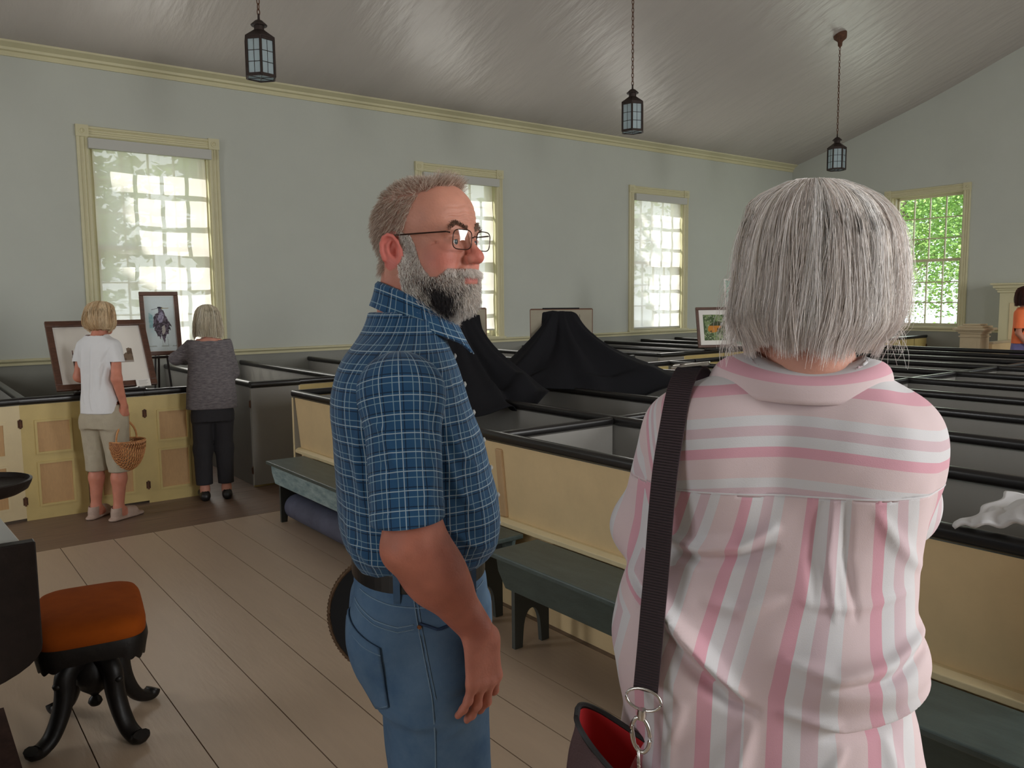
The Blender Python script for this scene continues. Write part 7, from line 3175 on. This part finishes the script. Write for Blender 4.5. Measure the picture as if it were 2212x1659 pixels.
g.lathe([(0, -.001), (.0085, 0), (.008, .003), (.003, .0045), (0, .005)], (0, 0, 0), 20)
sn = g.build('snap', 'steel', bag, smooth=True)
sn.location = (-.150, .230, .935)
sn.rotation_euler = (0, -PI / 2, 0)


# =================================================================== smaller background figures
def simple_person(label, loc, az, P_):
    """P_: dict of joints and garment specs in the person's own frame (x forward, y left)"""
    root = thing('person', label, 'person', loc, rad(90 - az))
    HO = np.array(P_['head'])
    HR = yaw_R(P_.get('yaw', 0), P_.get('pitch', 0))
    sc = P_.get('hsc', .93)
    S = SDF()
    add_head(S, HO, HR, sc)
    nk = np.array(P_['neck'])
    S.cap(nk, HO + HR @ np.array([-.01, 0, -.07]) * sc, .052, .048, .03)
    S.stack(P_['torso'], .03)
    for a in P_['arms']:
        sh, el, wr = [np.array(q) for q in a['j']]
        sh = sh * [1, .9, 1] - [0, 0, .025]
        S.cap(nk * [1, .3, 1] + (sh - nk) * [0, .6, 1], sh, .038, .036, .03)
        S.cap(sh, el, .036, .036, .02)
        S.cap(el, wr, .038, .025, .02)
        add_hand(S, wr, a['d'], a['p'], a['s'], curl=a.get('c', (30, 30, 30, 30)), sc=.92)
    for L in P_['legs']:
        hp, kn, an, fd = [np.array(q) for q in L]
        ls = P_.get('leg', 1)
        S.cap(hp, kn, .070 * ls, .050 * ls, .03)
        S.cap(kn, kn * .6 + an * .4, .050 * ls, .053 * ls, .03)
        S.cap(kn * .6 + an * .4, an, .053 * ls, .034, .03)
        S.cap(an, an + fd * .5 + [0, 0, -.045], .034, .03, .03)
        S.cap(an * [1, 1, 0] + [0, 0, .035] - fd * .25, an * [1, 1, 0] + fd + [0, 0, .028], .030, .028, .03)
    V, F = S.mesh(0.006)
    V[:, 2] = np.maximum(V[:, 2], .012)
    c = lin(P_.get('skin', [200, 140, 118]))[None] * np.ones((len(V), 3)) * (0.9 + .2 * n3(V, 30, 2))[:, None]
    np_mesh('body', V, F, 'skin', root, True, col=c)
    bob_hair(root, HO, HR, P_['hair'], P_.get('nhair', 2600), np.array([lin(q) for q in P_['hcol']]), P_['seed'], rad_=.0013, npts=9, flyaway=.05,
             face_open=P_.get('fo', 60), hem_curl=P_.get('hc', .01), hem_jit=.04, clump=50)
    for gm in P_['garments']:
        S = SDF()
        for pr in gm['prims']:
            getattr(S, pr[0])(*pr[1:])
        V, F = S.mesh(gm.get('h', .006))
        if 'cut' in gm:
            V, F = cut(V, F, gm['cut'](V))
            if 'hem' in gm:
                V = snap_hem(V, F, lambda q: q[:, 2] * 0 + gm['hem'], .008)
        N = vnormals(V, F)
        w = gm.get('wr', .010)
        q = gm.get('ws', (9, 9, 4))
        d = w * (n3(V * np.array(q), 1.4, gm.get('seed', 3)) - .5) + w * .4 * (n3(V * np.array(q), 4, 5) - .5)
        if 'lines' in gm:
            d = d + fold_lines(V[:, 1:], gm['lines']) * (V[:, 0] < 0.03)
        V = V + N * d[:, None]
        o = np_mesh(gm['name'], V, F, gm['mat'], root, True)
        solid(o, .003, -1)
    return root


# woman in the white top with the basket, turned half right
wA = (1.179, 6.757)
W1 = dict(
    head=(.03, -.005, 1.515), yaw=-12, pitch=-6, hsc=.92, neck=(-.01, 0, 1.36), seed=5, skin=[196, 128, 106],
    torso=[(.78, .0, 0, .09, .13), (.95, .0, 0, .085, .12), (1.1, 0, 0, .085, .12), (1.25, 0, 0, .09, .13), (1.33, -.005, 0, .075, .13), (1.38, -.01, 0, .05, .09)],
    arms=[dict(j=((-.005, -.165, 1.32), (-.055, -.185, 1.075), (.015, -.175, .87)), d=(.15, 0, -1), p=(0, 1, 0), s=(1, 0, .2), c=(95, 95, 95, 90)),
          dict(j=((-.005, .165, 1.32), (-.01, .19, 1.08), (.15, .15, .98)), d=(.9, -.2, -.3), p=(-.3, -.9, -.3), s=(.2, 0, 1))],
    legs=[((0, -.095, .80), (.02, -.10, .46), (-.02, -.105, .085), np.array([.15, -.02, 0])), ((0, .095, .80), (.02, .10, .46), (-.02, .10, .085), np.array([.15, .02, 0]))],
    hair=[(.130, 0, .004, .004, .004, .004), (.128, 0, .04, .045, .04, .04), (.112, 0, .070, .085, .072, .072), (.08, 0, .088, .110, .095, .095), (.03, 0, .094, .122, .108, .108), (-.02, 0, .092, .124, .114, .114), (-.06, 0, .09, .112, .112, .112), (-.085, 0, .08, .085, .09, .09)],
    hcol=([232, 206, 166], [214, 184, 142], [240, 220, 186], [190, 156, 118]), hc=.03,
    garments=[
        dict(hem=.815, name='t_shirt', mat='white_tee', wr=.014, ws=(10, 10, 2.5), prims=[
            ('stack', [(.80, .0, 0, .128, .158), (.90, 0, 0, .122, .150), (1.0, 0, 0, .115, .138), (1.1, 0, 0, .112, .136), (1.2, 0, 0, .112, .142), (1.28, -.004, 0, .108, .148), (1.34, -.008, 0, .09, .135), (1.38, -.01, 0, .07, .11), (1.405, -.01, 0, .06, .075)], .02),
            ('cap', (-.005, -.125, 1.315), (-.025, -.175, 1.19), .056, .054, .03), ('cap', (-.005, .125, 1.315), (-.01, .175, 1.19), .056, .054, .03)],
             cut=lambda V: (V[:, 2] > .815) & ~((V[:, 2] > 1.395) & (np.abs(V[:, 1]) < .08)) & ~((np.abs(V[:, 1]) > .150) & (V[:, 2] < 1.195)),
             lines=[([(-.03, 1.32), (-.02, 1.1), (.0, .95), (-.01, .85)], .014, .012), ([(-.12, 1.24), (-.08, 1.15), (-.07, 1.0)], .012, .010), ([(.06, 1.3), (.07, 1.1), (.06, .9)], .010, .012), ([(-.15, 1.3), (-.10, 1.2), (-.09, 1.1)], -.010, .01)]),
        dict(hem=.365, name='capri_trousers', mat='khaki_cotton', wr=.014, prims=[
            ('stack', [(.70, 0, 0, .118, .165), (.78, 0, 0, .122, .168), (.88, 0, 0, .112, .155)], .02),
            ('cap', (0, -.088, .74), (.02, -.10, .38), .098, .080, .03), ('cap', (0, .088, .74), (.02, .10, .38), .098, .080, .03)],
             cut=lambda V: V[:, 2] > .365),
        dict(name='sandal', mat='sandal_tan', wr=.0, h=.005, prims=[
            ('cap', (-.075, -.105, .012), (.15, -.13, .012), .040, .046, .01, '+', ((0, 0, 1), .4)), ('cap', (-.05, -.105, .05), (-.04, -.105, .09), .040, .040, .02), ('cap', (.06, -.12, .045), (.10, -.125, .035), .044, .044, .02)],
             cut=lambda V: (V[:, 2] > .001) & (V[:, 2] < .098)),
        dict(name='sandal', mat='sandal_tan', wr=.0, h=.005, prims=[
            ('cap', (-.075, .10, .012), (.15, .13, .012), .040, .046, .01, '+', ((0, 0, 1), .4)), ('cap', (-.05, .10, .05), (-.04, .10, .09), .040, .040, .02), ('cap', (.06, .115, .045), (.10, .125, .035), .044, .044, .02)],
             cut=lambda V: (V[:, 2] > .001) & (V[:, 2] < .098))])
a1 = rad(90 - 48)
simple_person('woman with short blonde hair in a white top and khaki capri trousers', (1.24, 6.70, 0), 52, W1)

# basket
mat('wicker', tuple(lin([214, 158, 104])), 0.6, vary=0.35, vscale=40, col2=tuple(lin([170, 112, 66])))
mat('wicker_dark', tuple(lin([150, 96, 58])), 0.65, vary=0.3, vscale=40)
bx = thing('wicker_basket', 'round honey coloured wicker basket carried by the woman in white', 'basket', tuple(Matrix.Translation((1.24, 6.70, 0)) @ Matrix.Rotation(rad(38), 4, 'Z') @ Vector((.035, -.165, .60))), rad(44))
g = G()
RX, RY, RZ = .125, .125, .215
nrib = 15
# ribs running from handle foot to handle foot, weavers across them
for k in range(nrib + 1):
    t = PI * k / nrib           # 0..pi under the basket
    pts = []
    for q in range(21):
        a = -PI / 2 + PI * q / 20
        rr_ = math.cos(a) ** .8 if math.cos(a) > 0 else 0
        pts.append(Vector((RX * math.sin(a) * 1.0, RY * math.cos(t) * rr_ * (1 + .22 * abs(math.cos(t * 1)) * 0), -RZ * 1.05 * math.sin(t) * rr_)))
    g.tube(pts, .0042, 5)
g.build('ribs', 'wicker_dark', bx, smooth=True)
g = G()
for q in range(1, 40):
    a = -PI / 2 + PI * q / 40
    rr_ = math.cos(a) ** .8
    pts = []
    for k in range(46):
        t = PI * k / 45
        w = 1 + .022 * math.sin(k * PI * nrib / 45 + (PI if q % 2 else 0))
        pts.append(Vector((RX * math.sin(a), RY * math.cos(t) * rr_ * w, -RZ * 1.05 * math.sin(t) * rr_ * w)))
    g.tube(pts, .0046, 4)
wv = g.build('weave', 'wicker', bx, smooth=True)
g = G()
g.tube([Vector((RX * math.cos(2 * PI * q / 40), RY * math.sin(2 * PI * q / 40), 0)) for q in range(40)], .006, 6, closed=True)
g.build('rim', 'wicker', bx, smooth=True)
g = G()
hp = [Vector((RX * 1.0 * math.cos(PI * q / 24) * (1 - .5 * math.sin(PI * q / 24) ** 2), 0, .15 * math.sin(PI * q / 24) ** .8)) for q in range(25)]
g.sweep(hp, oct_prof(.016, .007, .002), up=(0, 1, 0))
g.build('handle', 'wicker', bx, smooth=True)

# woman in the grey knit top in the pew doorway
W2_ = dict(leg=.85,
    head=(.02, .0, 1.480), yaw=12, pitch=-4, hsc=.92, neck=(-.01, 0, 1.32), seed=9, skin=[206, 146, 126],
    torso=[(.72, .0, 0, .09, .13), (.95, .0, 0, .085, .12), (1.1, 0, 0, .085, .12), (1.22, 0, 0, .09, .13), (1.29, -.005, 0, .075, .13), (1.335, -.01, 0, .05, .09)],
    arms=[dict(j=((-.005, .160, 1.29), (.10, .245, 1.175), (.30, .155, 1.15)), d=(1, -.25, .1), p=(0, 0, -1), s=(-.1, -1, 0), c=(20, 25, 30, 35)),
          dict(j=((-.005, -.160, 1.29), (.05, -.175, 1.05), (.22, -.12, 1.02)), d=(1, .2, 0), p=(0, .9, -.2), s=(0, .2, 1))],
    legs=[((0, -.085, .76), (.02, -.085, .44), (-.01, -.085, .085), np.array([.14, 0, 0])), ((0, .085, .76), (.02, .085, .44), (-.01, .085, .085), np.array([.14, 0, 0]))],
    hair=[(.132, 0, .004, .004, .004, .004), (.129, 0, .035, .04, .035, .035), (.112, 0, .065, .078, .066, .066), (.08, 0, .084, .102, .088, .088), (.03, 0, .090, .112, .100, .100), (-.03, 0, .09, .110, .108, .108), (-.08, 0, .09, .102, .112, .112), (-.135, 0, .086, .092, .110, .110)],
    hcol=([232, 224, 202], [216, 206, 182], [240, 234, 218], [196, 180, 154]), hc=.004,
    garments=[
        dict(hem=.765, name='knit_top', mat='grey_knit', wr=.012, ws=(8, 8, 3), prims=[
            ('stack', [(.75, .0, 0, .135, .202), (.85, 0, 0, .132, .198), (.95, 0, 0, .124, .188), (1.05, 0, 0, .118, .178), (1.15, 0, 0, .115, .17), (1.24, -.003, 0, .108, .165), (1.30, -.006, 0, .092, .15), (1.335, -.008, 0, .08, .135), (1.36, -.01, 0, .07, .11)], .02),
            ('cap', (-.005, .12, 1.285), (.10, .25, 1.175), .062, .056, .04), ('cap', (.10, .25, 1.175), (.27, .175, 1.15), .056, .048, .02),
            ('cap', (-.005, -.12, 1.285), (.05, -.178, 1.05), .062, .052, .04), ('cap', (.05, -.178, 1.05), (.17, -.14, 1.03), .050, .045, .02)],
             cut=lambda V: (V[:, 2] > .765) & (V[:, 2] < 1.322 + .10 * np.clip(np.abs(V[:, 1]) - .06, 0, 1)) & ~(V[:, 0] > .285)),
        dict(hem=.13, name='trousers', mat='black_trousers', wr=.010, prims=[
            ('stack', [(.66, 0, 0, .115, .155), (.75, 0, 0, .118, .158), (.84, 0, 0, .108, .148)], .02),
            ('cap', (0, -.078, .70), (.02, -.085, .42), .088, .072, .03), ('cap', (0, .078, .70), (.02, .085, .42), .088, .072, .03),
            ('cap', (.02, -.085, .42), (.0, -.085, .14), .072, .062, .03), ('cap', (.02, .085, .42), (.0, .085, .14), .072, .062, .03)],
             cut=lambda V: V[:, 2] > .13),
        dict(name='shoe', mat='black_leather', wr=0, h=.005, prims=[('cap', (-.06, -.085, .035), (.16, -.10, .028), .038, .036, .02), ('cap', (-.045, -.085, .05), (.03, -.085, .05), .036, .034, .02)], cut=lambda V: (V[:, 2] > .001) & (V[:, 2] < .082)),
        dict(name='shoe', mat='black_leather', wr=0, h=.005, prims=[('cap', (-.06, .085, .035), (.16, .10, .028), .038, .036, .02), ('cap', (-.045, .085, .05), (.03, .085, .05), .036, .034, .02)], cut=lambda V: (V[:, 2] > .001) & (V[:, 2] < .082))])
simple_person('woman with straight pale hair in a grey knit top and black trousers', (2.075, 6.80, 0), 14, W2_)

# person in orange at the far right edge
W3 = dict(
    head=(.02, .0, 1.60), yaw=0, pitch=0, hsc=.95, neck=(-.01, 0, 1.42), seed=13, skin=[190, 130, 106],
    torso=[(.85, .0, 0, .09, .13), (1.05, .0, 0, .085, .12), (1.3, 0, 0, .09, .13), (1.4, -.005, 0, .075, .13), (1.44, -.01, 0, .05, .09)],
    arms=[dict(j=((-.005, .165, 1.38), (.0, .20, 1.12), (.12, .17, .95)), d=(.6, 0, -1), p=(0, -1, 0), s=(1, 0, .5)),
          dict(j=((-.005, -.165, 1.38), (.0, -.20, 1.12), (.12, -.17, .95)), d=(.6, 0, -1), p=(0, 1, 0), s=(1, 0, .5))],
    legs=[((0, -.09, .85), (.02, -.09, .48), (-.01, -.09, .085), np.array([.14, 0, 0])), ((0, .09, .85), (.02, .09, .48), (-.01, .09, .085), np.array([.14, 0, 0]))],
    hair=[(.140, 0, .004, .004, .004, .004), (.135, 0, .05, .055, .05, .05), (.115, 0, .085, .10, .09, .09), (.07, 0, .10, .125, .12, .12), (.0, 0, .10, .135, .135, .135), (-.06, 0, .10, .135, .14, .14), (-.12, 0, .09, .12, .13, .13)],
    hcol=([78, 40, 30], [52, 26, 22], [100, 54, 40]), hc=.0,
    garments=[
        dict(name='shirt', mat='orange_shirt', wr=.012, prims=[
            ('stack', [(.92, .0, 0, .125, .175), (1.05, 0, 0, .118, .162), (1.2, 0, 0, .115, .165), (1.34, -.004, 0, .108, .168), (1.40, -.008, 0, .09, .15), (1.44, -.01, 0, .07, .11), (1.465, -.01, 0, .06, .075)], .02),
            ('cap', (-.005, -.13, 1.375), (-.005, -.20, 1.17), .066, .060, .04), ('cap', (-.005, .13, 1.375), (-.005, .20, 1.17), .066, .060, .04)],
             cut=lambda V: (V[:, 2] > .98) & ~((V[:, 2] > 1.455) & (np.abs(V[:, 1]) < .08)) & ~((np.abs(V[:, 1]) > .172) & (V[:, 2] < 1.18))),
        dict(name='skirt', mat='purple_cloth', wr=.02, prims=[('stack', [(.30, 0, 0, .20, .24), (.6, 0, 0, .17, .21), (.85, 0, 0, .135, .18), (1.02, 0, 0, .112, .15)], .02)],
             cut=lambda V: (V[:, 2] > .32) & (V[:, 2] < 1.01))])
simple_person('person with dark hair in an orange shirt beyond the newel post', (12.02, 4.47, 0), 175, W3)
